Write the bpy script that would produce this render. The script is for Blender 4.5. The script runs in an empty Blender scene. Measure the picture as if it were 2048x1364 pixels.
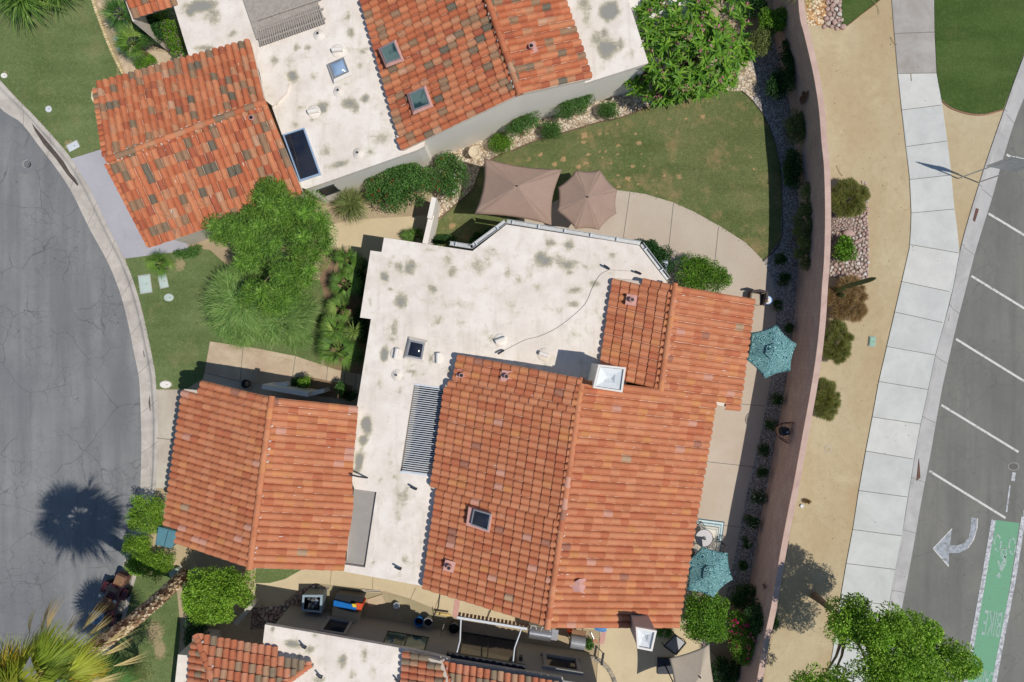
import bpy, math, random
import numpy as np
from mathutils import Vector

# ------------------------------------------------------------------ camera, world, sun
SC = bpy.context.scene
H = 30.0            # camera height above the ground, metres
F = 1365.3          # focal length in photo pixels (2048 wide)
cam_d = bpy.data.cameras.new('camera'); cam = bpy.data.objects.new('camera', cam_d)
SC.collection.objects.link(cam); SC.camera = cam
cam.location = (0, 0, H); cam.rotation_euler = (0, 0, 0)
cam_d.sensor_width = 36.0; cam_d.lens = 24.0; cam_d.clip_end = 3000
SUN = Vector((0.498, -0.201, 1.0)).normalized()
w = bpy.data.worlds.new('World'); SC.world = w; w.use_nodes = True
nt = w.node_tree; bg = nt.nodes['Background']
sky = nt.nodes.new('ShaderNodeTexSky'); sky.sky_type = 'NISHITA'; sky.sun_disc = False
sky.sun_elevation = math.radians(61.8); sky.sun_rotation = math.radians(112); sky.ozone_density = 4.0; sky.dust_density = 0.2; sky.air_density = 1.2
nt.links.new(sky.outputs[0], bg.inputs[0]); bg.inputs[1].default_value = 0.072
sd = bpy.data.lights.new('sun', 'SUN'); sd.energy = 3.3; sd.angle = math.radians(0.5); sd.color = (1.0, 0.945, 0.86)
so = bpy.data.objects.new('sun', sd); SC.collection.objects.link(so)
so.rotation_euler = SUN.to_track_quat('Z', 'Y').to_euler(); so.location = (20, -10, 40)
SC.view_settings.view_transform = 'Standard'; SC.view_settings.look = 'None'
SC.view_settings.exposure = 0.0; SC.view_settings.gamma = 1.0

# ------------------------------------------------------------------ helpers
def W(px, py, z=0.0):
    k = (H - z) / F
    return Vector(((px - 1024) * k, -(py - 682) * k, z))
def srgb(c):
    out = []
    for v in c[:3]:
        v /= 255.0
        out.append(v / 12.92 if v <= 0.04045 else ((v + 0.055) / 1.055) ** 2.4)
    return tuple(out)
C = lambda r, g, b, k=1.0: tuple(v * k for v in srgb((r, g, b)))
COL = SC.collection
def tag(o, label=None, cat=None, group=None, kind=None):
    if label: o['label'] = label
    if cat: o['category'] = cat
    if group: o['group'] = group
    if kind: o['kind'] = kind
    return o
def thing(name, label, cat, base, group=None):
    o = bpy.data.objects.new(name, None); COL.objects.link(o)
    o.empty_display_size = 0.3
    o.location = base; tag(o, label, cat, group)
    return o
def origin_of(p):
    v = Vector((0, 0, 0))
    while p is not None:
        v += Vector(p.location); p = p.parent
    return v
def copy_tree(o, parent=None, loc=None, rz=None, label=None, scale=None):
    c = o.copy(); COL.objects.link(c); c.parent = parent
    if loc is not None: c.location = loc
    if rz is not None: c.rotation_euler = (0, 0, rz)
    if scale is not None: c.scale = scale
    if label: c['label'] = label
    for ch in [x for x in KIDS.get(o.name, [])]: 
        copy_tree(ch, c)
    return c
KIDS = {}

class MB:
    def __init__(s): s.v = []; s.f = []; s.c = []; s.mi = []; s.cc = None; s.m = 0
    def add(s, vs, fs, col=None):
        b = len(s.v); s.v.extend([tuple(v) for v in vs])
        for f in fs:
            s.f.append([b + i for i in f]); s.c.append(col or s.cc or (1, 1, 1)); s.mi.append(s.m)
    def box(s, c, size, rz=0.0, col=None, bevel=0.0, ax=None):
        hx, hy, hz = [d / 2 for d in size]
        if ax is None:
            X = Vector((math.cos(rz), math.sin(rz), 0)); Y = Vector((-math.sin(rz), math.cos(rz), 0)); Z = Vector((0, 0, 1))
        else: X, Y, Z = ax
        c = Vector(c)
        if bevel <= 0:
            vs = [c + X * (a * hx) + Y * (b * hy) + Z * (d * hz) for d in (-1, 1) for b in (-1, 1) for a in (-1, 1)]
            fs = [(0, 2, 3, 1), (4, 5, 7, 6), (0, 1, 5, 4), (2, 6, 7, 3), (0, 4, 6, 2), (1, 3, 7, 5)]
            s.add(vs, fs, col); return
        e = min(bevel, hx * .9, hy * .9, hz * .9)
        rings = []
        for (zz, ins) in ((-hz, e), (-hz + e, 0), (hz - e, 0), (hz, e)):
            pts = []
            for (sx, sy) in ((1, 1), (-1, 1), (-1, -1), (1, -1)):
                ax_, ay_ = hx - ins, hy - ins
                a = [(sx * ax_, sy * (ay_ - e)), (sx * (ax_ - e), sy * ay_)]
                if sx * sy < 0: a.reverse()
                pts += a
            rings.append([c + X * p[0] + Y * p[1] + Z * zz for p in pts])
        s.rings(rings, col)
    def rings(s, rings, col=None, cap=True, closed=True):
        n = len(rings[0]); vs = [p for r in rings for p in r]; fs = []
        for i in range(len(rings) - 1):
            for j in range(n if closed else n - 1):
                k = (j + 1) % n
                fs.append((i * n + j, i * n + k, (i + 1) * n + k, (i + 1) * n + j))
        if cap:
            fs.append(tuple(range(n))[::-1]); fs.append(tuple((len(rings) - 1) * n + j for j in range(n)))
        s.add(vs, fs, col)
    def tube(s, path, r, n=8, col=None, cap=True):
        path = [Vector(p) for p in path]; rr = r if isinstance(r, (list, tuple)) else [r] * len(path)
        rings = []
        for i, p in enumerate(path):
            d = (path[min(i + 1, len(path) - 1)] - path[max(i - 1, 0)]).normalized()
            up = Vector((0, 0, 1)) if abs(d.z) < .95 else Vector((1, 0, 0))
            a = d.cross(up).normalized(); b = a.cross(d).normalized()
            rings.append([p + (a * math.cos(t) + b * math.sin(t)) * rr[i] for t in [2 * math.pi * k / n for k in range(n)]])
        s.rings(rings, col, cap)
    def lathe(s, c, prof, n=24, col=None, cap=True, sx=1.0, sy=1.0):
        c = Vector(c)
        s.rings([[c + Vector((r * sx * math.cos(2 * math.pi * k / n), r * sy * math.sin(2 * math.pi * k / n), z)) for k in range(n)] for (r, z) in prof], col, cap)
    def prism(s, poly, z0, z1, col=None, sides=True, top=True):
        n = len(poly)
        ar = sum(poly[i][0] * poly[(i + 1) % n][1] - poly[(i + 1) % n][0] * poly[i][1] for i in range(n))
        if ar < 0: poly = list(reversed(poly))
        if top: s.add([(p[0], p[1], z1) for p in poly], [tuple(range(n))], col)
        if sides:
            vs = [(p[0], p[1], z0) for p in poly] + [(p[0], p[1], z1) for p in poly]
            s.add(vs, [(i, (i + 1) % n, n + (i + 1) % n, n + i) for i in range(n)], col)
    def build(s, name, mat, parent=None, smooth=False, colattr=True, auto=False):
        me = bpy.data.meshes.new(name)
        o0 = origin_of(parent)
        me.from_pydata([(v[0] - o0.x, v[1] - o0.y, v[2] - o0.z) for v in s.v], [], s.f)
        mats = mat if isinstance(mat, (list, tuple)) else [mat]
        for m in mats: me.materials.append(m)
        if len(mats) > 1: me.polygons.foreach_set('material_index', s.mi)
        if colattr:
            a = me.attributes.new('col', 'FLOAT_COLOR', 'FACE')
            a.data.foreach_set('color', [x for c in s.c for x in (c[0], c[1], c[2], 1)])
        if smooth: me.polygons.foreach_set('use_smooth', [True] * len(s.f))
        me.update()
        o = bpy.data.objects.new(name, me); COL.objects.link(o)
        if parent is not None:
            o.parent = parent; KIDS.setdefault(parent.name, []).append(o)
        if auto:
            try: me.set_sharp_from_angle(angle=math.radians(35)); me.polygons.foreach_set('use_smooth', [True] * len(s.f)); me.set_sharp_from_angle(angle=math.radians(35))
            except Exception: pass
        return o

def np_mesh(name, V, Fq, cols, mat, parent=None):
    """V (n,3), Fq (m,4), cols (m,3)"""
    me = bpy.data.meshes.new(name); o0 = np.array(origin_of(parent))
    V = V - o0
    n, m = len(V), len(Fq)
    me.vertices.add(n); me.vertices.foreach_set('co', V.astype(np.float32).ravel())
    me.loops.add(m * 4); me.loops.foreach_set('vertex_index', Fq.astype(np.int32).ravel())
    me.polygons.add(m); me.polygons.foreach_set('loop_start', np.arange(0, m * 4, 4, dtype=np.int32))
    me.polygons.foreach_set('loop_total', np.full(m, 4, dtype=np.int32))
    me.materials.append(mat)
    me.update(calc_edges=True); me.validate()
    a = me.attributes.new('col', 'FLOAT_COLOR', 'FACE')
    a.data.foreach_set('color', np.c_[cols, np.ones(m)].astype(np.float32).ravel())
    o = bpy.data.objects.new(name, me); COL.objects.link(o)
    if parent is not None: o.parent = parent; KIDS.setdefault(parent.name, []).append(o)
    return o

# ------------------------------------------------------------------ materials
class N:
    def __init__(s, name, rough=.9, spec=.3):
        s.m = bpy.data.materials.new(name); s.m.use_nodes = True; s.t = s.m.node_tree
        s.b = s.t.nodes['Principled BSDF']; s.b.inputs['Roughness'].default_value = rough
        s.b.inputs['Specular IOR Level'].default_value = spec
        s.co = s.t.nodes.new('ShaderNodeTexCoord').outputs['Object']
    def node(s, k): return s.t.nodes.new(k)
    def link(s, a, b): s.t.links.new(a, b)
    def noise(s, scale, detail=4, rough=.6, vec=None, dist=0, stretch=None):
        n = s.node('ShaderNodeTexNoise'); n.inputs['Scale'].default_value = scale; n.inputs['Detail'].default_value = detail
        n.inputs['Roughness'].default_value = rough; n.inputs['Distortion'].default_value = dist
        v = vec or s.co
        if stretch:
            mp = s.node('ShaderNodeMapping'); mp.inputs['Scale'].default_value = stretch[:3]
            if len(stretch) > 3: mp.inputs['Rotation'].default_value = (0, 0, stretch[3])
            s.link(v, mp.inputs[0]); v = mp.outputs[0]
        s.link(v, n.inputs['Vector']); return n.outputs['Fac']
    def voro(s, scale, feature='F1', vec=None, out='Distance', rnd=1.0):
        n = s.node('ShaderNodeTexVoronoi'); n.feature = feature; n.inputs['Scale'].default_value = scale
        n.inputs['Randomness'].default_value = rnd
        s.link(vec or s.co, n.inputs['Vector']); return n.outputs[out]
    def ramp(s, fac, a, b, ca=0.0, cb=1.0):
        n = s.node('ShaderNodeMapRange'); n.inputs['From Min'].default_value = a; n.inputs['From Max'].default_value = b
        n.inputs['To Min'].default_value = ca; n.inputs['To Max'].default_value = cb
        s.link(fac, n.inputs['Value']); return n.outputs[0]
    def mix(s, fac, a, b, mode='MIX'):
        n = s.node('ShaderNodeMix'); n.data_type = 'RGBA'; n.blend_type = mode
        for sock, v in ((n.inputs[0], fac), (n.inputs[6], a), (n.inputs[7], b)):
            if isinstance(v, (int, float)): sock.default_value = v
            elif isinstance(v, tuple): sock.default_value = (*v[:3], 1)
            else: s.link(v, sock)
        return n.outputs[2]
    def math(s, op, a, b=0.0):
        n = s.node('ShaderNodeMath'); n.operation = op
        for i, v in enumerate((a, b)):
            if isinstance(v, (int, float)): n.inputs[i].default_value = v
            else: s.link(v, n.inputs[i])
        return n.outputs[0]
    def attr(s, name, out='Color'):
        n = s.node('ShaderNodeAttribute'); n.attribute_name = name; return n.outputs[out]
    def warp(s, scale, amt):
        n = s.node('ShaderNodeTexNoise'); n.inputs['Scale'].default_value = scale; n.inputs['Detail'].default_value = 3
        s.link(s.co, n.inputs['Vector'])
        a = s.node('ShaderNodeVectorMath'); a.operation = 'MULTIPLY_ADD'
        s.link(n.outputs['Color'], a.inputs[0]); a.inputs[1].default_value = (amt,) * 3; s.link(s.co, a.inputs[2]); return a.outputs[0]
    def bump(s, h, strength=.3, dist=.02):
        n = s.node('ShaderNodeBump'); n.inputs['Strength'].default_value = strength; n.inputs['Distance'].default_value = dist
        s.link(h, n.inputs['Height']); s.link(n.outputs[0], s.b.inputs['Normal'])
    def col(s, c):
        if isinstance(c, tuple): s.b.inputs['Base Color'].default_value = (*c[:3], 1)
        else: s.link(c, s.b.inputs['Base Color'])
        return s.m
M = {}
def simple(name, c, rough=.7, var=.15, scale=6, metallic=0, spec=.4, bump=.1):
    n = N(name, rough, spec); n.b.inputs['Metallic'].default_value = metallic
    f = n.noise(scale, 5, .65); f2 = n.noise(scale * 9, 2)
    k = n.mix(n.ramp(f, .3, .7), tuple(v * (1 - var) for v in c), tuple(min(1, v * (1 + var)) for v in c))
    k = n.mix(n.ramp(f2, .35, .75, 0, .25), k, tuple(v * .6 for v in c))
    if bump: n.bump(f2, bump, .01)
    M[name] = n.col(k); return M[name]
def attrmat(name, rough=.8, spec=.3, transl=0.0, var=.2, scale=8, bump=0):
    n = N(name, rough, spec); a = n.attr('col')
    f = n.noise(scale, 4, .6)
    dark = n.mix(1.0, a, (1 - var,) * 3, 'MULTIPLY'); lite = n.mix(1.0, a, (1 + var,) * 3, 'MULTIPLY')
    k = n.mix(n.ramp(f, .3, .7), dark, lite)
    if bump: n.bump(n.noise(scale * 4, 4), bump, .01)
    n.col(k)
    if transl > 0:
        tr = n.node('ShaderNodeBsdfTranslucent'); ms = n.node('ShaderNodeMixShader'); ms.inputs[0].default_value = transl
        n.link(n.mix(1.0, k, (1.15, 1.25, .5), 'MULTIPLY'), tr.inputs[0]); out = n.t.nodes['Material Output']
        n.link(n.b.outputs[0], ms.inputs[1]); n.link(tr.outputs[0], ms.inputs[2]); n.link(ms.outputs[0], out.inputs[0])
    M[name] = n.m; return n.m

def asphalt(name, c, crack, tint, streak):
    n = N(name, .9, .25)
    big = n.noise(.22, 4, .6); st = n.noise(1.0, 4, .6, stretch=(1.6, .12, 1, streak)); fine = n.noise(28, 3, .7); gr = n.noise(90, 2, .8)
    k = n.mix(n.ramp(big, .3, .7), tuple(v * .86 for v in c), tuple(v * 1.12 for v in tint))
    k = n.mix(n.ramp(st, .4, .66, 0, .6), k, tuple(v * .70 for v in c))
    k = n.mix(n.ramp(n.noise(2.6, 6, .8), .52, .72, 0, .5), k, tuple(v * .74 for v in c)); k = n.mix(n.ramp(n.noise(1.1, 5, .75, dist=.8), .6, .75, 0, .45), k, tuple(min(1, v * 1.25) for v in tint))
    k = n.mix(n.ramp(fine, .3, .75, 0, .3), k, tuple(v * .65 for v in c))
    k = n.mix(n.ramp(gr, .55, .8, 0, .45), k, tuple(min(1, v * 1.8) for v in c))
    wv = n.warp(1.2, .55)
    k = n.mix(n.ramp(n.voro(.9), .02, .07, .55, 0), k, tuple(v * .5 for v in c)); k = n.mix(n.ramp(n.voro(3.1), .01, .05, .45, 0), k, tuple(v * .55 for v in c))
    d1 = n.voro(2.3, 'DISTANCE_TO_EDGE', wv); d2 = n.voro(.5, 'DISTANCE_TO_EDGE', wv)
    msk = n.ramp(n.noise(.35, 3), .42, .6)
    cr = n.math('MULTIPLY', n.ramp(d1, .0, .028, 1, 0), msk)
    cr2 = n.ramp(d2, 0, .012, 1, 0)
    cr = n.math('MAXIMUM', cr, n.math('MULTIPLY', cr2, n.ramp(n.noise(.5, 2), .4, .55)))
    k = n.mix(n.math('MULTIPLY', cr, crack), k, tuple(v * .35 for v in c))
    n.bump(n.noise(60, 3), .35, .01)
    M[name] = n.col(k)
asphalt('asphalt_street', C(128, 130, 133), .62, C(142, 143, 141), .12)
asphalt('asphalt_road', C(124, 124, 119), .3, C(132, 130, 123), -.2)

def concrete(name, c, c2=None, rust=0, sc=.9):
    n = N(name, .85, .25); c2 = c2 or tuple(v * .86 for v in c)
    a = n.noise(sc, 5, .65, dist=.4); b = n.noise(sc * 7, 5, .7); f = n.noise(70, 2)
    k = n.mix(n.ramp(a, .35, .68), c, c2)
    k = n.mix(n.ramp(b, .55, .8, 0, .35), k, tuple(v * .7 for v in c2))
    k = n.mix(n.ramp(f, .4, .8, 0, .25), k, tuple(v * .7 for v in c))
    if rust: k = n.mix(n.ramp(n.noise(1.6, 5, .7, dist=1), .6, .78, 0, rust), k, C(160, 125, 100))
    n.bump(f, .15, .01); M[name] = n.col(k)
concrete('concrete_walk', C(210, 211, 206), C(192, 194, 190), .06, .7)
concrete('concrete_walk_aged', C(180, 176, 170), C(158, 150, 142), .3)
concrete('concrete_walk_pale', C(214, 214, 208), C(200, 200, 195), .08, 1.1); concrete('concrete_walk_grey', C(207, 208, 204), C(190, 192, 188), .1, .9); concrete('concrete_gutter', C(192, 190, 188), C(170, 168, 166))
concrete('concrete_kerb', C(206, 198, 188), C(176, 168, 160), .15, 1.5)
concrete('concrete_patio', C(197, 184, 168), C(188, 172, 154), .1, .5)
concrete('concrete_drive', C(205, 198, 182), C(180, 166, 150), .25, .6)
concrete('concrete_path', C(206, 188, 162), C(180, 156, 132), .35, .8)
concrete('concrete_lavender', C(184, 182, 188), C(170, 168, 176), 0, .5)
concrete('concrete_ivory', C(212, 195, 160), C(200, 182, 150), .15, .8)
concrete('wall_cap', C(208, 180, 166), C(190, 160, 148), .25, 2)

def dirt(name, c, c2, peb=.4):
    n = N(name, .98, .1)
    a = n.noise(.35, 5, .6, stretch=(1.0, .45, 1)); b = n.noise(3, 6, .75); f = n.noise(40, 3, .7)
    k = n.mix(n.ramp(a, .35, .65), c, c2)
    k = n.mix(n.ramp(b, .45, .8, 0, .5), k, tuple(v * .78 for v in c2))
    k = n.mix(n.ramp(f, .45, .75, 0, peb), k, tuple(v * .6 for v in c)); k = n.mix(n.ramp(n.noise(1.1, 6, .8, dist=1.2), .56, .72, 0, .5), k, tuple(v * .72 for v in c2)); k = n.mix(n.ramp(n.noise(.5, 5, .7, dist=.5), .55, .72, 0, .5), k, tuple(min(1, v * 1.14) for v in c))
    k = n.mix(n.ramp(n.voro(14), .0, .11, .5, 0), k, tuple(v * .55 for v in c2))
    n.bump(n.math('ADD', f, n.math('MULTIPLY', b, 2)), .5, .02); M[name] = n.col(k)
dirt('dirt_tan', C(198, 184, 152), C(186, 164, 128), .25)
dirt('dirt_dark', C(160, 135, 110), C(128, 106, 84), .5)
dirt('dirt_sand', C(190, 172, 142), C(168, 150, 122), .4)
dirt('dirt_grey', C(180, 168, 136), C(160, 148, 118), .3)

def gravel(name, cols, sc=16, dark=.3):
    n = N(name, .9, .2); v = n.node('ShaderNodeTexVoronoi'); v.inputs['Scale'].default_value = sc; n.link(n.co, v.inputs[0])
    sep = n.node('ShaderNodeSeparateColor'); n.link(v.outputs['Color'], sep.inputs[0])
    k = n.mix(n.ramp(sep.outputs[0], 0, 1), cols[0], cols[1]); k = n.mix(n.ramp(sep.outputs[1], .6, .65), k, cols[2])
    k = n.mix(n.ramp(v.outputs['Distance'], .35, .75, 0, 1 - dark), k, tuple(x * .3 for x in cols[1]))
    n.bump(v.outputs['Distance'], -.9, .05); M[name] = n.col(k)
gravel('gravel_tan', (C(214, 194, 166), C(182, 160, 134), C(226, 212, 192)), 13)
gravel('gravel_yellow', (C(232, 200, 150), C(196, 140, 88), C(242, 226, 196)), 12)
gravel('gravel_grey', (C(158, 152, 146), C(120, 110, 102), C(196, 192, 188)), 26, .7)
gravel('rock_bed', (C(150, 130, 118), C(120, 104, 94), C(176, 160, 148)), 14)

def grass(name, a_, b_, dry, drya):
    n = N(name, .95, .1)
    big = n.noise(.45, 4, .6); st = n.noise(1.1, 3, .5, stretch=(.25, 1.2, 1, .35)); mid = n.noise(6, 4, .7); f = n.noise(34, 3, .75)
    k = n.mix(n.ramp(big, .32, .68), a_, b_)
    k = n.mix(n.ramp(st, .42, .62, 0, .45), k, tuple(v * .72 for v in a_))
    k = n.mix(n.ramp(mid, .5, .75, 0, .5), k, tuple(v * 1.35 for v in b_))
    k = n.mix(n.ramp(f, .42, .62, 0, .62), k, tuple(v * .42 for v in a_))
    sp = n.attr('stain', 'Fac'); edge = n.noise(9, 4, .7)
    s = n.ramp(n.math('ADD', sp, n.math('MULTIPLY', n.math('SUBTRACT', edge, .5), 1.1)), .42, .72)
    k = n.mix(s, k, n.mix(n.ramp(f, .3, .7), dry, tuple(v * .7 for v in dry)))
    k = n.mix(n.ramp(n.noise(.8, 5, .7), .52, .74, 0, drya), k, tuple(v * .8 for v in dry))
    n.bump(n.math('ADD', f, mid), .8, .03); M[name] = n.col(k)
grass('grass_lawn', C(106, 126, 74), C(130, 144, 96), C(180, 164, 126), .35)
grass('grass_back', C(104, 119, 70), C(134, 136, 92), C(192, 160, 118), .7)
grass('grass_dark', C(78, 102, 50), C(96, 116, 64), C(150, 146, 100), .18)

def roofwhite():
    n = N('roof_white', .75, .3)
    a = n.noise(.5, 5, .6); b = n.noise(4, 6, .75); f = n.noise(50, 2); bl = n.noise(1.8, 3, .5)
    k = n.mix(n.ramp(a, .35, .68), C(240, 232, 222), C(227, 216, 205))
    k = n.mix(n.ramp(bl, .45, .72, 0, .55), k, C(214, 202, 190))
    k = n.mix(n.ramp(b, .56, .8, 0, .45), k, C(196, 188, 172))
    k = n.mix(n.ramp(n.noise(1.0, 5, .7, stretch=(2.6, .25, 1, -.15)), .54, .72, 0, .35), k, C(190, 178, 162)); k = n.mix(n.ramp(n.noise(9, 6, .85), .58, .72, 0, .35), k, C(168, 160, 142))
    sp = n.attr('stain', 'Fac'); e = n.math('ADD', n.math('MULTIPLY', n.noise(2.1, 3, .6, dist=.6), .62), n.math('MULTIPLY', n.noise(9, 6, .85), .38)); s0 = n.math('ADD', sp, n.math('MULTIPLY', n.math('SUBTRACT', e, .5), 2.7))
    k = n.mix(n.ramp(s0, .1, .6, 0, .75), k, C(200, 192, 168))
    k = n.mix(n.ramp(s0, .42, .85, 0, .8), k, n.mix(n.ramp(n.noise(20, 4), .35, .65), C(168, 162, 140), C(128, 124, 110)))
    k = n.mix(n.ramp(s0, .9, 1.0, 0, .9), k, C(148, 146, 140))
    k = n.mix(n.ramp(n.voro(4.5, 'DISTANCE_TO_EDGE', n.warp(3, .2)), 0, .02, .06, 0), k, C(150, 145, 135))
    n.bump(n.math('ADD', n.math('MULTIPLY', bl, 3), b), .25, .03); M['roof_white'] = n.col(k)
roofwhite()
def tilemat(name, weather):
    n = N(name, .88, .2); a = n.attr('col')
    big = n.noise(2.2, 5, .7); f = n.noise(26, 4, .75)
    k = n.mix(n.ramp(big, .35, .7, 0, .35), a, n.mix(1.0, a, (.72, .70, .72), 'MULTIPLY'))
    k = n.mix(n.ramp(f, .5, .78, 0, .35), k, n.mix(1.0, a, (.62, .6, .6), 'MULTIPLY'))
    k = n.mix(n.ramp(n.noise(1.4, 6, .8), .62, .72, 0, .35), k, C(222, 190, 170))
    if weather: k = n.mix(n.ramp(n.noise(3.0, 6, .8, dist=.8), .56, .68, 0, weather), k, C(104, 92, 74))
    n.bump(f, .25, .01); M[name] = n.col(k)
tilemat('tile_new', 0); tilemat('tile_old', .7)
def blockwall():
    n = N('block_wall', .9, .2); uv = n.node('ShaderNodeTexCoord').outputs['UV']
    b = n.node('ShaderNodeTexBrick'); b.inputs['Scale'].default_value = 1.0
    b.inputs['Brick Width'].default_value = .4; b.inputs['Row Height'].default_value = .2; b.inputs['Mortar Size'].default_value = .006
    b.inputs['Color1'].default_value = (*C(196, 174, 166), 1); b.inputs['Color2'].default_value = (*C(184, 160, 154), 1); b.inputs['Mortar'].default_value = (*C(150, 132, 126), 1)
    n.link(uv, b.inputs[0]); k = n.mix(n.ramp(n.noise(1.2, 5), .4, .8, 0, .35), b.outputs[0], C(160, 130, 122))
    n.bump(n.noise(40, 3), .3, .01); M['block_wall'] = n.col(k)
blockwall()
def stucco(name, c, var=.1):
    n = N(name, .92, .2); k = n.mix(n.ramp(n.noise(.8, 5, .6), .35, .7), c, tuple(v * (1 - var) for v in c)); n.bump(n.noise(45, 4), .5, .015)
    k = n.mix(n.ramp(n.noise(7, 5, .7), .55, .8, 0, .25), k, tuple(v * .75 for v in c)); M[name] = n.col(k)
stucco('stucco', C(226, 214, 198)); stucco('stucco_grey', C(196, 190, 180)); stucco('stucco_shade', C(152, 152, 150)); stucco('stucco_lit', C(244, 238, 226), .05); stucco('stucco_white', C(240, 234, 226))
n = N('glass_dark', .08, .8); n.b.inputs['Metallic'].default_value = 0; M['glass_dark'] = n.col(n.mix(n.ramp(n.noise(1.2, 2), .3, .7), C(24, 32, 48), C(52, 52, 58)))
n = N('glass_green', .08, .8); M['glass_green'] = n.col(n.mix(n.ramp(n.noise(1.4, 2), .45, .55), C(46, 70, 72), C(104, 128, 122)))
n = N('dome_blue', .12, .8); M['dome_blue'] = n.col(C(150, 175, 205))
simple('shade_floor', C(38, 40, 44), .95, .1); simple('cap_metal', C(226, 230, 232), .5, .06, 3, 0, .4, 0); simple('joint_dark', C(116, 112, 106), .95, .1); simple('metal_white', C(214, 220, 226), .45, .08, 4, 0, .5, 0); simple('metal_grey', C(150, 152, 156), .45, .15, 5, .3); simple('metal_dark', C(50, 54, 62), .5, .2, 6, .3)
simple('metal_galv', C(196, 198, 198), .45, .15, 8, .25, .5, 0)
simple('mortar', C(226, 216, 206), .9, .1, 8); simple('mortar_pink', C(206, 158, 148), .85, .12, 5)
simple('black_plastic', C(30, 32, 36), .5, .2); simple('wood_brown', C(138, 104, 76), .8, .25, 9); simple('wood_grey', C(168, 160, 150), .9, .2, 9)
simple('fabric_taupe', C(168, 143, 128), .95, .05, 3, 0, .1, .05); simple('fabric_tan', C(192, 178, 160), .95, .06, 3, 0, .1, .05)
simple('rock_mix', C(170, 160, 155), .9, .15)
simple('plastic_blue', C(20, 110, 190), .4, .1); simple('steel', C(186, 186, 190), .3, .12, 6, .8, .5, 0); simple('lid_pale', C(190, 206, 198), .8, .1)
simple('teal_plastic', C(92, 138, 150), .5, .15, 4); simple('brown_rust', C(104, 74, 62), .8, .3, 8)
attrmat('leaf', .55, .35, .2, .18, 1.5); attrmat('stone', .9, .2, 0, .2, 7, .3); attrmat('plain', .75, .3, 0, .1, 5); attrmat('petal', .7, .2, .3, .1, 5)
attrmat('bark', .95, .1, 0, .3, 10, .5); attrmat('cloth', .9, .15, .12, .06, 4)
def worn(name, c, wear):
    n = N(name, .8, .3); s = n.ramp(n.noise(7, 6, .8), .5 - wear * .25, .62 - wear * .1, 0, .85)
    k = n.mix(s, c, C(122, 122, 122)); k = n.mix(n.ramp(n.noise(40, 3), .5, .75, 0, .5), k, C(140, 140, 140)); M[name] = n.col(k)
worn('paint_green', C(110, 166, 130), -.3); worn('paint_white', C(216, 216, 210), -.15); worn('paint_white_worn', C(208, 210, 214), .25); worn('paint_grey', C(170, 176, 184), .15)
n = N('paint_green_sym', .8, .3); M['paint_green_sym'] = n.col(n.mix(n.ramp(n.noise(9, 5, .8), .45, .62), C(170, 182, 178), C(104, 164, 132)))
def tropical():
    n = N('fabric_teal', .9, .15); v = n.node('ShaderNodeTexVoronoi'); v.inputs['Scale'].default_value = 4.2; n.link(n.warp(4, .08), v.inputs[0])
    r = n.math('SINE', n.math('MULTIPLY', v.outputs['Distance'], 42)); 
    f = n.noise(16, 3, .6, dist=1.5)
    s = n.math('ADD', n.math('MULTIPLY', r, .22), f)
    k = n.mix(n.ramp(s, .40, .50), C(38, 78, 88), C(88, 150, 160)); k = n.mix(n.ramp(s, .56, .68), k, C(168, 206, 200))
    k = n.mix(n.ramp(n.noise(5, 3), .5, .7, 0, .35), k, C(70, 120, 110))
    M['fabric_teal'] = n.col(k)
tropical()
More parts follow.
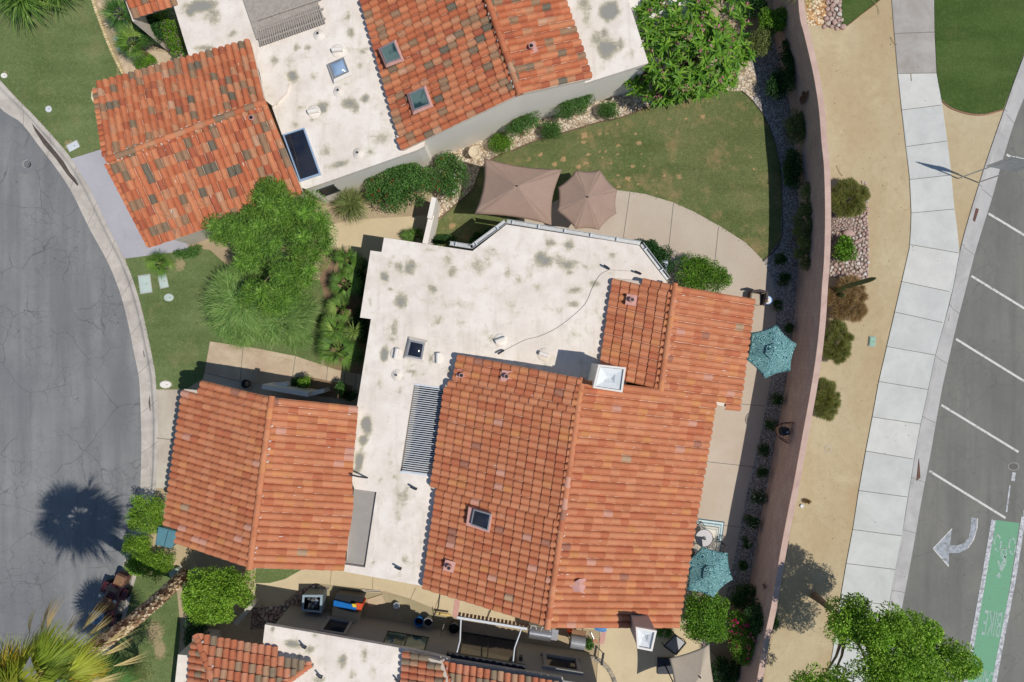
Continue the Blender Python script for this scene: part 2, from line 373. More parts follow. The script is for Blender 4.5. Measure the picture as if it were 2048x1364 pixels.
# ------------------------------------------------------------------ sheets
def clip_poly(poly, x0, y0, x1, y1):
    def cl(p, inside, inter):
        out = []
        for i in range(len(p)):
            a, b = p[i - 1], p[i]
            ia, ib = inside(a), inside(b)
            if ib:
                if not ia: out.append(inter(a, b))
                out.append(b)
            elif ia: out.append(inter(a, b))
        return out
    def ix(x): return lambda a, b: (x, a[1] + (b[1] - a[1]) * (x - a[0]) / (b[0] - a[0]))
    def iy(y): return lambda a, b: (a[0] + (b[0] - a[0]) * (y - a[1]) / (b[1] - a[1]), y)
    p = cl(poly, lambda q: q[0] >= x0, ix(x0))
    if p: p = cl(p, lambda q: q[0] <= x1, ix(x1))
    if p: p = cl(p, lambda q: q[1] >= y0, iy(y0))
    if p: p = cl(p, lambda q: q[1] <= y1, iy(y1))
    return p
def sheet(name, px, z, mat, stains=(), cell=.25, parent=None, zp=None, kind='structure', skirt=.12):
    """flat polygon given in photo pixels; with stains it becomes a fine grid carrying a 'stain' value"""
    poly = [tuple(W(x, y, z if zp is None else zp)[:2]) for x, y in px]
    ar = sum(poly[i][0] * poly[(i + 1) % len(poly)][1] - poly[(i + 1) % len(poly)][0] * poly[i][1] for i in range(len(poly)))
    if ar < 0: poly.reverse()
    m = MB()
    if stains:
        st = []
        for s in stains:
            c = W(s[0], s[1], z); k = (H - z) / F
            st.append((c.x, c.y, s[2] * k, s[3] * k, s[4] if len(s) > 4 else 1.0, math.radians(-s[5]) if len(s) > 5 else 0))
        xs = [p[0] for p in poly]; ys = [p[1] for p in poly]
        nx = int((max(xs) - min(xs)) / cell) + 1; ny = int((max(ys) - min(ys)) / cell) + 1
        idx = {}
        def vid(x, y):
            k = (round(x, 4), round(y, 4))
            if k not in idx: idx[k] = len(m.v); m.v.append((k[0], k[1], z))
            return idx[k]
        import bisect
        for j in range(ny):
            y0 = min(ys) + j * cell; y1 = y0 + cell
            strip = clip_poly(poly, -1e4, y0, 1e4, y1)
            if len(strip) < 3: continue
            sx0 = min(p[0] for p in strip); sx1 = max(p[0] for p in strip)
            for i in range(int((sx0 - min(xs)) / cell), int((sx1 - min(xs)) / cell) + 1):
                x0 = min(xs) + i * cell; x1 = x0 + cell
                q = clip_poly(strip, x0, y0, x1, y1)
                if len(q) < 3: continue
                a = sum(q[t - 1][0] * q[t][1] - q[t][0] * q[t - 1][1] for t in range(len(q)))
                if abs(a) < 1e-5: continue
                f = []
                for p in q:
                    v = vid(*p)
                    if v not in f: f.append(v)
                if len(f) >= 3: m.f.append(f); m.c.append((1, 1, 1)); m.mi.append(0)
    else: m.prism(poly, z, z, sides=False)
    nv = len(m.v)
    if skirt: m.prism(poly, z - skirt, z, top=False)
    o = m.build(name, M[mat] if isinstance(mat, str) else mat, parent, colattr=False)
    if stains:
        P = np.array(m.v); val = np.zeros(len(P))
        for (cx, cy, rx, ry, a, r) in st:
            dx = P[:, 0] - cx; dy = P[:, 1] - cy
            u = (dx * math.cos(r) + dy * math.sin(r)) / rx; v = (-dx * math.sin(r) + dy * math.cos(r)) / ry
            val = np.maximum(val, a * np.clip(1.35 - np.sqrt(u * u + v * v), 0, 1))
        at = o.data.attributes.new('stain', 'FLOAT', 'POINT'); at.data.foreach_set('value', val.astype(np.float32))
    if parent is None and kind: o['kind'] = kind
    return o
def strip(name, pts, w0, w1, z, mat, seg=True):
    """ribbon along px points, w0..w1 metres to its left/right"""
    P = [W(x, y, z) for x, y in pts]; m = MB(); L = []; R = []
    for i, p in enumerate(P):
        d = (P[min(i + 1, len(P) - 1)] - P[max(i - 1, 0)]); d.z = 0; d.normalize(); n_ = Vector((-d.y, d.x, 0))
        L.append(p + n_ * w0); R.append(p + n_ * w1)
    for i in range(len(P) - 1): m.add([R[i], R[i + 1], L[i + 1], L[i]], [(0, 1, 2, 3)])
    return m
def catmull(pts, n=6):
    out = []
    P = [pts[0]] + list(pts) + [pts[-1]]
    for i in range(1, len(P) - 2):
        p0, p1, p2, p3 = [np.array(q, float) for q in P[i - 1:i + 3]]
        for t in np.linspace(0, 1, n, endpoint=False):
            out.append(tuple(.5 * ((2 * p1) + (-p0 + p2) * t + (2 * p0 - 5 * p1 + 4 * p2 - p3) * t * t + (-p0 + 3 * p1 - 3 * p2 + p3) * t ** 3)))
    out.append(tuple(pts[-1])); return out

# base ground, far beyond the photo
g = MB(); g.prism([(-600, -600), (600, -600), (600, 600), (-600, 600)], 0, -.20, sides=False)
tag(g.build('ground', M['dirt_sand'], colattr=False), kind='structure')
# left street
GI = [(-60, 150), (0, 218), (38, 243), (72, 287), (110, 337), (140, 383), (175, 455), (213, 525), (238, 588), (255, 655), (267, 715), (275, 755), (278, 808), (280, 880), (279, 940), (276, 1000), (266, 1050), (256, 1096), (247, 1120), (237, 1150), (220, 1215), (195, 1290), (165, 1364), (130, 1440)]
GO = [(-60, 100), (0, 160), (30, 193), (67, 230), (110, 277), (143, 317), (180, 377), (217, 455), (248, 515), (267, 562), (283, 615), (298, 682), (310, 742), (313, 778), (317, 832), (316, 910), (312, 976), (305, 1040), (290, 1095), (277, 1139), (262, 1190), (253, 1229), (230, 1290), (200, 1364), (165, 1440)]
GM = [((a[0] + b[0]) / 2, (a[1] + b[1]) / 2) for a, b in zip(GI, [(-60, 100), (0, 165), (34, 197), (66, 230), (105, 280), (140, 322), (195, 410), (228, 478), (258, 545), (280, 610), (293, 665), (307, 725), (314, 790), (317, 860), (316, 920), (311, 980), (302, 1045), (288, 1095), (277, 1135), (265, 1180), (248, 1235), (225, 1310), (195, 1375), (165, 1440)])]
sheet('street', [(-900, 150)] + catmull(GM, 4) + [(-900, 1440)], -.12, 'asphalt_street', skirt=0)
def ribbon(name, A, B, prof, mat, n=4, joints=(), parent=None):
    """surface between curve A and curve B (px); prof = [(t, z)...]"""
    a = catmull(A, n); b = catmull(B, n); k = min(len(a), len(b)); m = MB()
    # resample both to the same count
    def res(c, k):
        c = np.array(c); d = np.r_[0, np.cumsum(np.hypot(*np.diff(c, axis=0).T))]; t = np.linspace(0, d[-1], k)
        return np.c_[np.interp(t, d, c[:, 0]), np.interp(t, d, c[:, 1])]
    a = res(a, 90); b = res(b, 90)
    rings = []
    for i in range(90):
        rings.append([W(*(a[i] * (1 - t) + b[i] * t), 0) + Vector((0, 0, z)) for t, z in prof])
    m.rings(rings, cap=False, closed=False)
    fs = m.f; m.f = [f[::-1] for f in fs]
    o = m.build(name, M[mat], parent, smooth=False, colattr=False)
    if parent is None: o['kind'] = 'structure'
    jm = MB()
    for q in joints:
        i = int(q * 89); d = W(*a[min(i + 1, 89)]) - W(*a[i]); d.z = 0; d.normalize(); d *= .009
        for (t0, z0), (t1, z1) in zip(prof[:-1], prof[1:]):
            p = W(*(a[i] * (1 - t0) + b[i] * t0), 0); r = W(*(a[i] * (1 - t1) + b[i] * t1), 0)
            p.z = z0 + .004; r.z = z1 + .004
            jm.add([p - d, p + d, r + d, r - d], [(0, 1, 2, 3)])
    if joints: tag(jm.build(name + '_joint', M['joint_dark'], None, colattr=False), kind='structure')
    return o
ribbon('kerb_street', GI, GO, [(0, -.20), (0, -.114), (.5, -.117), (.62, -.10), (.74, -.03), (.8, 0), (1.0, .012), (1.0, -.15)], 'concrete_kerb', joints=[.05, .105, .16, .215, .27, .33, .385, .44, .5, .555, .61, .665, .72, .78, .84, .9])
# earth pads
sheet('garden_soil', catmull(GO, 3) + [(200, 1500), (1500, 1500), (1560, 1200), (1640, 700), (1650, 400), (1620, 100), (1580, -150), (-60, -150)], 0, 'dirt_sand', skirt=.2)
SWL = [(1786, -120), (1784, 0), (1789, 67), (1796, 147), (1803, 213), (1811, 283), (1819, 350), (1823, 417), (1822, 455), (1819, 498), (1809, 542), (1796, 602), (1783, 662), (1766, 732), (1749, 815), (1733, 910), (1716, 996), (1703, 1076), (1693, 1136), (1683, 1192), (1668, 1290), (1655, 1364), (1640, 1460)]
SWR = [(1866, -120), (1868, 0), (1869, 67), (1873, 147), (1883, 200), (1894, 277), (1901, 333), (1909, 417), (1914, 455), (1919, 505)]
KB = [(2120, -60), (2048, 110), (2008, 220), (1969, 333), (1936, 440), (1919, 505), (1906, 575), (1889, 642), (1871, 708), (1856, 778), (1841, 848), (1829, 912), (1816, 992), (1803, 1072), (1789, 1139), (1776, 1222), (1757, 1340), (1740, 1460)]
KG = [(2160, -20), (2120, 50), (2048, 203), (2013, 305), (1990, 388), (1969, 455), (1951, 515), (1932, 590), (1916, 652), (1900, 722), (1886, 785), (1864, 910), (1848, 992), (1834, 1072), (1822, 1139), (1808, 1212), (1788, 1320), (1765, 1460)]
sheet('verge_soil', [(1575, -150), (1610, 60), (1650, 400), (1645, 600), (1590, 950), (1530, 1300), (1500, 1500)] + [(1640, 1470)] + KB[::-1] + [(2120, -150)], -.002, 'dirt_tan', skirt=.2)
sheet('sidewalk', SWL[1:] [::-1] + SWL[:1] + SWR + KB[6:], .03, 'concrete_walk', skirt=.1, stains=[(1830, 60, 90, 110, 0)], cell=2)
sheet('sidewalk_aged', [(1785, -100), (1785, 0), (1789.5, 67), (1796.5, 146), (1873, 146), (1869, 67), (1867, 0), (1866, -100)], .036, 'concrete_walk_aged', skirt=0)
jm = MB()
def jline(m, a, b, z, wd=.012):
    p, q = W(*a, z), W(*b, z); d = (q - p).normalized(); n_ = Vector((-d.y, d.x, 0)) * wd
    m.add([p - n_, q - n_, q + n_, p + n_], [(0, 1, 2, 3)])
SJ = [((1796.5, 147), (1873, 146)), ((1804, 220), (1883, 210)), ((1814, 293), (1894, 282)), ((1820, 359), (1902, 350)), ((1823, 426), (1909, 418)), ((1821, 489), (1918, 506)), ((1804, 563), (1898, 583)), ((1790, 624), (1885, 645)), ((1774, 693), (1870, 710)), ((1758, 763), (1856, 779)), ((1745, 834), (1841, 848)), ((1732, 902), (1826, 918)), ((1718, 981), (1815, 994)), ((1706, 1059), (1804, 1072)), ((1693, 1127), (1790, 1139)), ((1681, 1198), (1778, 1210)), ((1670, 1270), (1766, 1282))]
for i, ((a, b), (c, d)) in enumerate(zip(SJ[:-1], SJ[1:])): sheet('sidewalk_slab', [a, b, d, c], .034, ('concrete_walk_pale', 'concrete_walk', 'concrete_walk_grey', 'concrete_walk', 'concrete_walk_grey')[i * 7 % 5], skirt=0)
jline(jm, (1789, 67), (1869, 64), .041)
for a, b in SJ: jline(jm, a, b, .041)
tag(jm.build('sidewalk_joint', M['joint_dark'], colattr=False), kind='structure')
ribbon('kerb_road', KB, KG, [(0, .0), (0, .035), (.2, .035), (.24, -.1), (1, -.116), (1, -.2)], 'concrete_gutter', joints=[.2, .3, .375, .45, .525, .6, .675, .75, .83, .91])
sheet('road', catmull([(x - 12, y - 4) for x, y in KG], 3) + [(3200, 1460), (3200, -20)], -.12, 'asphalt_road', skirt=0)
# lawns
kc = catmull(GO, 4)
LA = [p for p in kc if p[1] < 318]
sheet('lawn_front', LA + [(205, 297), (280, 300), (247, 152), (232, 130), (215, 90), (198, 40), (184, 0), (160, -100), (-60, -100)], .02, 'grass_lawn', stains=[(12, 150, 9, 7), (96, 218, 12, 12, .7), (138, 290, 15, 16, .8), (190, 14, 10, 40, .55, -14), (236, 140, 8, 25, .6), (60, 50, 80, 6, .4, 10)])
LB = [p for p in kc if 516 < p[1] < 779]
sheet('lawn_middle', [(251, 517)] + LB + [(372, 778), (405, 757), (420, 683), (640, 735), (660, 640), (640, 560), (560, 560), (470, 545), (420, 500), (340, 490), (292, 500)], .02, 'grass_lawn', stains=[(282, 570, 10, 14, .8), (338, 595, 9, 9, .7), (332, 768, 17, 12, .9), (300, 660, 5, 30, .5), (320, 556, 14, 12, .6), (360, 530, 14, 18, .9)])
LC = [p for p in kc if 1150 < p[1]]
sheet('lawn_south', [(277, 1139)] + LC + [(345, 1450), (360, 1250), (350, 1150), (340, 1135), (300, 1150)], .02, 'grass_lawn', stains=[(310, 1265, 22, 30, .9), (320, 1300, 16, 26, .9)])
LD = [(868, 480), (870, 447), (890, 430), (915, 405), (945, 378), (958, 340), (1000, 309), (1024, 301), (1074, 280), (1134, 263), (1201, 243), (1241, 235), (1291, 215), (1341, 200), (1424, 183), (1484, 182), (1504, 200), (1530, 235), (1550, 285), (1561, 340), (1564, 400), (1562, 480), (1526, 522), (1491, 488), (1441, 455), (1391, 427), (1347, 406), (1291, 389), (1236, 381), (1180, 385), (1010, 446), (1010, 520), (868, 520)]
rng = random.Random(5)
sp = [(1024 + x / 3, y / 3, r, r * .8, 1.0, 20) for x, y, r in [(435, 810, 9), (525, 800, 5), (570, 798, 5), (630, 742, 5), (640, 873, 5), (760, 857, 8), (850, 880, 3.5), (745, 805, 5), (530, 912, 3.5), (562, 908, 3), (635, 925, 5), (770, 930, 4), (732, 942, 3), (310, 955, 8), (255, 985, 8), (445, 978, 6), (590, 980, 5), (725, 997, 7), (795, 1003, 4), (640, 1050, 5), (695, 1073, 8), (765, 1107, 5), (640, 1115, 6), (915, 1050, 5), (1003, 1062, 7), (872, 1163, 5), (925, 1150, 4), (958, 1134, 2.5), (995, 1128, 3), (1165, 1112, 4), (1457, 1013, 5), (1427, 940, 4), (1440, 845, 4), (990, 880, 3), (1047, 880, 3), (430, 850, 7), (460, 925, 6), (540, 940, 4), (1145, 700, 8), (1045, 715, 5), (945, 718, 5), (890, 787, 4), (840, 1098, 4), (175, 928, 5), (100, 955, 5), (400, 1000, 8)]]
sheet('lawn_back', LD, .02, 'grass_back', stains=sp + [(905, 452, 9, 7, 1.0), (1290, 222, 60, 10, .42, -10), (1400, 200, 70, 14, .45), (1080, 310, 60, 8, .42, -15)], cell=.13)
sheet('lawn_verge', [(1867.5, -100), (1869, 0), (1870, 67), (1874, 147), (1884, 200), (1903, 215), (1936, 226), (1969, 228), (2007, 218), (2047, 109), (2105, -40), (2120, -100)], .035, 'grass_dark')
sheet('lawn_corner', [(1680, -40), (1686, 56), (1722, 28), (1758, 0), (1775, -40)], .02, 'grass_dark')
sheet('lawn_side', [(512, 1135), (606, 1138), (570, 1158), (540, 1166), (510, 1166)], .02, 'grass_lawn')
sheet('lawn_sliver', [(838, 1178), (860, 1192), (885, 1196), (912, 1200), (905, 1186), (850, 1170)], .02, 'grass_lawn')
# hard surfaces
sheet('driveway_north', [(143, 317), (208, 297), (290, 290), (380, 500), (251, 517), (248, 515), (217, 455), (180, 377)], .024, 'concrete_lavender')
sheet('driveway_garage', [(313, 780), (372, 779), (450, 779), (450, 985), (337, 977), (312, 976), (316, 910), (317, 832)], .024, 'concrete_drive')
sheet('path_front', [(420, 683), (510, 696), (590, 712), (675, 740), (740, 752), (740, 830), (560, 820), (430, 790), (407, 757)], .024, 'concrete_path')
jm = MB()
for a, b in [((486, 694), (478, 790)), ((591, 712), (584, 760)), ((655, 732), (650, 800)), ((407, 745), (478, 762)), ((690, 742), (686, 800)), ((713, 745), (708, 800)), ((313, 876), (350, 880)), ((1260, 384), (1246, 480)), ((1347, 406), (1337, 500)), ((1437, 454), (1428, 540)), ((1380, 660), (1552, 680)), ((1430, 804), (1530, 812)), ((1400, 922), (1512, 934)), ((1370, 1040), (1490, 1056))]: jline(jm, a, b, .029)
sheet('patio', [(1010, 455), (1130, 392), (1180, 384), (1236, 380), (1291, 388), (1347, 405), (1391, 425), (1441, 453), (1491, 485), (1524, 518), (1545, 560), (1552, 600), (1551, 680), (1538, 780), (1521, 870), (1495, 980), (1470, 1110), (1450, 1200), (1420, 1290), (1380, 1300), (1290, 1240), (1250, 1100), (1330, 800), (1370, 600), (1250, 520), (1010, 520)], .024, 'concrete_patio')
tag(jm.build('pavement_joint', M['joint_dark'], colattr=False), kind='structure')
sheet('path_side', [(510, 1166), (540, 1166), (570, 1158), (606, 1138), (640, 1130), (700, 1140), (850, 1170), (880, 1188), (905, 1196), (1000, 1180), (1300, 1230), (1300, 1270), (1150, 1255), (1020, 1245), (905, 1232), (868, 1217), (822, 1198), (770, 1182), (720, 1176), (662, 1170), (630, 1166), (595, 1182), (560, 1212), (500, 1216), (500, 1180)], .022, 'concrete_ivory')
sheet('patio_south', [(1200, 1230), (1290, 1230), (1360, 1240), (1405, 1290), (1420, 1300), (1500, 1400), (1250, 1440), (1190, 1440), (1195, 1330), (1200, 1290)], .028, 'concrete_ivory')
sheet('brick_band', [(909, 1199), (920, 1201), (915, 1236), (905, 1233)], .028, 'mortar_pink', skirt=0)
jm = MB()
for a, b in [((663, 1139), (660, 1172)), ((746, 1155), (745, 1178)), ((831, 1176), (821, 1198)), ((880, 1190), (868, 1222)), ((980, 1215), (972, 1240))]: jline(jm, a, b, .031, .01)
tag(jm.build('path_joint', M['dirt_dark'], colattr=False), kind='structure')
sheet('path_entry', [(620, 470), (640, 455), (700, 440), (860, 430), (860, 495), (735, 560), (700, 560), (700, 490), (660, 500)], .018, 'concrete_ivory')
sheet('path_stoop', [(240, 118), (290, 100), (380, 110), (380, 170), (255, 165)], .018, 'concrete_path')
# beds
sheet('gravel_bed', [(874, 440), (915, 405), (945, 378), (960, 335), (1000, 309), (1024, 301), (1074, 280), (1134, 263), (1201, 243), (1241, 235), (1291, 215), (1341, 200), (1424, 183), (1484, 182), (1504, 200), (1520, 180), (1500, 120), (1250, 130), (1000, 230), (870, 330)], .012, 'gravel_tan')
sheet('gravel_bed_east', [(1484, 182), (1504, 200), (1530, 235), (1550, 285), (1561, 340), (1564, 400), (1562, 480), (1526, 522), (1545, 560), (1552, 600), (1551, 680), (1538, 780), (1521, 870), (1495, 980), (1470, 1110), (1440, 1200), (1500, 1200), (1560, 900), (1600, 700), (1610, 480), (1590, 250), (1560, 100), (1540, 60), (1500, 120)], .010, 'gravel_grey')
sheet('bed_garage', [(314, 990), (345, 985), (400, 1150), (350, 1160), (300, 1155), (280, 1137), (296, 1070)], .012, 'dirt_tan')
sheet('bed_palms', [(640, 500), (760, 500), (720, 760), (690, 745), (650, 735), (640, 620)], .012, 'dirt_dark')
sheet('planter_soil', [(583, 755), (612, 752), (706, 772), (700, 800), (590, 785)], .03, 'dirt_dark', skirt=0)
sheet('rock_bed_side', [(505, 1215), (560, 1214), (600, 1185), (625, 1168), (660, 1174), (640, 1200), (600, 1250), (500, 1260)], .024, 'rock_bed', skirt=0)
sheet('soil_side', [(640, 1168), (720, 1176), (822, 1198), (868, 1217), (905, 1232), (920, 1290), (600, 1240)], .014, 'dirt_grey', skirt=0)
sheet('rock_bed_verge', [(1660, 418), (1732, 412), (1737, 470), (1736, 555), (1700, 562), (1655, 552)], .004, 'rock_bed', skirt=0)
sheet('gravel_corner', [(1606, -30), (1652, -30), (1655, 45), (1640, 52), (1616, 50)], .004, 'gravel_yellow', skirt=0)
sheet('rock_bed_corner', [(1652, -30), (1680, -30), (1686, 58), (1648, 54), (1655, 30)], .004, 'rock_bed', skirt=0)
simple('grime', C(88, 80, 74), .95, .25, 6)
for nm, pts in (('gutter_grime', [(62, 243), (72, 247), (95, 275), (120, 310), (140, 345), (158, 366), (155, 372), (135, 350), (110, 315), (88, 290), (70, 262)]), ('gutter_grime', [(190, 424), (197, 432), (196, 440), (189, 432)]), ('gutter_grime', [(299, 790), (303, 788), (305, 820), (300, 822), (297, 806)]), ('gutter_grime', [(286, 702), (291, 700), (292, 712), (288, 714)]), ('gutter_grime', [(300, 935), (305, 933), (306, 944), (301, 945)])):
    sheet(nm, pts, -.112, 'grime', skirt=0)
for pts in ([(1893, 640), (1901, 610), (1903, 612), (1897, 642)], [(1838, 915), (1841, 955), (1833, 962), (1836, 930)], [(1952, 416), (1958, 418), (1950, 444), (1946, 440)]):
    sheet('gutter_rust', pts, -.09, 'brown_rust', skirt=0)
# ------------------------------------------------------------------ road paint
def paint(name, polys, mat, z=-.116):
    m = MB()
    for p in polys: m.prism([tuple(W(x, y, z)[:2]) for x, y in p], z, z, sides=False)
    return tag(m.build(name, M[mat], colattr=False), kind='structure')
def lane(name, a, b, wpx, mat, z=-.116):
    d = Vector((b[0] - a[0], b[1] - a[1])).normalized(); n_ = Vector((-d.y, d.x)) * wpx / 2
    return paint(name, [[(a[0] - n_.x, a[1] - n_.y), (b[0] - n_.x, b[1] - n_.y), (b[0] + n_.x, b[1] + n_.y), (a[0] + n_.x, a[1] + n_.y)]], mat, z)
for a, b in [((2013, 309), (2070, 342)), ((1977, 427), (2080, 489)), ((1943, 552), (2080, 636)), ((1912, 678), (2090, 788)), ((1883, 810), (2037, 904)), ((1859, 942), (2011, 1036))]: lane('parking_stripe', a, b, 4.4, 'paint_white')
paint('bike_lane', [[(1990, 1040), (2039, 1046), (2020, 1170), (1994, 1320), (1980, 1400), (1928, 1400), (1940, 1320), (1966, 1180)]], 'paint_green')
paint('bike_lane_line', [[(1983, 1039), (1992, 1041), (1968, 1180), (1943, 1320), (1930, 1400), (1922, 1400), (1934, 1320), (1959, 1180)]], 'paint_white_worn', -.112)
paint('bike_lane_line', [[(2043, 1033), (2052, 1034), (2030, 1170), (2001, 1320), (1987, 1400), (1979, 1400), (1992, 1320), (2021, 1170)]], 'paint_white_worn', -.112)
lane('lane_line', (2049, 1034), (2049, 1020), 4, 'paint_white_worn'); lane('lane_line', (2013, 1024), (2020, 970), 3, 'paint_white_worn'); lane('lane_line', (2026, 962), (2028, 945), 7, 'paint_white_worn')
paint('turn_arrow', [[(1865, 1097), (1904, 1056), (1900, 1090), (1912, 1091), (1927, 1087), (1937, 1076), (1941, 1058), (1943, 1035), (1956, 1037), (1955, 1056), (1948, 1080), (1936, 1097), (1918, 1106), (1898, 1106), (1897, 1134)]], 'paint_grey')
paint('turn_arrow_edge', [[(1865, 1097), (1904, 1056), (1904, 1059), (1867.5, 1097), (1898, 1131), (1897, 1134)], [(1936, 1097), (1948, 1080), (1955, 1056), (1956, 1037), (1954, 1037), (1953, 1056), (1946, 1079), (1935, 1095.5)]], 'paint_white', -.112)
# bicycle-rider symbol and the word BIKE, read from the other side of the lane
def z1(x, y): return (1900 + x / 3.966, 1020 + y / 3.966)
rng = random.Random(2)
pm = []
def ring(cx, cy, rx, ry, th, gaps=(), n=20):
    for i in range(n):
        if i in gaps: continue
        a, b = 2 * math.pi * i / n, 2 * math.pi * (i + 1) / n
        pm.append([z1(cx + rx * math.cos(a), cy + ry * math.sin(a)), z1(cx + rx * math.cos(b), cy + ry * math.sin(b)), z1(cx + (rx - th) * math.cos(b), cy + (ry - th) * math.sin(b)), z1(cx + (rx - th) * math.cos(a), cy + (ry - th) * math.sin(a))])
ring(377, 263, 34, 70, 15, (3, 8, 13, 18)); ring(494, 285, 33, 70, 15, (3, 8, 14, 19))
for p in ([(400, 320), (452, 385), (445, 430), (410, 495), (392, 470), (380, 440), (374, 400), (388, 400), (398, 430), (420, 400), (398, 372)], [(432, 290), (450, 300), (452, 350), (440, 385), (430, 372), (438, 335)], [(402, 320), (440, 300), (444, 306), (408, 330)], [(380, 494), (398, 500), (396, 514), (404, 520), (400, 536), (382, 542), (366, 530), (364, 516), (376, 512)]):
    pm.append([z1(*q) for q in p])
paint('bike_symbol', pm, 'paint_green_sym', -.112)
def word(txt, cx, cy, wpx, hpx, rot, z=-.112):
    cu = bpy.data.curves.new('w', 'FONT'); cu.body = txt; cu.align_x = 'CENTER'; cu.align_y = 'CENTER'; cu.size = 1
    ob = bpy.data.objects.new('w', cu); COL.objects.link(ob); dg = bpy.context.evaluated_depsgraph_get(); dg.update()
    me = bpy.data.meshes.new_from_object(ob.evaluated_get(dg)); bpy.data.objects.remove(ob)
    xs = [v.co.x for v in me.vertices]; ys = [v.co.y for v in me.vertices]; mx, my = (max(xs) + min(xs)) / 2, (max(ys) + min(ys)) / 2
    sx = wpx / (max(xs) - min(xs)); sy = hpx / (max(ys) - min(ys)); k = (H - z) / F; c = W(cx, cy, z); r = math.radians(rot)
    for v in me.vertices:
        x = (v.co.x - mx) * sx * k; y = (v.co.y - my) * sy * k
        v.co = (c.x + x * math.cos(r) - y * math.sin(r), c.y + x * math.sin(r) + y * math.cos(r), z)
    me.materials.append(M['paint_green_sym']); o = bpy.data.objects.new('lane_word', me); COL.objects.link(o); tag(o, kind='structure')
word('BIKE', 1984, 1247, 36, 50, 171); word('LANE', 1966, 1366, 36, 50, 170)
# ------------------------------------------------------------------ tile roofs
TN = [(C(204, 134, 98), 10), (C(197, 126, 90), 8), (C(208, 141, 104), 6), (C(210, 143, 98), 2), (C(193, 117, 85), 3), (C(210, 157, 135), .7), (C(171, 119, 98), .3), (C(208, 143, 94), .4), (C(185, 157, 128), .1)]
TG = TN
TO = [(C(200, 123, 87), 10), (C(191, 112, 78), 7), (C(206, 135, 97), 6), (C(195, 140, 106), 4), (C(138, 119, 97), 1.5), (C(118, 110, 95), .8), (C(159, 127, 100), 2.4), (C(175, 100, 74), 2), (C(200, 156, 126), .5)]
TS = [(C(202, 131, 98), 8), (C(196, 119, 87), 6), (C(208, 142, 111), 4), (C(152, 134, 111), 4), (C(171, 144, 117), 2), (C(189, 150, 120), 2)]
def pick(rg, pal):
    t = rg.random() * sum(p[1] for p in pal)
    for c, w_ in pal:
        t -= w_
        if t <= 0: break
    v = rg.uniform(.95, 1.05); return tuple(min(1, x * v) for x in c)
PROF = [(-.5, -.012), (-.45, -.006), (-.41, .034), (-.28, .078), (-.1, .1), (.1, .1), (.28, .078), (.41, .034), (.45, -.006), (.5, -.012)]
def tile_roof(e0, r0, e1, poly, pal, parent, seed=1, wid=.268, course=.37, mat='tile_new', off=0.0, mortar=0, lift=.045):
    """e0 eave point, r0 ridge point upslope of it, e1 another eave point; all (px, py, z)"""
    E0, R0, E1 = W(*e0), W(*r0), W(*e1); d = (R0 - E0).normalized()
    nrm = d.cross(E1 - E0).normalized()
    if nrm.z < 0: nrm = -nrm
    s_ = d.cross(nrm).normalized(); rg = random.Random(seed)
    P = []
    for q in poly:
        v = W(*q)
        v.z = E0.z - (nrm.x * (v.x - E0.x) + nrm.y * (v.y - E0.y)) / nrm.z
        v2 = W(q[0], q[1], v.z); v2.z = E0.z - (nrm.x * (v2.x - E0.x) + nrm.y * (v2.y - E0.y)) / nrm.z
        P.append(((v2 - E0).dot(s_), (v2 - E0).dot(d)))
    m = MB(); s0, s1 = min(p[0] for p in P), max(p[0] for p in P)
    n = max(1, round((s1 - s0) / wid)); wd = (s1 - s0) / n
    mort = MB()
    for i in range(n):
        sc = s0 + (i + .5) * wd; xs = []
        for k in range(len(P)):
            a, b = P[k - 1], P[k]
            if (a[0] - sc) * (b[0] - sc) < 0: xs.append(a[1] + (b[1] - a[1]) * (sc - a[0]) / (b[0] - a[0]))
        xs.sort()
        for t0, t1 in zip(xs[::2], xs[1::2]):
            t = t0; jx0 = rg.uniform(-.004, .004); 
            while t < t1 - .06:
                L = min(course, t1 - t); jz = rg.uniform(-.003, .006); jx = jx0 + rg.uniform(-.006, .006); jt = rg.uniform(-.012, .012) if t > t0 else rg.uniform(-.015, .01)
                c = pick(rg, pal); ov = .04 if t + L < t1 - .02 else 0
                lo = [E0 + s_ * (sc + jx + a * wd) + d * (t + jt) + nrm * (.008 + lift + z + jz) for a, z in PROF]
                hi = [E0 + s_ * (sc + jx * .5 + a * wd * .96) + d * (t + L + ov) + nrm * (.008 + z * .93) for a, z in PROF]
                bo = [p - nrm * (lift * .95) for p in lo]
                m.rings([bo, lo, hi], c, cap=False, closed=False)
                if mortar and rg.random() < mortar:
                    p = E0 + s_ * (sc + rg.uniform(-.3, .3) * wd) + d * (t + rg.uniform(0, L)); 
                    a_ = rg.uniform(.03, .16); b_ = rg.uniform(.008, .02); hh = nrm * (.075 + lift)
                    if rg.random() < .5: m.m = 1; m.add([p - d * a_ - s_ * b_ + hh, p + d * a_ - s_ * b_ * .4 + hh, p + d * a_ + s_ * b_ + hh, p - d * a_ + s_ * b_ * .4 + hh], [(0, 1, 2, 3)]); m.m = 0
                t += course
    o = m.build('tile_slope', [M[mat], M['mortar']], parent)
    dk = MB(); pp = [E0 + s_ * a + d * b for a, b in P]
    dk.add([p - nrm * .004 for p in pp], [tuple(range(len(pp)))]); dk.add([p - nrm * .16 for p in pp], [tuple(range(len(pp)))[::-1]])
    q = len(pp); dk.add([p - nrm * .004 for p in pp] + [p - nrm * .16 for p in pp], [(i, (i + 1) % q, q + (i + 1) % q, q + i) for i in range(q)])
    dk.build('roof_deck', M['stucco'], o, colattr=False)
    return o
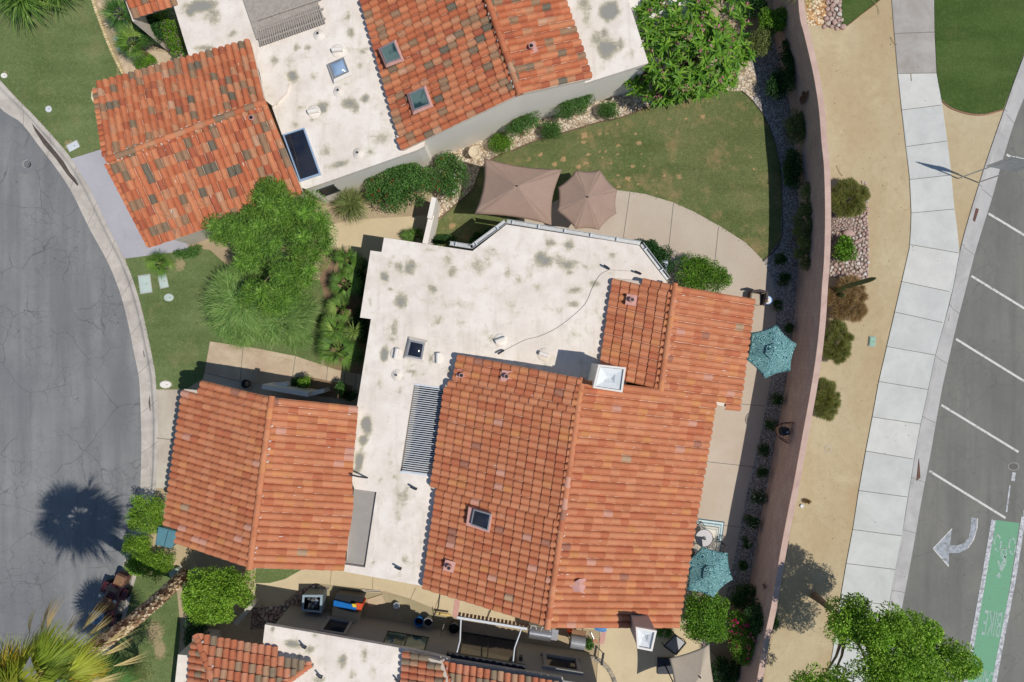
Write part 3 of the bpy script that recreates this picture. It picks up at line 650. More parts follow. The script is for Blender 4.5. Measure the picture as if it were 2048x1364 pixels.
def tufts(polys, dens, zb=.02):
    rg = np.random.default_rng(3); P = []
    for q in polys:
        w_ = [W(x, y, zb) for x, y in q]
        for a, b in zip(w_, w_[1:] + w_[:1]):
            L = (b - a).length; m_ = int(L * 26)
            t = rg.random((m_, 1)); P.append(np.array(a)[None] * (1 - t) + np.array(b)[None] * t + np.c_[rg.normal(size=(m_, 2)) * .035, np.zeros(m_)])
        xs = [p[0] for p in q]; ys = [p[1] for p in q]; n_ = int((max(xs) - min(xs)) * (max(ys) - min(ys)) / 2070 * dens)
        pts = [(x, y) for x, y in zip(rg.uniform(min(xs), max(xs), n_), rg.uniform(min(ys), max(ys), n_)) if inpoly(x, y, q) and -30 < x < 2080 and -30 < y < 1390]
        P.append(np.array([tuple(W(x, y, zb)) for x, y in pts]))
    P = np.concatenate(P); n = len(P); d = rg.normal(size=(n, 3)) * .6 + np.array([0, 0, .7]); d /= np.linalg.norm(d, axis=1, keepdims=True)
    pal = np.array([C(104, 126, 70), C(120, 138, 84), C(86, 108, 54), C(150, 146, 98), C(132, 150, 90)])
    V, Fq, cc = leaf_mesh(P, d, rg.uniform(.03, .075, n), rg.uniform(.012, .024, n), pal[rg.integers(0, 5, n)] * rg.uniform(.8, 1.15, (n, 1)))
    tag(np_mesh('grass_tufts', V, Fq, cc, M['leaf']), kind='stuff')
def ridge(a, b, pal, parent, seed=3, r=.12, mat='tile_new', seg=.40, side=None, name='ridge_cap'):
    A, B = W(*a), W(*b); d = (B - A).normalized(); L = (B - A).length; s_ = d.cross(Vector((0, 0, 1))).normalized(); u = s_.cross(d)
    rg = random.Random(seed); m = MB(); n = max(1, round(L / seg)); g_ = L / n
    for i in range(n):
        c = pick(rg, pal); p = A + d * (i * g_); q = A + d * ((i + 1) * g_ + .05); j = rg.uniform(-.006, .006)
        ang = [math.pi * k / 8 for k in range(9)]
        lo = [p + s_ * (math.cos(t) * r * 1.12 + j) + u * (math.sin(t) * r * 1.05 + .05) for t in ang]
        hi = [q + s_ * (math.cos(t) * r * .92 + j) + u * (math.sin(t) * r * .9 + .03) for t in ang]
        bo = [v - u * .03 * 1 + d * 0 - (v - p) * .12 for v in lo]
        m.rings([bo, lo, hi], c, cap=False, closed=False)
        m.add([lo[0], lo[-1], lo[-1] - u * .12, lo[0] - u * .12], [(0, 1, 2, 3)], c)
    mm = m; m.m = 1
    for i in range(int(L / .268)):
        for sd_ in ((side,) if side else (1, -1)):
            if rg.random() < .6:
                p = A + d * (i * .268 + rg.uniform(0, .15)) + s_ * sd_ * (r * 1.12) + u * .05
                mm.lathe(p - Vector((0, 0, .08)), [(.0, .0), (rg.uniform(.035, .07), .02), (.02, .11), (.0, .12)], 6)
    return m.build(name, [M[mat], M['mortar']], parent)
# ------------------------------------------------------------------ houses
def inset(poly, d):
    n = len(poly); ar = sum(poly[i][0] * poly[(i + 1) % n][1] - poly[(i + 1) % n][0] * poly[i][1] for i in range(n)); sg = 1 if ar > 0 else -1
    out = []
    for i in range(n):
        a, b, c = Vector(poly[i - 1][:2]), Vector(poly[i][:2]), Vector(poly[(i + 1) % n][:2])
        e1 = (b - a).normalized(); e2 = (c - b).normalized(); n1 = Vector((-e1.y, e1.x)) * sg; n2 = Vector((-e2.y, e2.x)) * sg
        bi = (n1 + n2); k = d / max(.3, bi.length_squared / 2) if bi.length > 1e-4 else 0
        out.append(tuple(b + bi / 2 * k * 1.0) if bi.length > 1e-4 else tuple(b))
    return out
def flat_roof(px, z, parent, stains, edge=.22, wall_in=.0, mat='roof_white', walls='stucco', cell=.12):
    o = sheet('flat_roof', px, z, mat, stains, cell, parent, skirt=edge)
    poly = [tuple(W(x, y, z)[:2]) for x, y in px]
    if walls:
        m = MB(); m.prism(inset(poly, wall_in) if wall_in else inset(poly, .03), 0, z - .02, top=True)
        m.build('wall', M[walls], parent, colattr=False)
    return o
def pitched_wall(px, z, parent, walls='stucco', ins=.4):
    m = MB(); m.prism(inset([tuple(W(*q)[:2]) for q in px], ins), 0, z, top=False); return m.build('wall', M[walls], parent, colattr=False)
def frame4(m, q, th, col=None):
    """ring of thickness th inside world quad q, returns inner quad"""
    c = sum(q, Vector()) / 4; inn = []
    for i in range(4):
        a, b, d = q[i - 1], q[i], q[(i + 1) % 4]; u = (a - b).normalized(); v = (d - b).normalized(); inn.append(b + (u + v) * th)
    m.add(list(q) + inn, [(i, (i + 1) % 4, 4 + (i + 1) % 4, 4 + i) for i in range(4)], col); return inn
def skylight(px, z, parent, h=.18, th=.06, frame='metal_grey', glass='glass_dark', dome=0.0, curb=None, label=None, zs=None):
    q = [W(x, y, z if zs is None else zs[i]) for i, (x, y) in enumerate(px)]
    if (q[1] - q[0]).cross(q[2] - q[1]).z < 0: q.reverse()
    up = Vector((0, 0, 1)); m = MB(); inn = frame4(m, q, th)
    lo = [p - up * (h + .1) for p in q]; il = [p - up * .04 for p in inn]
    m.add(lo + q, [(i, (i + 1) % 4, 4 + (i + 1) % 4, 4 + i) for i in range(4)])
    m.add(il + inn, [(i, (i + 1) % 4, 4 + (i + 1) % 4, 4 + i) for i in range(4)])
    o = m.build('skylight', M[frame], parent, colattr=False)
    if label: o['label'] = label
    g = MB(); c = sum(il, Vector()) / 4
    if dome:
        n = 6; V = []; Fc = []
        for j in range(n + 1):
            for i in range(n + 1):
                u_, v_ = i / n, j / n
                p = il[0] * (1 - u_) * (1 - v_) + il[1] * u_ * (1 - v_) + il[2] * u_ * v_ + il[3] * (1 - u_) * v_
                p = p + up * dome * (16 * u_ * (1 - u_) * v_ * (1 - v_)) ** .6; V.append(p)
        for j in range(n):
            for i in range(n): a = j * (n + 1) + i; Fc.append((a, a + 1, a + n + 2, a + n + 1))
        g.add(V, Fc); g.build('glass', M[glass], o, smooth=True, colattr=False)
    else: g.add(il, [(0, 1, 2, 3)]); g.build('glass', M[glass], o, colattr=False)
    if curb:
        k = MB(); big = [c + (p - c) * 1.28 - up * (h * .9) for p in q]; k.add(big + [p - up * (h * .2) for p in q], [(i, (i + 1) % 4, 4 + (i + 1) % 4, 4 + i) for i in range(4)])
        k.build('curb', M[curb], o, colattr=False)
    return o
def vent(px, py, z, parent, kind='pipe', rot=0, col='metal_dark', h=.3):
    p = W(px, py, z); m = MB()
    if kind == 'pipe':
        m.lathe(p, [(.035, -.05), (.035, h), (.028, h)], 10); m2 = MB(); m2.lathe(p, [(.26, -.02), (.2, .02), (.07, .09), (.04, .13)], 16)
        o = m.build('vent_pipe', M[col], parent, smooth=False, colattr=False); m2.build('flashing', M['roof_white'], o, smooth=True, colattr=False)
    elif kind == 'elbow':
        d = Vector((math.cos(math.radians(rot)), math.sin(math.radians(rot)), 0))
        m.tube([p - Vector((0, 0, .05)), p + Vector((0, 0, h * .7)), p + Vector((0, 0, h)) + d * .08, p + Vector((0, 0, h)) + d * .26], .04, 8)
        o = m.build('vent_pipe', M[col], parent, colattr=False)
    elif kind == 'hood':
        d = Vector((math.cos(math.radians(rot)), math.sin(math.radians(rot)), 0)); s_ = Vector((-d.y, d.x, 0))
        m.tube([p - d * .2 + Vector((0, 0, .16)), p + d * .2 + Vector((0, 0, .16))], .085, 12)
        m.box(p + Vector((0, 0, .06)), (.42, .16, .14), math.radians(rot)); o = m.build('vent_hood', M['stucco_white'], parent, colattr=False)
        k = MB(); k.lathe(p, [(.3, -.015), (.24, .02), (.1, .05)], 14); k.build('flashing', M['roof_white'], o, smooth=True, colattr=False)
    elif kind == 'tile':
        d = Vector((math.cos(math.radians(rot)), math.sin(math.radians(rot)), 0))
        m.box(p + Vector((0, 0, .06)), (.42, .42, .05), math.radians(rot)); m.tube([p + Vector((0, 0, .05)), p + Vector((0, 0, .3))], .1, 10)
        o = m.build('roof_vent', M['mortar_pink'], parent, colattr=False); k = MB(); k.lathe(p + Vector((0, 0, .3)), [(.07, 0), (.07, .012), (0, .012)], 10); k.build('opening', M['black_plastic'], o, colattr=False)
    return o
def slats(parent, a, b, c, d, n, z, wd, th, mat, name='slat'):
    """n bars running from edge a-d to edge b-c (px)"""
    A, B, Cc, D = [W(*q, z) for q in (a, b, c, d)]; m = MB()
    for i in range(n):
        t = (i + .5) / n; p = A.lerp(D, t); q = B.lerp(Cc, t); u = (q - p); L = u.length; u.normalize(); s_ = Vector((-u.y, u.x, 0))
        m.box((p + q) / 2, (L, wd, th), ax=(u, s_, Vector((0, 0, 1))))
    return m.build(name, M[mat], parent, colattr=False)

# ---- main house
h1 = thing('house', 'large central house with clean orange tile roofs and a stained white flat roof', 'house', W(880, 900, 0))
ZF = 2.95
ST1 = [(802, 600, 17, 16, 1.3), (820, 535, 13, 17, 1.15), (770, 552, 11, 14, 1.1), (797, 535, 12, 12, .8), (778, 528, 5, 10, .8), (1088, 520, 24, 17, 1.15), (1135, 528, 24, 12, .95), (1105, 487, 16, 9, .9), (1138, 490, 12, 12, .9), (1180, 533, 20, 8, .6), (905, 540, 14, 14, .7), (895, 520, 10, 20, .6), (865, 578, 10, 12, .7), (790, 655, 8, 18, .95), (785, 675, 12, 7, .7), (768, 708, 9, 20, 1.35, 8), (800, 755, 10, 5, .6), (820, 742, 16, 6, .95, 20), (825, 728, 12, 5, .7), (800, 780, 6, 10, .8), (760, 760, 8, 14, .55), (862, 715, 7, 18, .75), (867, 690, 9, 8, .5), (898, 743, 6, 8, .6), (733, 850, 12, 22, 1.25), (727, 880, 10, 14, 1.2), (718, 920, 10, 24, 1.4, 8), (712, 942, 8, 8, .9), (780, 900, 7, 12, .5), (768, 862, 5, 8, .4), (982, 675, 9, 10, .85), (1148, 580, 22, 8, .85), (1147, 608, 16, 8, .95), (1185, 568, 16, 8, .8), (1078, 575, 14, 12, .6), (1035, 562, 14, 10, .65), (1025, 610, 10, 10, .6), (1114, 515, 14, 10, .6), (980, 500, 16, 10, .5), (975, 522, 10, 16, .6), (1225, 508, 10, 8, .6), (1120, 620, 10, 8, .5), (740, 600, 4, 12, .7), (738, 560, 3, 14, .7), (745, 627, 5, 4, .9), (780, 578, 7, 4, .7), (805, 990, 18, 26, .7), (797, 1028, 6, 14, .6), (788, 955, 8, 6, .5), (810, 1115, 8, 9, .55), (815, 1060, 16, 12, .35), (840, 1130, 6, 8, .5), (748, 1122, 4, 10, .5), (760, 958, 5, 5, .4), (1150, 655, 12, 20, .4), (960, 470 + 60, 20, 20, .45), (860, 500, 20, 5, .4), (1060, 800 - 60, 20, 6, .35), (875, 640, 14, 12, .55), (920, 615, 30, 20, .35), (1015, 545, 8, 22, .5), (1060, 540, 6, 20, .45), (1205, 640, 10, 14, .4), (1275, 540, 16, 10, .3)]
_r = random.Random(8); ST1 += [(_r.uniform(740, 1220), _r.uniform(490, 760), _r.uniform(4, 16), _r.uniform(3, 9), _r.uniform(.3, .62), _r.uniform(-20, 20)) for _ in range(22)] + [(_r.uniform(730, 860), _r.uniform(800, 1150), _r.uniform(3, 9), _r.uniform(4, 14), _r.uniform(.3, .6)) for _ in range(8)]
FR1 = [(768, 475), (945, 502), (1013, 449), (1278, 491), (1333, 562), (1312, 700), (1245, 775), (1100, 800), (895, 775), (828, 768), (800, 943), (860, 951), (880, 985), (860, 1176), (845, 1172), (682, 1142), (688, 1129), (730, 1135), (753, 984), (709, 978), (704, 965), (714, 812), (742, 638), (720, 635), (741, 501), (763, 504)]
flat_roof(FR1, ZF, h1, ST1, cell=.13)
m = MB(); m.prism([tuple(W(x, y, 2.78)[:2]) for x, y in [(690, 1128), (731, 1136), (754, 984), (708, 976)]], 2.6, 2.78)
m.build('sunken_roof', M['roof_grey'] if 'roof_grey' in M else simple('roof_grey', C(160, 155, 150), .8, .06, 3), h1, colattr=False)
slats(h1, (830, 771), (892, 779), (866, 951), (804, 943), 40, 2.9, .03, .10, 'metal_white', 'trellis_slat')
sheet('atrium_floor', [(826, 760), (905, 775), (880, 960), (796, 950)], .05, 'shade_floor', skirt=0)  # floor coloured near black to stand for the deep shade under the slats
m = MB()
for a, b in (((828, 768), (892, 777)), ((800, 943), (863, 951))):
    A, B = W(*a, 2.9), W(*b, 2.9); u = (B - A).normalized(); m.box((A + B) / 2, ((B - A).length, .07, .14), ax=(u, Vector((-u.y, u.x, 0)), Vector((0, 0, 1)))); m.build('trellis_beam', M['metal_white'], h1, colattr=False); m = MB()
MLp = [(917, 712, 3.22), (905, 766, 3.22), (891, 768, 3.22), (862, 976, 3.22), (874, 980, 3.3), (846, 1178, 3.22), (1095, 1254, 4.65), (1165, 757, 4.65)]
tile_roof((846, 1178, 3.22), (1095, 1254, 4.65), (890, 768, 3.22), MLp, TN, h1, 11, mortar=.03)
MRp = [(1093, 1256, 4.65), (1355, 1256, 3.02), (1430, 809, 3.02), (1478, 818, 2.7), (1507, 603, 2.7), (1349, 571, 3.71), (1320, 782, 3.71), (1163, 760, 4.65)]
tile_roof((1355, 1256, 3.02), (1095, 1256, 4.65), (1430, 812, 3.02), MRp, TN, h1, 12, mortar=.14, lift=.03)
tile_roof((1198, 748, 3.06), (1318, 780, 3.71), (1226, 556, 3.06), [(1226, 556, 3.06), (1198, 748, 3.06), (1320, 781, 3.71), (1350, 570, 3.71)], TN, h1, 13, mortar=.04)
ridge((1094, 1256, 4.68), (1164, 757, 4.68), TN, h1, 5, side=1); ridge((1320, 782, 3.74), (1350, 569, 3.74), TN, h1, 6, side=1)
tile_roof((331, 1046, 3.1), (500, 1136 - 35, 4.25), (368, 778, 3.1), [(405, 765, 3.2), (402, 781, 3.2), (368, 778, 3.1), (331, 1046, 3.1), (358, 1060, 3.15), (354, 1085, 3.15), (500, 1136, 4.25), (544, 795, 4.25)], TG, h1, 14, mortar=.05)
tile_roof((687, 1142, 3.26), (500, 1136, 4.25), (716, 815, 3.26), [(498, 1136, 4.25), (687, 1142, 3.26), (690, 1120, 3.26), (707, 1010, 3.26), (703, 965, 3.26), (716, 815, 3.26), (544, 795, 4.25)], TG, h1, 15, mortar=.14, lift=.03)
ridge((500, 1137, 4.28), (544, 794, 4.28), TG, h1, 7, side=1)
pitched_wall([(385, 790, 3), (345, 1045, 3), (365, 1075, 3), (500, 1125, 3.2), (700, 1130, 3), (715, 830, 3)], 3.0, h1, ins=.3)
pitched_wall([(905, 770, 3), (865, 1165, 3), (1095, 1240, 3), (1345, 1240, 3), (1420, 815, 3), (1480, 805, 2.8), (1495, 610, 2.8), (1230, 570, 3)], 2.62, h1, ins=.35)
# gable infill under the rakes
def gable(a, b, c, parent, mat='stucco'):
    A, B, D = W(*a), W(*b), W(*c); m = MB(); lo = lambda p: Vector((p.x, p.y, 2.5)); dz = Vector((0, 0, -.18))
    m.add([A + dz, B + dz, D + dz, lo(D), lo(B), lo(A)], [(0, 1, 2, 3, 4, 5)]); m.build('gable_wall', M[mat], parent, colattr=False)
gable((880, 1168, 3.3), (1095, 1236, 4.6), (1340, 1238, 3.1), h1); gable((920, 730, 3.2), (1160, 772, 4.6), (1330, 790, 3.7), h1)
gable((362, 1080, 3.15), (502, 1122, 4.2), (684, 1130, 3.3), h1); gable((410, 782, 3.2), (541, 808, 4.2), (712, 828, 3.3), h1)
# front entry: garden walls between garage and walk
m = MB()
def wallseg(m, a, b, z, th, z0=0.0):
    A, B = W(*a, z), W(*b, z); u = (B - A); L = u.length; u.normalize(); c = (A + B) / 2; m.box((c.x, c.y, (z + z0) / 2), (L, th, z - z0), ax=(u, Vector((-u.y, u.x, 0)), Vector((0, 0, 1))))
o = thing('garden_wall', 'low cream stucco wall with buttresses by the front walk, above the garage tile roof', 'wall', W(570, 785, 0))
wallseg(m, (524, 773), (617, 789), 1.5, .2); m.build('wall', M['stucco_white'], o, colattr=False)
m = MB(); wallseg(m, (617, 789), (648, 781), 1.0, .18); m.build('buttress', M['stucco_white'], o, colattr=False); m = MB(); wallseg(m, (540, 772), (575, 768), .9, .18); m.build('buttress', M['stucco_white'], o, colattr=False)
sheet('stoop', [(470, 762), (560, 775), (640, 792), (712, 808), (712, 830), (430, 790), (420, 770)], .06, 'concrete_patio', skirt=.05)
o = thing('planter_pot', 'dark round pot standing on the shaded walk beside the garage wall', 'plant pot', W(497, 767, 0))
m = MB(); m.lathe(W(497, 767, 0), [(.12, 0), (.19, .3), (.2, .34), (.15, .34), (.14, .3)], 16, (.03, .03, .035)); m.build('bowl', M['plain'], o); m = MB(); m.lathe(W(497, 767, .3), [(.14, 0), (.0, .02)], 16); m.build('soil', M['dirt_dark'], o, colattr=False)
# chimneys
def chimney(px, z, zb, name, mat, shaft='stucco_white'):
    q = [W(x, y, z) for x, y in px]
    if (q[1] - q[0]).cross(q[2] - q[1]).z < 0: q.reverse()
    up = Vector((0, 0, 1)); c = sum(q, Vector()) / 4; m = MB()
    s = [c + (p - c) * .93 for p in q]
    m.add([p - up * (z - zb) for p in s] + [p - up * .1 for p in s], [(i, (i + 1) % 4, 4 + (i + 1) % 4, 4 + i) for i in range(4)])
    o = m.build('chimney', M[shaft], h1, colattr=False); k = MB(); inn = frame4(k, q, .07)
    k.add([p - up * .12 for p in q] + q, [(i, (i + 1) % 4, 4 + (i + 1) % 4, 4 + i) for i in range(4)])
    lo = [c + (p - c) * .97 - up * .3 for p in inn]; k.add(lo + inn, [(i, (i + 1) % 4, 4 + (i + 1) % 4, 4 + i) for i in range(4)]); k.build('chimney_rim', M['stucco_white'], o, colattr=False)
    g_ = MB(); ap = [c + (p - c) * .28 - up * .12 for p in lo]; 
    pk = [lo[0] + (lo[3] - lo[0]) * .5 + (c - lo[0]).normalized() * .18, lo[1] + (lo[2] - lo[1]) * .5 + (c - lo[1]).normalized() * .18]
    ce = c - up * .08; L = [p for p in lo]; a = (L[0] + L[3]) / 2 * .7 + (c - up * .3) * .3 + up * .2; b = (L[1] + L[2]) / 2 * .7 + (c - up * .3) * .3 + up * .2
    R1 = [c + (p - c) * .99 + up * .22 for p in lo]; R2 = [c + (p - c) * .45 - up * .02 for p in lo]; g_.add(R1 + R2 + [c + (R2[0] + R2[3] - c * 2) * .2 - up * .25, c + (R2[1] + R2[2] - c * 2) * .2 - up * .25], [(0, 1, 5, 4), (1, 2, 6, 5), (2, 3, 7, 6), (3, 0, 4, 7), (4, 5, 9, 8), (5, 6, 9), (6, 7, 8, 9), (7, 4, 8)]); g_.build('metal_cap', M['cap_metal'], o, colattr=False)
    return o
chimney([(1197, 729), (1252, 735), (1245, 785), (1186, 776)], 5.5, 2.9, 'chimney', 'stucco')
chimney([(1271.4, 1254), (1313.8, 1261.8), (1304.6, 1302.8), (1274.5, 1297)], 4.95, 2.2, 'chimney', 'stucco', 'stucco_grey')
skylight([(819, 679), (850, 686), (844, 719), (811, 713)], 3.2, h1, .2, .07, 'metal_grey', 'glass_dark', .08, 'roof_white', 'square dark skylight with aluminium frame on the white flat roof')
m = MB(); q = [W(937, 1014, 4.02), W(985, 1029, 4.12), W(979, 1066, 4.1), W(932, 1051, 4.0)]; m.add([p - Vector((0, 0, .02)) for p in q] + [p - Vector((0, 0, .2)) for p in q], [(0, 1, 2, 3), (0, 4, 5, 1), (1, 5, 6, 2), (2, 6, 7, 3), (3, 7, 4, 0)])
m.build('skylight_apron', M['mortar_pink'], h1, colattr=False)
skylight([(947, 1018), (982, 1028), (976, 1062), (941, 1049)], 4.25, h1, .15, .05, 'metal_grey', 'glass_dark', .07, None, 'grey framed skylight on the main orange tile slope', zs=[4.15, 4.3, 4.3, 4.15])
for (x, y, k, r) in [(877, 716, 'hood', 90), (794, 707, 'hood', 80), (794, 750, 'pipe', 0), (1001, 680, 'hood', 20), (1088, 709, 'hood', -20), (1217, 538, 'elbow', 150), (1280, 548, 'elbow', 160), (833, 977, 'elbow', 150), (802, 1136, 'elbow', 150), (1007, 701, 'elbow', -150)]: vent(x, y, ZF, h1, k, r, h=.22)
m = MB(); p = W(722, 948, ZF); m.tube([p + Vector((.25, -.15, 0)), p + Vector((0, 0, .5)), p + Vector((-.3, .1, .62))], .035, 8); m.build('roof_spout', M['metal_dark'], h1, colattr=False)
for (x, y, z, r) in [(924, 750, 3.35, -9), (1013, 752, 3.9, -9), (899, 1131, 3.6, -15), (1262, 600, 3.35, -9)]: vent(x, y, z + .05, h1, 'tile', r)
m = MB(); q = [W(1138, 1175, 4.55), W(1152, 1160, 4.5), W(1168, 1158, 4.4), W(1172, 1186, 4.38), W(1150, 1184, 4.5)]
m.add([W(1138, 1172, 4.5), W(1158, 1158, 4.6), W(1160, 1184, 4.6), W(1139, 1182, 4.5), W(1172, 1157, 4.36), W(1170, 1188, 4.36)], [(0, 3, 2, 1), (1, 2, 5, 4)]); m.add([W(1134, 1168, 4.4), W(1136, 1186, 4.4), W(1139, 1182, 4.5), W(1138, 1172, 4.5)], [(0, 1, 2, 3)]); m.build('dormer_vent', M['mortar_pink'], h1, colattr=False)
cab = catmull([(1216, 541), (1200, 550), (1185, 575), (1172, 605), (1150, 628), (1115, 655), (1080, 672), (1050, 680), (1022, 694), (1008, 701)], 6)
m = MB(); m.tube([W(x, y, ZF + .02) for x, y in cab], .006, 5); m.build('roof_cable', M['metal_dark'], h1, colattr=False)
cab = catmull([(1217, 540), (1245, 541), (1265, 543), (1280, 549)], 6); m = MB(); m.tube([W(x, y, ZF + .02) for x, y in cab], .008, 5); m.build('roof_cable', M['wood_grey'], h1, colattr=False)
# gutter along north edge
gp = [(899, 490), (944, 497), (1013, 446), (1281, 490), (1334, 560)]
m = MB(); gl = [W(x, y, 2.95) for x, y in gp]
for a, b in zip(gl[:-1], gl[1:]):
    u = (b - a).normalized(); s_ = Vector((-u.y, u.x, 0)); o_ = s_ * .09
    for off, wd, zz, hh in ((.0, .012, 0, .13), (.15, .014, .02, .15)): m.box((a + b) / 2 + s_ * (off + .0) + Vector((0, 0, zz - .07)), ((b - a).length + .02, wd, hh), ax=(u, s_, Vector((0, 0, 1))))
    m.box((a + b) / 2 + s_ * .075 + Vector((0, 0, -.13)), ((b - a).length, .15, .01), ax=(u, s_, Vector((0, 0, 1))))
gt = m.build('gutter', M['metal_galv'], h1, colattr=False); m = MB()
for a, b in zip(gl[:-1], gl[1:]):
    u = (b - a).normalized(); s_ = Vector((-u.y, u.x, 0)); L = (b - a).length
    for i in range(int(L / 1.05) + 1): m.box(a + u * (.25 + i * 1.05) + s_ * .075 + Vector((0, 0, .0)), (.04, .17, .02), ax=(u, s_, Vector((0, 0, 1)))) if .25 + i * 1.05 < L else 0
m.build('gutter_strap', M['metal_white'], gt, colattr=False)

# ---- north neighbour
h2 = thing('house', 'neighbouring house with mottled orange and charcoal roof tiles at the top', 'house', W(700, 200, 0))
ST2 = [(400, 12, 34, 14, 1.25, -10), (382, 22, 10, 12, 1.1), (425, 32, 18, 20, .9), (410, 95, 20, 8, 1.1), (465, 68, 14, 8, .7, -30), (585, 152, 12, 14, 1.1), (615, 95, 8, 8, .9), (593, 95, 8, 8, .9), (548, 118, 14, 12, .7), (580, 120, 12, 14, .7), (645, 213, 16, 15, 1.05), (700, 207, 18, 12, 1.05), (712, 215, 8, 14, .9), (730, 197, 10, 11, 1.1), (702, 65, 10, 12, 1.1), (695, 30, 6, 20, .7), (625, 242, 10, 6, .8), (590, 250, 12, 7, .6), (720, 132, 8, 7, .8), (742, 307, 12, 8, .9), (680, 328, 24, 8, .95, -15), (655, 300, 8, 14, .6), (762, 280, 22, 16, .6, -30), (627, 152, 6, 8, .5), (690, 168, 8, 5, .5), (1218, 22, 22, 20, 1.4), (1170, 10, 18, 16, .9), (1172, 40, 12, 18, .7), (1215, 95, 22, 24, 1.05), (1190, 78, 14, 16, .9), (1210, 68, 9, 12, .9), (1240, 90, 10, 16, .8), (1207, 138, 9, 7, .6), (752, 192, 5, 8, .6), (780, 245, 8, 6, .4), (552, 208, 4, 6, .9), (1260, 108, 10, 10, .4)]
ST2 += [(_r.uniform(520, 800), _r.uniform(20, 340), _r.uniform(4, 14), _r.uniform(3, 9), _r.uniform(.3, .6), _r.uniform(-40, 0)) for _ in range(14)]
FR2 = [(316, -90), (378, 112), (500, 92), (602, 375), (612, 378), (835, 300), (849, 293), (850, 281), (1040, 207), (1152, 172), (1297, 126), (1228, -90)]
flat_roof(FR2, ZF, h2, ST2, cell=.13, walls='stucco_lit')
gable((812, 293, 3.15), (1040, 183, 4.55), (1172, 157, 3.7), h2, 'stucco_lit')
m = MB(); m.prism([tuple(W(x, y, 2.3)[:2]) for x, y in [(1225, -90), (1285, 100), (1420, 60), (1360, -90)]], 0, 2.3); m.build('low_roof', M['stucco_white'], h2, colattr=False)
e0, r0, e1 = (805, 300, 3.15), (1040, 187, 4.6), (722, 0, 3.15)
tile_roof(e0, r0, e1, [(699, -80, 3.15), (795, 263, 3.15), (799, 268, 3.15), (792, 271, 3.15), (805, 300, 3.15), (1042, 187, 4.6), (949, -80, 4.6)], TO, h2, 21, mat='tile_old', mortar=.02)
tile_roof((1184, 155, 3.65), (1040, 187, 4.6), (1131, 7, 3.65), [(1103, -80, 3.65), (1184, 156, 3.65), (1038, 188, 4.6), (947, -80, 4.6)], TO, h2, 22, mat='tile_old', mortar=.06, lift=.03)
ridge((1040, 190, 4.64), (948, -80, 4.64), TO, h2, 8, mat='tile_old', side=-1)
tile_roof((193, 168, 3.1), (216, 322, 4.14), (500, 82, 3.1), [(193, 168, 3.1), (500, 82, 3.1), (530, 205, 4.14), (216, 322, 4.14)], TO, h2, 23, mat='tile_old', mortar=.03)
tile_roof((300, 495, 3.1), (216, 322, 4.14), (607, 388, 3.1), [(216, 322, 4.14), (300, 496, 3.1), (607, 388, 3.1), (530, 205, 4.14)], TO, h2, 24, mat='tile_old', mortar=.12)
ridge((215, 321, 4.18), (531, 204, 4.18), TO, h2, 9, mat='tile_old')
def rake(a, b, n_, seed, parent, pal=TO, mat='tile_old', rr=.1):
    """barrel tiles laid along the rake, lying across it"""
    A, B = W(*a), W(*b); rg = random.Random(seed); d = (B - A) / n_; u = d.normalized(); m = MB(); s_ = u.cross(Vector((0, 0, 1))).normalized()
    for i in range(n_):
        p = A + d * i; c = pick(rg, pal); ang = [math.pi * k / 7 for k in range(8)]; r_ = d.length * .5
        pc = p + d * .5; lo = [pc + u * math.cos(t) * r_ + Vector((0, 0, math.sin(t) * .08 - .05)) - s_ * .2 for t in ang]; hi = [pc + u * math.cos(t) * r_ + Vector((0, 0, math.sin(t) * .08)) + s_ * .16 for t in ang]
        m.rings([[v - Vector((0, 0, .02)) for v in lo], lo, hi], c, cap=False, closed=False)
    m.build('rake_tile', M[mat], parent)
rake((217, 325, 4.1), (303, 492, 3.12), 14, 31, h2); rake((193, 175, 3.12), (214, 312, 4.05), 13, 33, h2)
pitched_wall([(205, 185, 3), (230, 330, 3), (308, 480, 3), (595, 380, 3), (490, 95, 3)], 2.95, h2, 'stucco', .35)
gable((215, 185, 3.1), (232, 322, 4.1), (305, 482, 3.1), h2)
tile_roof((268, 38, 2.9), (236, -40, 3.5), (354, 10, 2.9), [(268, 38, 2.9), (354, 10, 2.9), (325, -75, 3.5), (233, -45, 3.5)], TO, h2, 25, mat='tile_old')
m = MB(); wallseg(m, (246, -20), (268, 42), 2.85, .12); m.build('fascia', M['stucco'], h2, colattr=False)
m = MB(); m.prism([tuple(W(x, y, 3.0)[:2]) for x, y in [(484, -60), (484, -8), (514, 80), (637, 33), (636, -5), (615, -60)]], 2.97, 3.05); m.build('patio_cover', M['wood_grey'], h2, colattr=False)
slats(h2, (514, 30), (641, -12), (653, 46), (520, 94), 3, 3.1, .05, .06, 'wood_grey', 'patio_cover_beam')
slats(h2, (514, 60), (519, 93), (652, 46), (640, 10), 30, 3.08, .05, .05, 'wood_grey', 'patio_cover_slat')
skylight([(657, 127), (687, 114), (698, 143), (668, 157)], 3.25, h2, .2, .06, 'metal_grey', 'dome_blue', .1, 'stucco_white', 'pale blue domed skylight in white curb')
skylight([(565, 269), (608, 255), (641, 348), (599, 362)], 3.12, h2, .12, .05, 'dome_blue', 'glass_dark', .05, None, 'long dark skylight along the tile edge')
skylight([(760, 97), (788, 82), (802, 116), (773, 127)], 3.95, h2, .15, .05, 'metal_grey', 'glass_green', 0, 'mortar_pink', 'green glass skylight in pink flashing, upper one', zs=[3.75, 3.95, 3.95, 3.75])
skylight([(818, 188), (848, 174), (860, 208), (828, 221)], 3.95, h2, .15, .05, 'metal_grey', 'glass_green', 0, 'mortar_pink', 'green glass skylight in pink flashing, lower one', zs=[3.8, 4.0, 4.0, 3.8])
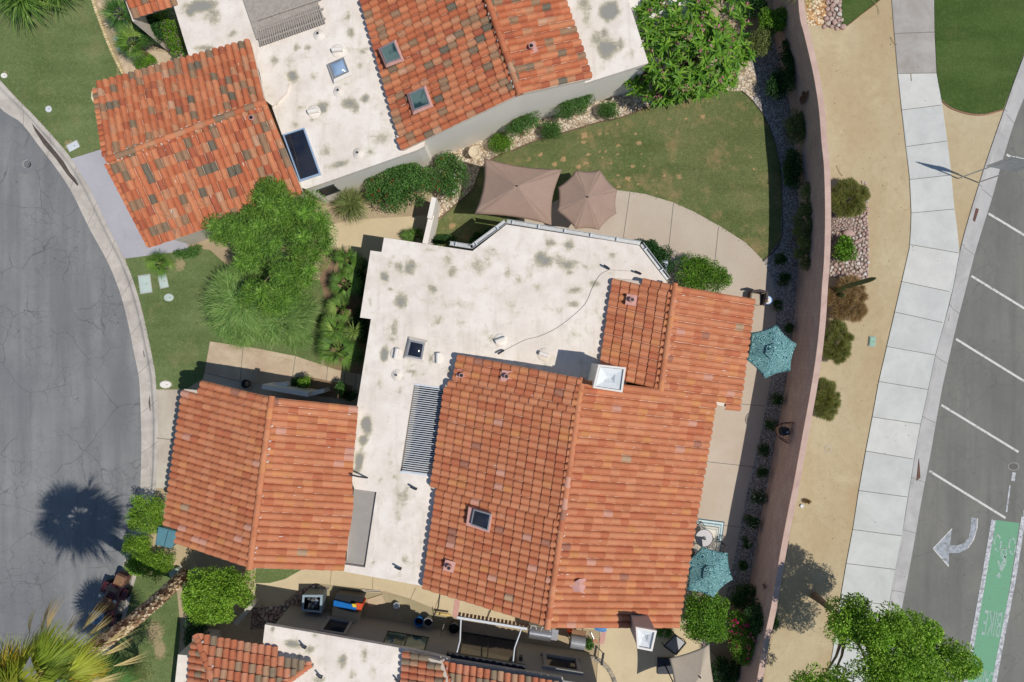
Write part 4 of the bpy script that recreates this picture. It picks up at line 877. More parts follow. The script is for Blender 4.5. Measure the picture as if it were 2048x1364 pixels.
for (x, y, k, r) in [(638, 70, 'pipe', 0), (676, 102, 'hood', 5), (678, 183, 'pipe', 0), (628, 224, 'hood', 10), (717, 307, 'pipe', 0)]: vent(x, y, ZF, h2, k, r, h=.22)
vent(508, 240, 3.95, h2, 'tile', 20); vent(1062, 98, 4.3, h2, 'tile', 20)
m = MB(); m.prism([tuple(W(x, y, 3.1)[:2]) for x, y in [(520, 147), (562, 146), (578, 165), (572, 185), (545, 212), (530, 200)]], 2.9, 3.12); m.build('roof_cricket', M['roof_white'], h2, colattr=False)
# wall window
def wallwin(parent, g0, g1, x0, x1, z0, z1, out, mats=('stucco', 'glass_dark'), th=.1, split=0, name='window', proud=.04, label=None):
    """window on the vertical wall standing over ground line g0-g1 (px)"""
    A, B = W(*g0), W(*g1); u = (B - A).normalized(); s_ = Vector((-u.y, u.x, 0))
    if s_.dot(Vector((out[0], -out[1], 0))) < 0: s_ = -s_
    def at(x): p = W(*g0); t = (x - g0[0]) / (g1[0] - g0[0]); return A.lerp(B, t)
    a, b = at(x0), at(x1); Lx = (b - a).length; c = (a + b) / 2; Z = Vector((0, 0, 1)); m = MB(); ax = (u, s_, Z)
    for cc, sz in (((c + Z * z0), (Lx + th * 2, proud * 2, th)), ((c + Z * z1), (Lx + th * 2, proud * 2, th)), ((a + Z * (z0 + z1) / 2), (th, proud * 2, z1 - z0 - th)), ((b + Z * (z0 + z1) / 2), (th, proud * 2, z1 - z0 - th))):
        m.box(cc, sz, ax=ax)
    if split: m.box(c + Z * (z0 + z1) / 2, (.05, proud * 1.2, z1 - z0 - th), ax=ax)
    o = m.build(name, M[mats[0]], parent, colattr=False); g_ = MB(); g_.box(c + Z * (z0 + z1) / 2 + s_ * .004, (Lx - th * .9, .012, z1 - z0 - th * .9), ax=ax); g_.build('glass', M[mats[1]], o, colattr=False)
    if label: o['label'] = label
    return o
g0, g1 = W(610, 379, 2.95), W(849, 296, 2.95)
def gpx(v): return (v.x / H * F + 1024, 682 - v.y / H * F)
G0, G1 = gpx(g0), gpx(g1)
wallwin(h2, G0, G1, G0[0] + 15, G0[0] + 42, 1.3, 2.3, (0, 1), ('metal_dark', 'metal_dark'), .06, name='wall_vent')

# ---- south neighbour
h3 = thing('house', 'neighbouring house at the bottom edge with shaded grey wall and mixed brown tiles', 'house', W(800, 1330, 0))
ST3 = [(585, 1288, 22, 8, 1.05, 15), (545, 1258, 5, 6, .9), (618, 1298, 11, 9, .9), (685, 1325, 11, 20, .95), (728, 1312, 8, 14, .9), (627, 1272, 10, 6, .8), (597, 1312, 8, 6, .8), (745, 1340, 6, 16, .5), (640, 1360, 16, 8, .8), (705, 1350, 10, 12, .6)]
flat_roof([(530, 1249), (660, 1271), (830, 1301), (900, 1318), (900, 1460), (500, 1460), (524, 1300)], ZF, h3, ST3, cell=.13, walls=None, edge=.2)
D0, D1 = (583, 1209), (1179, 1305)
m = MB(); A = W(*D0); B = W(*D1); Cc = W(1193, 1363); Dd = W(1205, 1470); Ee = W(560, 1470)
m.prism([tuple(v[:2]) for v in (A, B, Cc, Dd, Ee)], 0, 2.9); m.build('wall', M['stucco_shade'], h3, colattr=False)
m = MB(); m.prism([tuple(W(x, y, 2.75)[:2]) for x, y in [(800, 1293), (900, 1316), (1125, 1352), (1160, 1470), (800, 1470)]], 2.72, 2.86); m.build('eave_soffit', M['stucco_grey'], h3, colattr=False)
ts = dict(mat='tile_old')
tile_roof((460, 1280, 3.0), (450, 1364, 3.85), (552, 1296, 3.0), [(394, 1268, 3.0), (552, 1296, 3.0), (549, 1314, 3.1), (622, 1328, 3.0), (555, 1376, 3.7), (530, 1460, 4.6), (440, 1460, 4.6)], TS, h3, 41, **ts)
tile_roof((382, 1320, 3.0), (436, 1330, 3.6), (375, 1440, 3.0), [(393, 1270, 3.0), (384, 1300, 3.0), (374, 1460, 3.0), (470, 1460, 4.3)], TS, h3, 42, **ts)
ridge((393, 1270, 3.05), (458, 1440, 4.45), TS, h3, 43, mat='tile_old'); ridge((622, 1328, 3.1), (555, 1376, 3.75), TS, h3, 44, mat='tile_old')
tile_roof((803, 1340, 3.15), (900, 1356, 3.9), (800, 1430, 3.15), [(808, 1302, 3.15), (880, 1322, 3.2), (925, 1460, 4.6), (798, 1460, 3.15)], TS, h3, 45, **ts)
tile_roof((900, 1327, 3.1), (893, 1410, 3.9), (1100, 1361, 3.1), [(884, 1323, 3.1), (1130, 1367, 3.1), (1160, 1470, 4.1), (925, 1460, 4.6)], TS, h3, 46, **ts)
ridge((880, 1322, 3.2), (930, 1440, 4.4), TS, h3, 47, mat='tile_old')
m = MB(); m.prism([tuple(W(x, y, 2.5)[:2]) for x, y in [(356, 1309), (388, 1312), (395, 1460), (340, 1460)]], 0, 2.5); m.build('lower_roof', M['roof_white'], h3, colattr=False)
for (x, y, r) in [(612, 1293, 130), (644, 1352, 130), (800, 1362, 130)]: vent(x, y, ZF, h3, 'elbow', r, h=.22)
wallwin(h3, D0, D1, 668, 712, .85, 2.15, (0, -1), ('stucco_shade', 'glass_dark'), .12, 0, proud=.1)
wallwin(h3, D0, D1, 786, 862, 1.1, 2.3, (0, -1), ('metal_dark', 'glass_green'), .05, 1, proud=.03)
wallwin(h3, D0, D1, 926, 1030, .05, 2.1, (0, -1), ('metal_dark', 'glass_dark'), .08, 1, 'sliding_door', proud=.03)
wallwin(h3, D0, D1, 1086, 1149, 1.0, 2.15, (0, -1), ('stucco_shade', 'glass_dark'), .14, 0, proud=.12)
u = (B - A).normalized(); nn = Vector((-u.y, u.x, 0)); Z = Vector((0, 0, 1))
def onwall(x, z, out=.0): t = (x - D0[0]) / (D1[0] - D0[0]); return A.lerp(B, t) + Z * z + nn * out
m = MB(); p = onwall(1040, 1.75, .1); m.lathe(p - Z * .15, [(.03, 0), (.08, .05), (.08, .25), (.03, .32)], 10); m.box(onwall(1040, 1.75, .04), (.1, .08, .12), ax=(u, nn, Z)); m.build('wall_lamp', M['metal_dark'], h3, colattr=False)
aw = MB(); aw.box(onwall(975, 2.55, .12), (3.2, .18, .12), ax=(u, nn, Z)); awo = aw.build('awning_box', M['metal_dark'], h3, colattr=False)
m = MB(); bz = 2.15; P0, P1 = W(914, 1234, bz), W(1054, 1257, bz); bu = (P1 - P0).normalized(); m.box((P0 + P1) / 2, ((P1 - P0).length, .09, .09), ax=(bu, Vector((-bu.y, bu.x, 0)), Z))
m.build('awning_front_bar', M['metal_white'], awo, colattr=False); m = MB()
for a, k, b in (((922, 1236), (920, 1281), (912, 1311)), ((1043, 1257), (1029, 1296), (1025, 1334))): m.tube([W(*a, bz), W(*k, 2.3), W(*b, 2.5)], .03, 6); m.build('awning_arm', M['metal_white'], awo, colattr=False); m = MB()
for i in range(18):
    a = P0.lerp(P1, (i + .2) / 18) + Vector((-bu.y, bu.x, 0)) * .06; b = P0.lerp(P1, (i + .85) / 18) + Vector((-bu.y, bu.x, 0)) * .06; m.add([a, b, b + Vector((-bu.y, bu.x, 0)) * .08 - Z * .18, a + Vector((-bu.y, bu.x, 0)) * .08 - Z * .18], [(0, 1, 2, 3)])
m.build('awning_fringe', M['brown_rust'], awo, colattr=False)
# garden stub walls
m = MB(); wallseg(m, (470, 1249), (502, 1211), .9, .2); tag(m.build('garden_wall', M['stucco_grey'], colattr=False), 'short angled grey wall left of the narrow side path', 'wall')
m = MB(); wallseg(m, (868, 395), (859, 437), 1.8, .2); wallseg(m, (863, 430), (850, 487), 1.6, .22); tag(m.build('garden_wall', M['stucco_white'], colattr=False), 'narrow pale wall running between flowering shrubs and the white flat roof', 'wall')
# boundary wall
CL = [(1592, -120), (1598, 20), (1608, 67), (1619, 113), (1629, 160), (1638, 220), (1643, 283), (1648, 333), (1650, 400), (1650, 455), (1648, 522), (1644, 572), (1640, 638), (1633, 705), (1624, 765), (1614, 822), (1598, 909), (1589, 959), (1579, 1009), (1564, 1086), (1553, 1149), (1543, 1209), (1533, 1256), (1524, 1300), (1513, 1364), (1490, 1470)]
ZW = 2.6
bw = thing('boundary_wall', 'long curving mauve block wall with pink cap separating the gardens from the sandy verge', 'wall', W(1600, 600, 0))
c = catmull(CL, 4); P = [W(x, y, ZW) for x, y in c]; L = []; R = []; acc = [0]
for i, p in enumerate(P):
    d = P[min(i + 1, len(P) - 1)] - P[max(i - 1, 0)]; d.z = 0; d.normalize(); n_ = Vector((-d.y, d.x, 0)); L.append(p + n_ * 0); R.append(p + n_ * .24)
    if i: acc.append(acc[-1] + (P[i] - P[i - 1]).length)
m = MB(); ins = [(R[i] - L[i]) * .12 for i in range(len(P))]
for i in range(len(P) - 1):
    for S, sg in ((L, 1), (R, -1)):
        a, b = S[i] + ins[i] * sg, S[i + 1] + ins[i + 1] * sg; q = [Vector((a.x, a.y, 0)), Vector((b.x, b.y, 0)), Vector((b.x, b.y, ZW - .04)), Vector((a.x, a.y, ZW - .04))]
        m.add(q, [(0, 1, 2, 3)])
wo = m.build('wall', M['block_wall'], bw, colattr=False); uv = wo.data.uv_layers.new(name='UVMap'); k = 0
for i in range(len(P) - 1):
    for s_ in range(2):
        for uu, vv in ((acc[i], 0), (acc[i + 1], 0), (acc[i + 1], ZW - .04), (acc[i], ZW - .04)): uv.data[k].uv = (uu, vv); k += 1
m = MB(); Zv = Vector((0, 0, .07)); m.rings([[L[i] - Zv, L[i], R[i], R[i] - Zv] for i in range(len(P))], closed=True); m.build('cap', M['wall_cap'], bw, colattr=False)
# ------------------------------------------------------------------ vegetation
RN = np.random.default_rng(7)
def unit(v): return v / np.maximum(np.linalg.norm(v, axis=1, keepdims=True), 1e-6)
def leaf_mesh(pos, dirn, L, Wd, cols, fold=.0):
    """one pointed quad per leaf"""
    n = len(pos); up = unit(RN.normal(size=(n, 3)) * .9 + np.array([0, 0, .75])); side = unit(np.cross(dirn, up))
    L = np.broadcast_to(np.asarray(L, float), (n,))[:, None]; Wd = np.broadcast_to(np.asarray(Wd, float), (n,))[:, None]
    tip = pos + dirn * L; mid = pos + dirn * L * .5
    V = np.stack([pos, mid + side * Wd * .5, tip, mid - side * Wd * .5], 1).reshape(-1, 3)
    return V, np.arange(n * 4).reshape(-1, 4), cols
def palcols(n, pal, var=.18):
    c = np.array([p[0] for p in pal]); w_ = np.array([p[1] for p in pal], float); w_ /= w_.sum()
    return c[RN.choice(len(c), n, p=w_)] * RN.uniform(1 - var, 1 + var, (n, 1))
def clumps_in(c, R, n, r, flat=0.35, hemi=True):
    """sub-clump centres through an ellipsoid, denser to the outside"""
    d = unit(RN.normal(size=(n, 3)))
    if hemi: d[:, 2] = np.abs(d[:, 2]) * 1.0 - flat * RN.random(n)
    k = RN.uniform(.25, 1, (n, 1)) ** .5
    P = np.array(c) + d * k * (np.array(R) - np.array([r, r, r * .6]) * .5)
    return P, RN.uniform(.65, 1.25, n) * r
def cloud(P, r, n, L, Wd, pal, droop=.25, var=.2, clv=.2, inner=.25):
    w_ = r ** 2; k = RN.choice(len(P), n, p=w_ / w_.sum())
    d = unit(RN.normal(size=(n, 3)) + np.array([0, 0, .45]))
    rad = r[k][:, None] * (RN.uniform(0, 1, (n, 1)) ** .35 * (1 - inner) + inner)
    pos = P[k] + d * rad * np.array([1, 1, .85])
    ld = unit(d * .8 + RN.normal(size=(n, 3)) * .75 - np.array([0, 0, droop]))
    cc = palcols(n, pal, var) * (1 + RN.uniform(-clv, clv, len(P)))[k][:, None]
    return leaf_mesh(pos, ld, RN.uniform(.7, 1.25, n) * L, RN.uniform(.75, 1.2, n) * Wd, cc)
def join(parts):
    V, Fq, Cc, o = [], [], [], 0
    for v, f, c in parts: V.append(v); Fq.append(f + o); Cc.append(c); o += len(v)
    return np.concatenate(V), np.concatenate(Fq), np.concatenate(Cc)
def blades(pos, dirn, L, Wd, cols, droop=.5, seg=3):
    """long tapering leaves that bend down towards the tip"""
    n = len(pos); L = np.broadcast_to(np.asarray(L, float), (n,)); Wd = np.broadcast_to(np.asarray(Wd, float), (n,)); droop = np.broadcast_to(np.asarray(droop, float), (n,))
    side = unit(np.cross(dirn, np.array([0, 0, 1.0]) + RN.normal(size=(n, 3)) * .25)); ring = []
    p = pos.copy(); d = dirn.copy()
    for s in range(seg + 1):
        t = s / seg; wd = Wd * (.55 + 1.2 * t if t < .34 else 1.0 * (1 - t) ** .7 + .03) * .5
        ring.append(p - side * wd[:, None]); ring.append(p + side * wd[:, None])
        d = unit(d + np.array([0, 0, -1.0]) * (droop / seg)[:, None]); p = p + d * (L / seg)[:, None]
    V = np.stack(ring, 1).reshape(-1, 3); m = 2 * (seg + 1); base = (np.arange(n) * m)[:, None]
    Fq = np.concatenate([base + np.array([[2 * s, 2 * s + 1, 2 * s + 3, 2 * s + 2]]) for s in range(seg)], 0)
    return V, Fq, np.concatenate([cols] * seg, 0)
def twigs_mesh(c, R, n, r=.012):
    m = MB()
    for i in range(n):
        a = random.uniform(0, 6.28); d = Vector((math.cos(a) * R[0], math.sin(a) * R[1], R[2] * random.uniform(.2, .9))) * random.uniform(.5, .95)
        m.tube([c, c + d * .5 + Vector((0, 0, .05)), c + d], [r * 1.6, r, r * .4], 5, C(110, 90, 66))
    return m
G = dict(
    bright=[(C(112, 156, 44), 5), (C(92, 138, 38), 5), (C(136, 172, 58), 2), (C(66, 108, 30), 2)],
    feather=[(C(116, 156, 58), 5), (C(94, 136, 50), 4), (C(140, 172, 76), 2), (C(70, 108, 40), 2)],
    olive=[(C(122, 134, 76), 5), (C(102, 118, 60), 5), (C(144, 150, 94), 2)],
    weep=[(C(128, 162, 84), 5), (C(104, 142, 68), 4), (C(164, 188, 116), 2)],
    mid=[(C(82, 124, 56), 5), (C(66, 106, 46), 4), (C(112, 146, 74), 2)],
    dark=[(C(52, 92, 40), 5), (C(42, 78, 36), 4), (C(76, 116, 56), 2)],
    lime=[(C(138, 178, 54), 5), (C(118, 160, 44), 4), (C(160, 192, 76), 2), (C(90, 130, 36), 2)],
    oliv2=[(C(126, 124, 58), 5), (C(104, 104, 46), 4), (C(92, 112, 44), 3)],
    dry=[(C(150, 118, 76), 5), (C(124, 94, 60), 4), (C(176, 148, 102), 2), (C(120, 116, 64), 2)],
    palm=[(C(108, 144, 60), 5), (C(86, 122, 50), 4), (C(140, 166, 80), 2)],
    yucca=[(C(150, 172, 92), 5), (C(124, 152, 72), 4)],
    straw=[(C(206, 186, 130), 5), (C(180, 156, 104), 3)],
    yel=[(C(156, 164, 52), 5), (C(124, 146, 44), 4), (C(190, 160, 50), .8)])
PET = dict(pink=[(C(214, 130, 160), 4), (C(230, 160, 180), 2), (C(190, 96, 130), 2)], red=[(C(196, 60, 50), 3), (C(220, 90, 60), 1)], magenta=[(C(206, 40, 110), 3), (C(226, 90, 140), 2), (C(200, 120, 140), 1)], white=[(C(235, 235, 230), 1)], yellow=[(C(220, 210, 60), 1)], purple=[(C(160, 110, 150), 2), (C(190, 150, 160), 1)])
def shrub(name, px, py, rx, ry, h, label, cat='shrub', pal='mid', n=2600, L=.09, Wd=.05, r=.22, nc=26, rot=0, flowers=None, nf=0, group=None, zt=None, boxy=False, droop=.2, spiky=0, fsz=.05, seed=None, zc=None):
    """leafy shrub: px, py, rx, ry describe the crown as it shows in the photo"""
    zc = h * .6 if zc is None else zc
    c = W(px, py, zc); k = (H - zc) / F; R = (rx * k, ry * k, max(.12, h - zc))
    t = thing(name, label, cat, (c.x, c.y, 0), group)
    if boxy:
        P = np.array([[RN.uniform(-1, 1) * (R[0] - r * .35), RN.uniform(-1, 1) * (R[1] - r * .35), RN.uniform(-.2, .9) * (h - zc)] for _ in range(nc)]) ; rr = RN.uniform(.7, 1.1, nc) * r
    else:
        P, rr = clumps_in((0, 0, 0), R, nc, min(r, R[0] * .6, R[1] * .6) if min(R[:2]) < r * 1.6 else r)
    a = math.radians(-rot); ca, sa = math.cos(a), math.sin(a)
    P = np.c_[P[:, 0] * ca - P[:, 1] * sa, P[:, 0] * sa + P[:, 1] * ca, P[:, 2]] + np.array([c.x, c.y, zc])
    P[:, 2] = np.maximum(P[:, 2], rr * .5)
    if spiky:
        kk = RN.choice(len(P), n); d = unit(RN.normal(size=(n, 3)) + np.array([0, 0, .5])); d[:, 2] = np.abs(d[:, 2])
        out = unit(np.c_[P[kk][:, :2] - np.array([c.x, c.y]), np.zeros(n)] + 1e-3)
        parts = [blades(P[kk] + d * rr[kk][:, None] * .3, unit(d + out * .9), RN.uniform(.6, 1.2, n) * L, Wd, palcols(n, G[pal]), spiky, 2)]
    else: parts = [cloud(P, rr, n, L, Wd, G[pal], droop)]
    V, Fq, cc = join(parts); np_mesh('foliage', V, Fq, cc, M['leaf'], t)
    tw = twigs_mesh(Vector((c.x, c.y, .02)), R, 7); tw.build('stem', M['bark'], t)
    if flowers:
        for fl in (flowers if isinstance(flowers, list) else [flowers]):
            k2 = RN.choice(len(P), nf); d = unit(RN.normal(size=(nf, 3)) + np.array([0, 0, 1.0])); q = P[k2] + d * (rr[k2] * 1.0)[:, None]
            q5 = np.repeat(q, 5, 0) + RN.normal(size=(nf * 5, 3)) * fsz * .5; dd = unit(RN.normal(size=(nf * 5, 3)) + np.array([0, 0, .3]))
            v, f, cl = leaf_mesh(q5, dd, fsz, fsz * .8, palcols(nf * 5, PET[fl], .1)); np_mesh('flowers', v, f, cl, M['petal'], t)
    return t
def tree(name, label, cat, base, trunk, crown, n, L, Wd, pal, nc, r, group=None, mode='leaf', limbs=7, tr=.14, flowers=None, nf=0, droop=.25, inner=.35, feathery=0):
    """trunk: list of world points; crown: list of (centre world, R)"""
    t = thing(name, label, cat, base, group); m = MB()
    m.tube(trunk, [tr * (1.15 - .55 * i / (len(trunk) - 1)) for i in range(len(trunk))], 9, C(150, 132, 112))
    top = Vector(trunk[-1]); Ps, rs = [], []
    for c, R, q in crown:
        P, rr = clumps_in(c, R, q, r); Ps.append(P); rs.append(rr)
    P = np.concatenate(Ps); rr = np.concatenate(rs)
    for i in RN.choice(len(P), min(limbs, len(P)), replace=False):
        e = Vector(P[i]); mid = top.lerp(e, .5) + Vector((0, 0, .15)); m.tube([top - Vector((0, 0, .2)), mid, e], [tr * .55, tr * .3, tr * .1], 6, C(140, 122, 100))
    m.build('trunk', M['bark'], t)
    if mode == 'rosette':
        nr = 11; d0 = unit(RN.normal(size=(len(P), 3)) * .35 + (P - np.array(crown[0][0])) * .25 + np.array([0, 0, .9]))
        pos = np.repeat(P, nr, 0); az = RN.uniform(0, 6.28, len(pos)); el = RN.uniform(.0, .75, len(pos))
        a1 = unit(np.cross(d0, RN.normal(size=d0.shape))); a2 = np.cross(d0, a1); D = np.repeat(d0, nr, 0); A1 = np.repeat(a1, nr, 0); A2 = np.repeat(a2, nr, 0)
        dirn = unit((A1 * np.cos(az)[:, None] + A2 * np.sin(az)[:, None]) + D * el[:, None])
        v = blades(pos, dirn, RN.uniform(.7, 1.15, len(pos)) * L, Wd, palcols(len(pos), G[pal]) , .35, 3)
    else:
        v = cloud(P, rr, n, L, Wd, G[pal], droop, inner=inner)
        if feathery:
            k_ = RN.choice(len(P), feathery); az = RN.uniform(0, 6.283, feathery); e_ = RN.uniform(-.1, 1.1, feathery); o_ = P[k_] + np.array([0, 0, .35]) * rr[k_][:, None]
            dd = np.c_[np.cos(az) * np.cos(e_), np.sin(az) * np.cos(e_), np.sin(e_)]; cl_ = palcols(feathery, G[pal]) * (1 + RN.uniform(-.25, .3, len(P)))[k_][:, None]
            v = join([v, blades(o_, dd, RN.uniform(.2, .45, feathery), .032, cl_, .55, 3)])
    np_mesh('crown', *v, M['leaf'], t)
    if flowers:
        k2 = RN.choice(len(P), nf); q = P[k2] + np.array([0, 0, 1.0]) * (rr[k2] * (.5 if mode == 'rosette' else 1))[:, None] + RN.normal(size=(nf, 3)) * .05
        q5 = np.repeat(q, 9, 0) + RN.normal(size=(nf * 9, 3)) * .06; dd = unit(RN.normal(size=(nf * 9, 3)) + np.array([0, 0, .3]))
        vv, f, cl = leaf_mesh(q5, dd, .075, .065, palcols(nf * 9, PET[flowers], .1)); np_mesh('flowers', vv, f, cl, M['petal'], t)
    return t
def fronds(c, n, Lp, Lf, pal, el=(-.2, .9), lpv=(.75, 1.15), nl=26, spread=1.35, wd=.035, droop=.6, az0=0, az1=6.283, tipcol=None):
    """fan palm leaves: petiole then a fan of narrow leaflets"""
    parts = []; pet = []
    for i in range(n):
        az = az0 + (az1 - az0) * (i + RN.uniform(-.3, .3)) / n; e = RN.uniform(*el); d = np.array([math.cos(az) * math.cos(e), math.sin(az) * math.cos(e), math.sin(e)])
        s = np.array([-math.sin(az), math.cos(az), 0]); u = np.cross(d, s); tw = RN.uniform(-.5, .5); s = s * math.cos(tw) + u * math.sin(tw)
        lp = Lp * RN.uniform(*lpv); tip = np.array(c) + d * lp - np.array([0, 0, .06 * lp]); pet.append((np.array(c), tip))
        th = np.linspace(-spread, spread, nl) + RN.normal(size=nl) * .03
        dd = unit(d[None] * np.cos(th)[:, None] + s[None] * np.sin(th)[:, None]); L = Lf * (.72 + .28 * np.cos(th)) * RN.uniform(.9, 1.1, nl)
        cl = palcols(1, G[pal], .15) * RN.uniform(.88, 1.12, (nl, 1))
        parts.append(blades(np.repeat(tip[None], nl, 0), dd, L, wd, cl, droop * RN.uniform(.6, 1.3), 3))
    return join(parts), pet
def fan_palm(name, label, px, py, z, n, Lp, Lf, pal='palm', cat='palm', group=None, tr=.08, lean=None, **kw):
    kw.setdefault('el', (.0, 1.4))
    c = W(px, py, z); t = thing(name, label, cat, (c.x, c.y, 0), group); (v, f, cl), pet = fronds((c.x, c.y, z), n, Lp, Lf, pal, **kw)
    np_mesh('fronds', v, f, cl, M['leaf'], t); m = MB()
    for a, b in pet: m.tube([Vector(a), Vector(b)], [.016, .01], 4, C(120, 140, 70))
    m.build('leaf_stalks', M['bark'], t); lb_ = lean if lean else (0, 0)
    m = MB(); m.tube([(c.x + lb_[0], c.y + lb_[1], 0), (c.x + lb_[0] * .4, c.y + lb_[1] * .4, z * .6), (c.x, c.y, z)], [tr * 1.2, tr * 1.1, tr], 8, C(112, 92, 72)); m.build('trunk', M['bark'], t)
    return t
def rosette(name, label, px, py, z, n, L, Wd, pal, cat='plant', el=(-.1, 1.3), droop=.5, group=None, k=1):
    c = W(px, py, z); t = thing(name, label, cat, (c.x, c.y, 0), group); az = RN.uniform(0, 6.28, n); e = RN.uniform(*el, n)
    d = np.c_[np.cos(az) * np.cos(e), np.sin(az) * np.cos(e), np.sin(e)]; pos = np.repeat(np.array([[c.x, c.y, z]]), n, 0) + d * .04 + (RN.normal(size=(n, 3)) * .12 * (k - 1))
    np_mesh('leaves', *blades(pos, d, RN.uniform(.65, 1.1, n) * L, Wd, palcols(n, G[pal]), droop, 4), M['leaf'], t)
    m = MB(); m.tube([(c.x, c.y, 0), (c.x, c.y, z)], [.07, .05], 8, C(112, 92, 72)); m.build('stem', M['bark'], t); return t

# --- trees
c = W(565, 485, 3.9)
tree('shade_tree', 'large bright green feathery tree overlapping the left garage roof corner', 'tree', W(590, 500, 0), [W(592, 508, 0), W(588, 506, .9), W(584, 504, 1.8)],
     [((c.x, c.y, 3.4), (2.3, 2.1, 1.9), 46), (tuple(W(480, 455, 3.2)), (1.2, 1.1, 1.1), 14), (tuple(W(630, 470, 3.4)), (1.1, 1.3, 1.3), 14), (tuple(W(575, 395, 3.3)), (1.4, .8, 1.1), 13), (tuple(W(560, 590, 3.1)), (1.5, .8, 1.1), 14)], 52000, .085, .030, 'feather', 0, .5, tr=.13, droop=.15, inner=.5, limbs=14, feathery=15000)
def weeping(name, label, px, py, z, R, n, L, pal, nb=60, group=None):
    c = W(px, py, z); t = thing(name, label, 'shrub', (c.x, c.y, 0), group); parts = []
    for i in range(nb):
        a = RN.uniform(0, 6.283); q = RN.uniform(0, 1) ** .5; o = np.array([c.x + math.cos(a) * q * R * .8, c.y + math.sin(a) * q * R * .75, z * (1 - .55 * q * q) + RN.uniform(-.15, .2)])
        m_ = n // nb; az = a + RN.normal(size=m_) * .75; e = RN.uniform(-.15, .9, m_)
        d = np.c_[np.cos(az) * np.cos(e), np.sin(az) * np.cos(e), np.sin(e)]; parts.append(blades(o + RN.normal(size=(m_, 3)) * .1, d, RN.uniform(.6, 1.2, m_) * L, .022, palcols(m_, G[pal]) * RN.uniform(.72, 1.2), RN.uniform(.5, 1.3, m_), 4))
    np_mesh('foliage', *join(parts), M['leaf'], t); m = MB(); m.tube([(c.x, c.y, 0), (c.x, c.y, z * .6)], [.08, .05], 8, C(120, 100, 76)); m.build('stem', M['bark'], t); return t
weeping('weeping_shrub', 'big weeping light green shrub with fine drooping shoots over the middle lawn', 480, 605, 1.9, 1.75, 14000, .7, 'weep', 110)
weeping('weeping_shrub', 'lower edge clump of fine drooping green shoots touching the front path', 560, 640, 1.5, 1.25, 7000, .6, 'weep', 60)
c = W(1385, 95, 3.4)
tree('frangipani_tree', 'broad tropical tree with long glossy leaves and pink flower clusters at the top', 'tree', W(1375, 130, 0), [W(1375, 130, 0), W(1376, 125, .8), W(1378, 120, 1.5)],
     [((c.x, c.y, 2.6), (2.2, 1.7, 1.0), 230), (tuple(W(1320, 40, 2.6)), (1.2, 1.3, .7), 80), (tuple(W(1430, 30, 2.6)), (1.5, 1.2, .7), 80), (tuple(W(1275, 160, 1.5)), (.7, .7, .5), 26), (tuple(W(1330, 190, 1.6)), (.9, .5, .5), 30), (tuple(W(1465, 110, 2.2)), (.9, 1.0, .8), 46), (tuple(W(1400, 180, 1.7)), (1.0, .5, .5), 30), (tuple(W(1455, 165, 1.5)), (.6, .5, .5), 16)], 0, .36, .085, 'bright', 0, .25, mode='rosette', flowers='pink', nf=120, limbs=40)
c = W(1800, 1310, 5.4); b = W(1630, 1192, 0)
tree('street_tree', 'bright green leafy tree at the bottom right over the sidewalk and bike lane', 'tree', b, [b, W(1640, 1200, .8), W(1652, 1210, 1.6), W(1700, 1250, 3.2)],
     [((c.x, c.y, 5.2), (2.0, 1.6, 1.3), 90), (tuple(W(1700, 1235, 4.9)), (1.1, .9, .9), 26), (tuple(W(1900, 1320, 5.2)), (1.2, .8, .8), 26), (tuple(W(1790, 1400, 5.2)), (2.4, 1.0, 1.2), 50), (tuple(W(1650, 1370, 4.6)), (1.0, .8, .8), 20), (tuple(W(1760, 1250, 5.6)), (1.1, .8, .9), 26)], 62000, .09, .052, 'lime', 0, .36, tr=.16, limbs=16, droop=.1, inner=.5)
b = W(1590, 1420, 0)
tree('street_tree', 'mostly hidden green tree at the bottom edge beside the pink wall cap', 'tree', b, [b, W(1600, 1430, 1.2), W(1612, 1440, 2.4)], [(tuple(W(1640, 1425, 3.8)), (1.7, 1.4, 1.1), 50)], 16000, .09, .052, 'lime', 0, .34, tr=.13)
b = W(430, 1170, 0)
tree('ornamental_tree', 'rounded bright green bushy tree below the garage roof corner', 'tree', b, [b, W(431, 1172, .5), W(432, 1175, 1.0)], [(tuple(W(432, 1186, 2.0)), (1.45, 1.25, .9), 70), (tuple(W(395, 1200, 1.7)), (.7, .8, .7), 16), (tuple(W(470, 1165, 1.8)), (.8, .7, .7), 16)], 26000, .085, .05, 'lime', 0, .3, tr=.08)
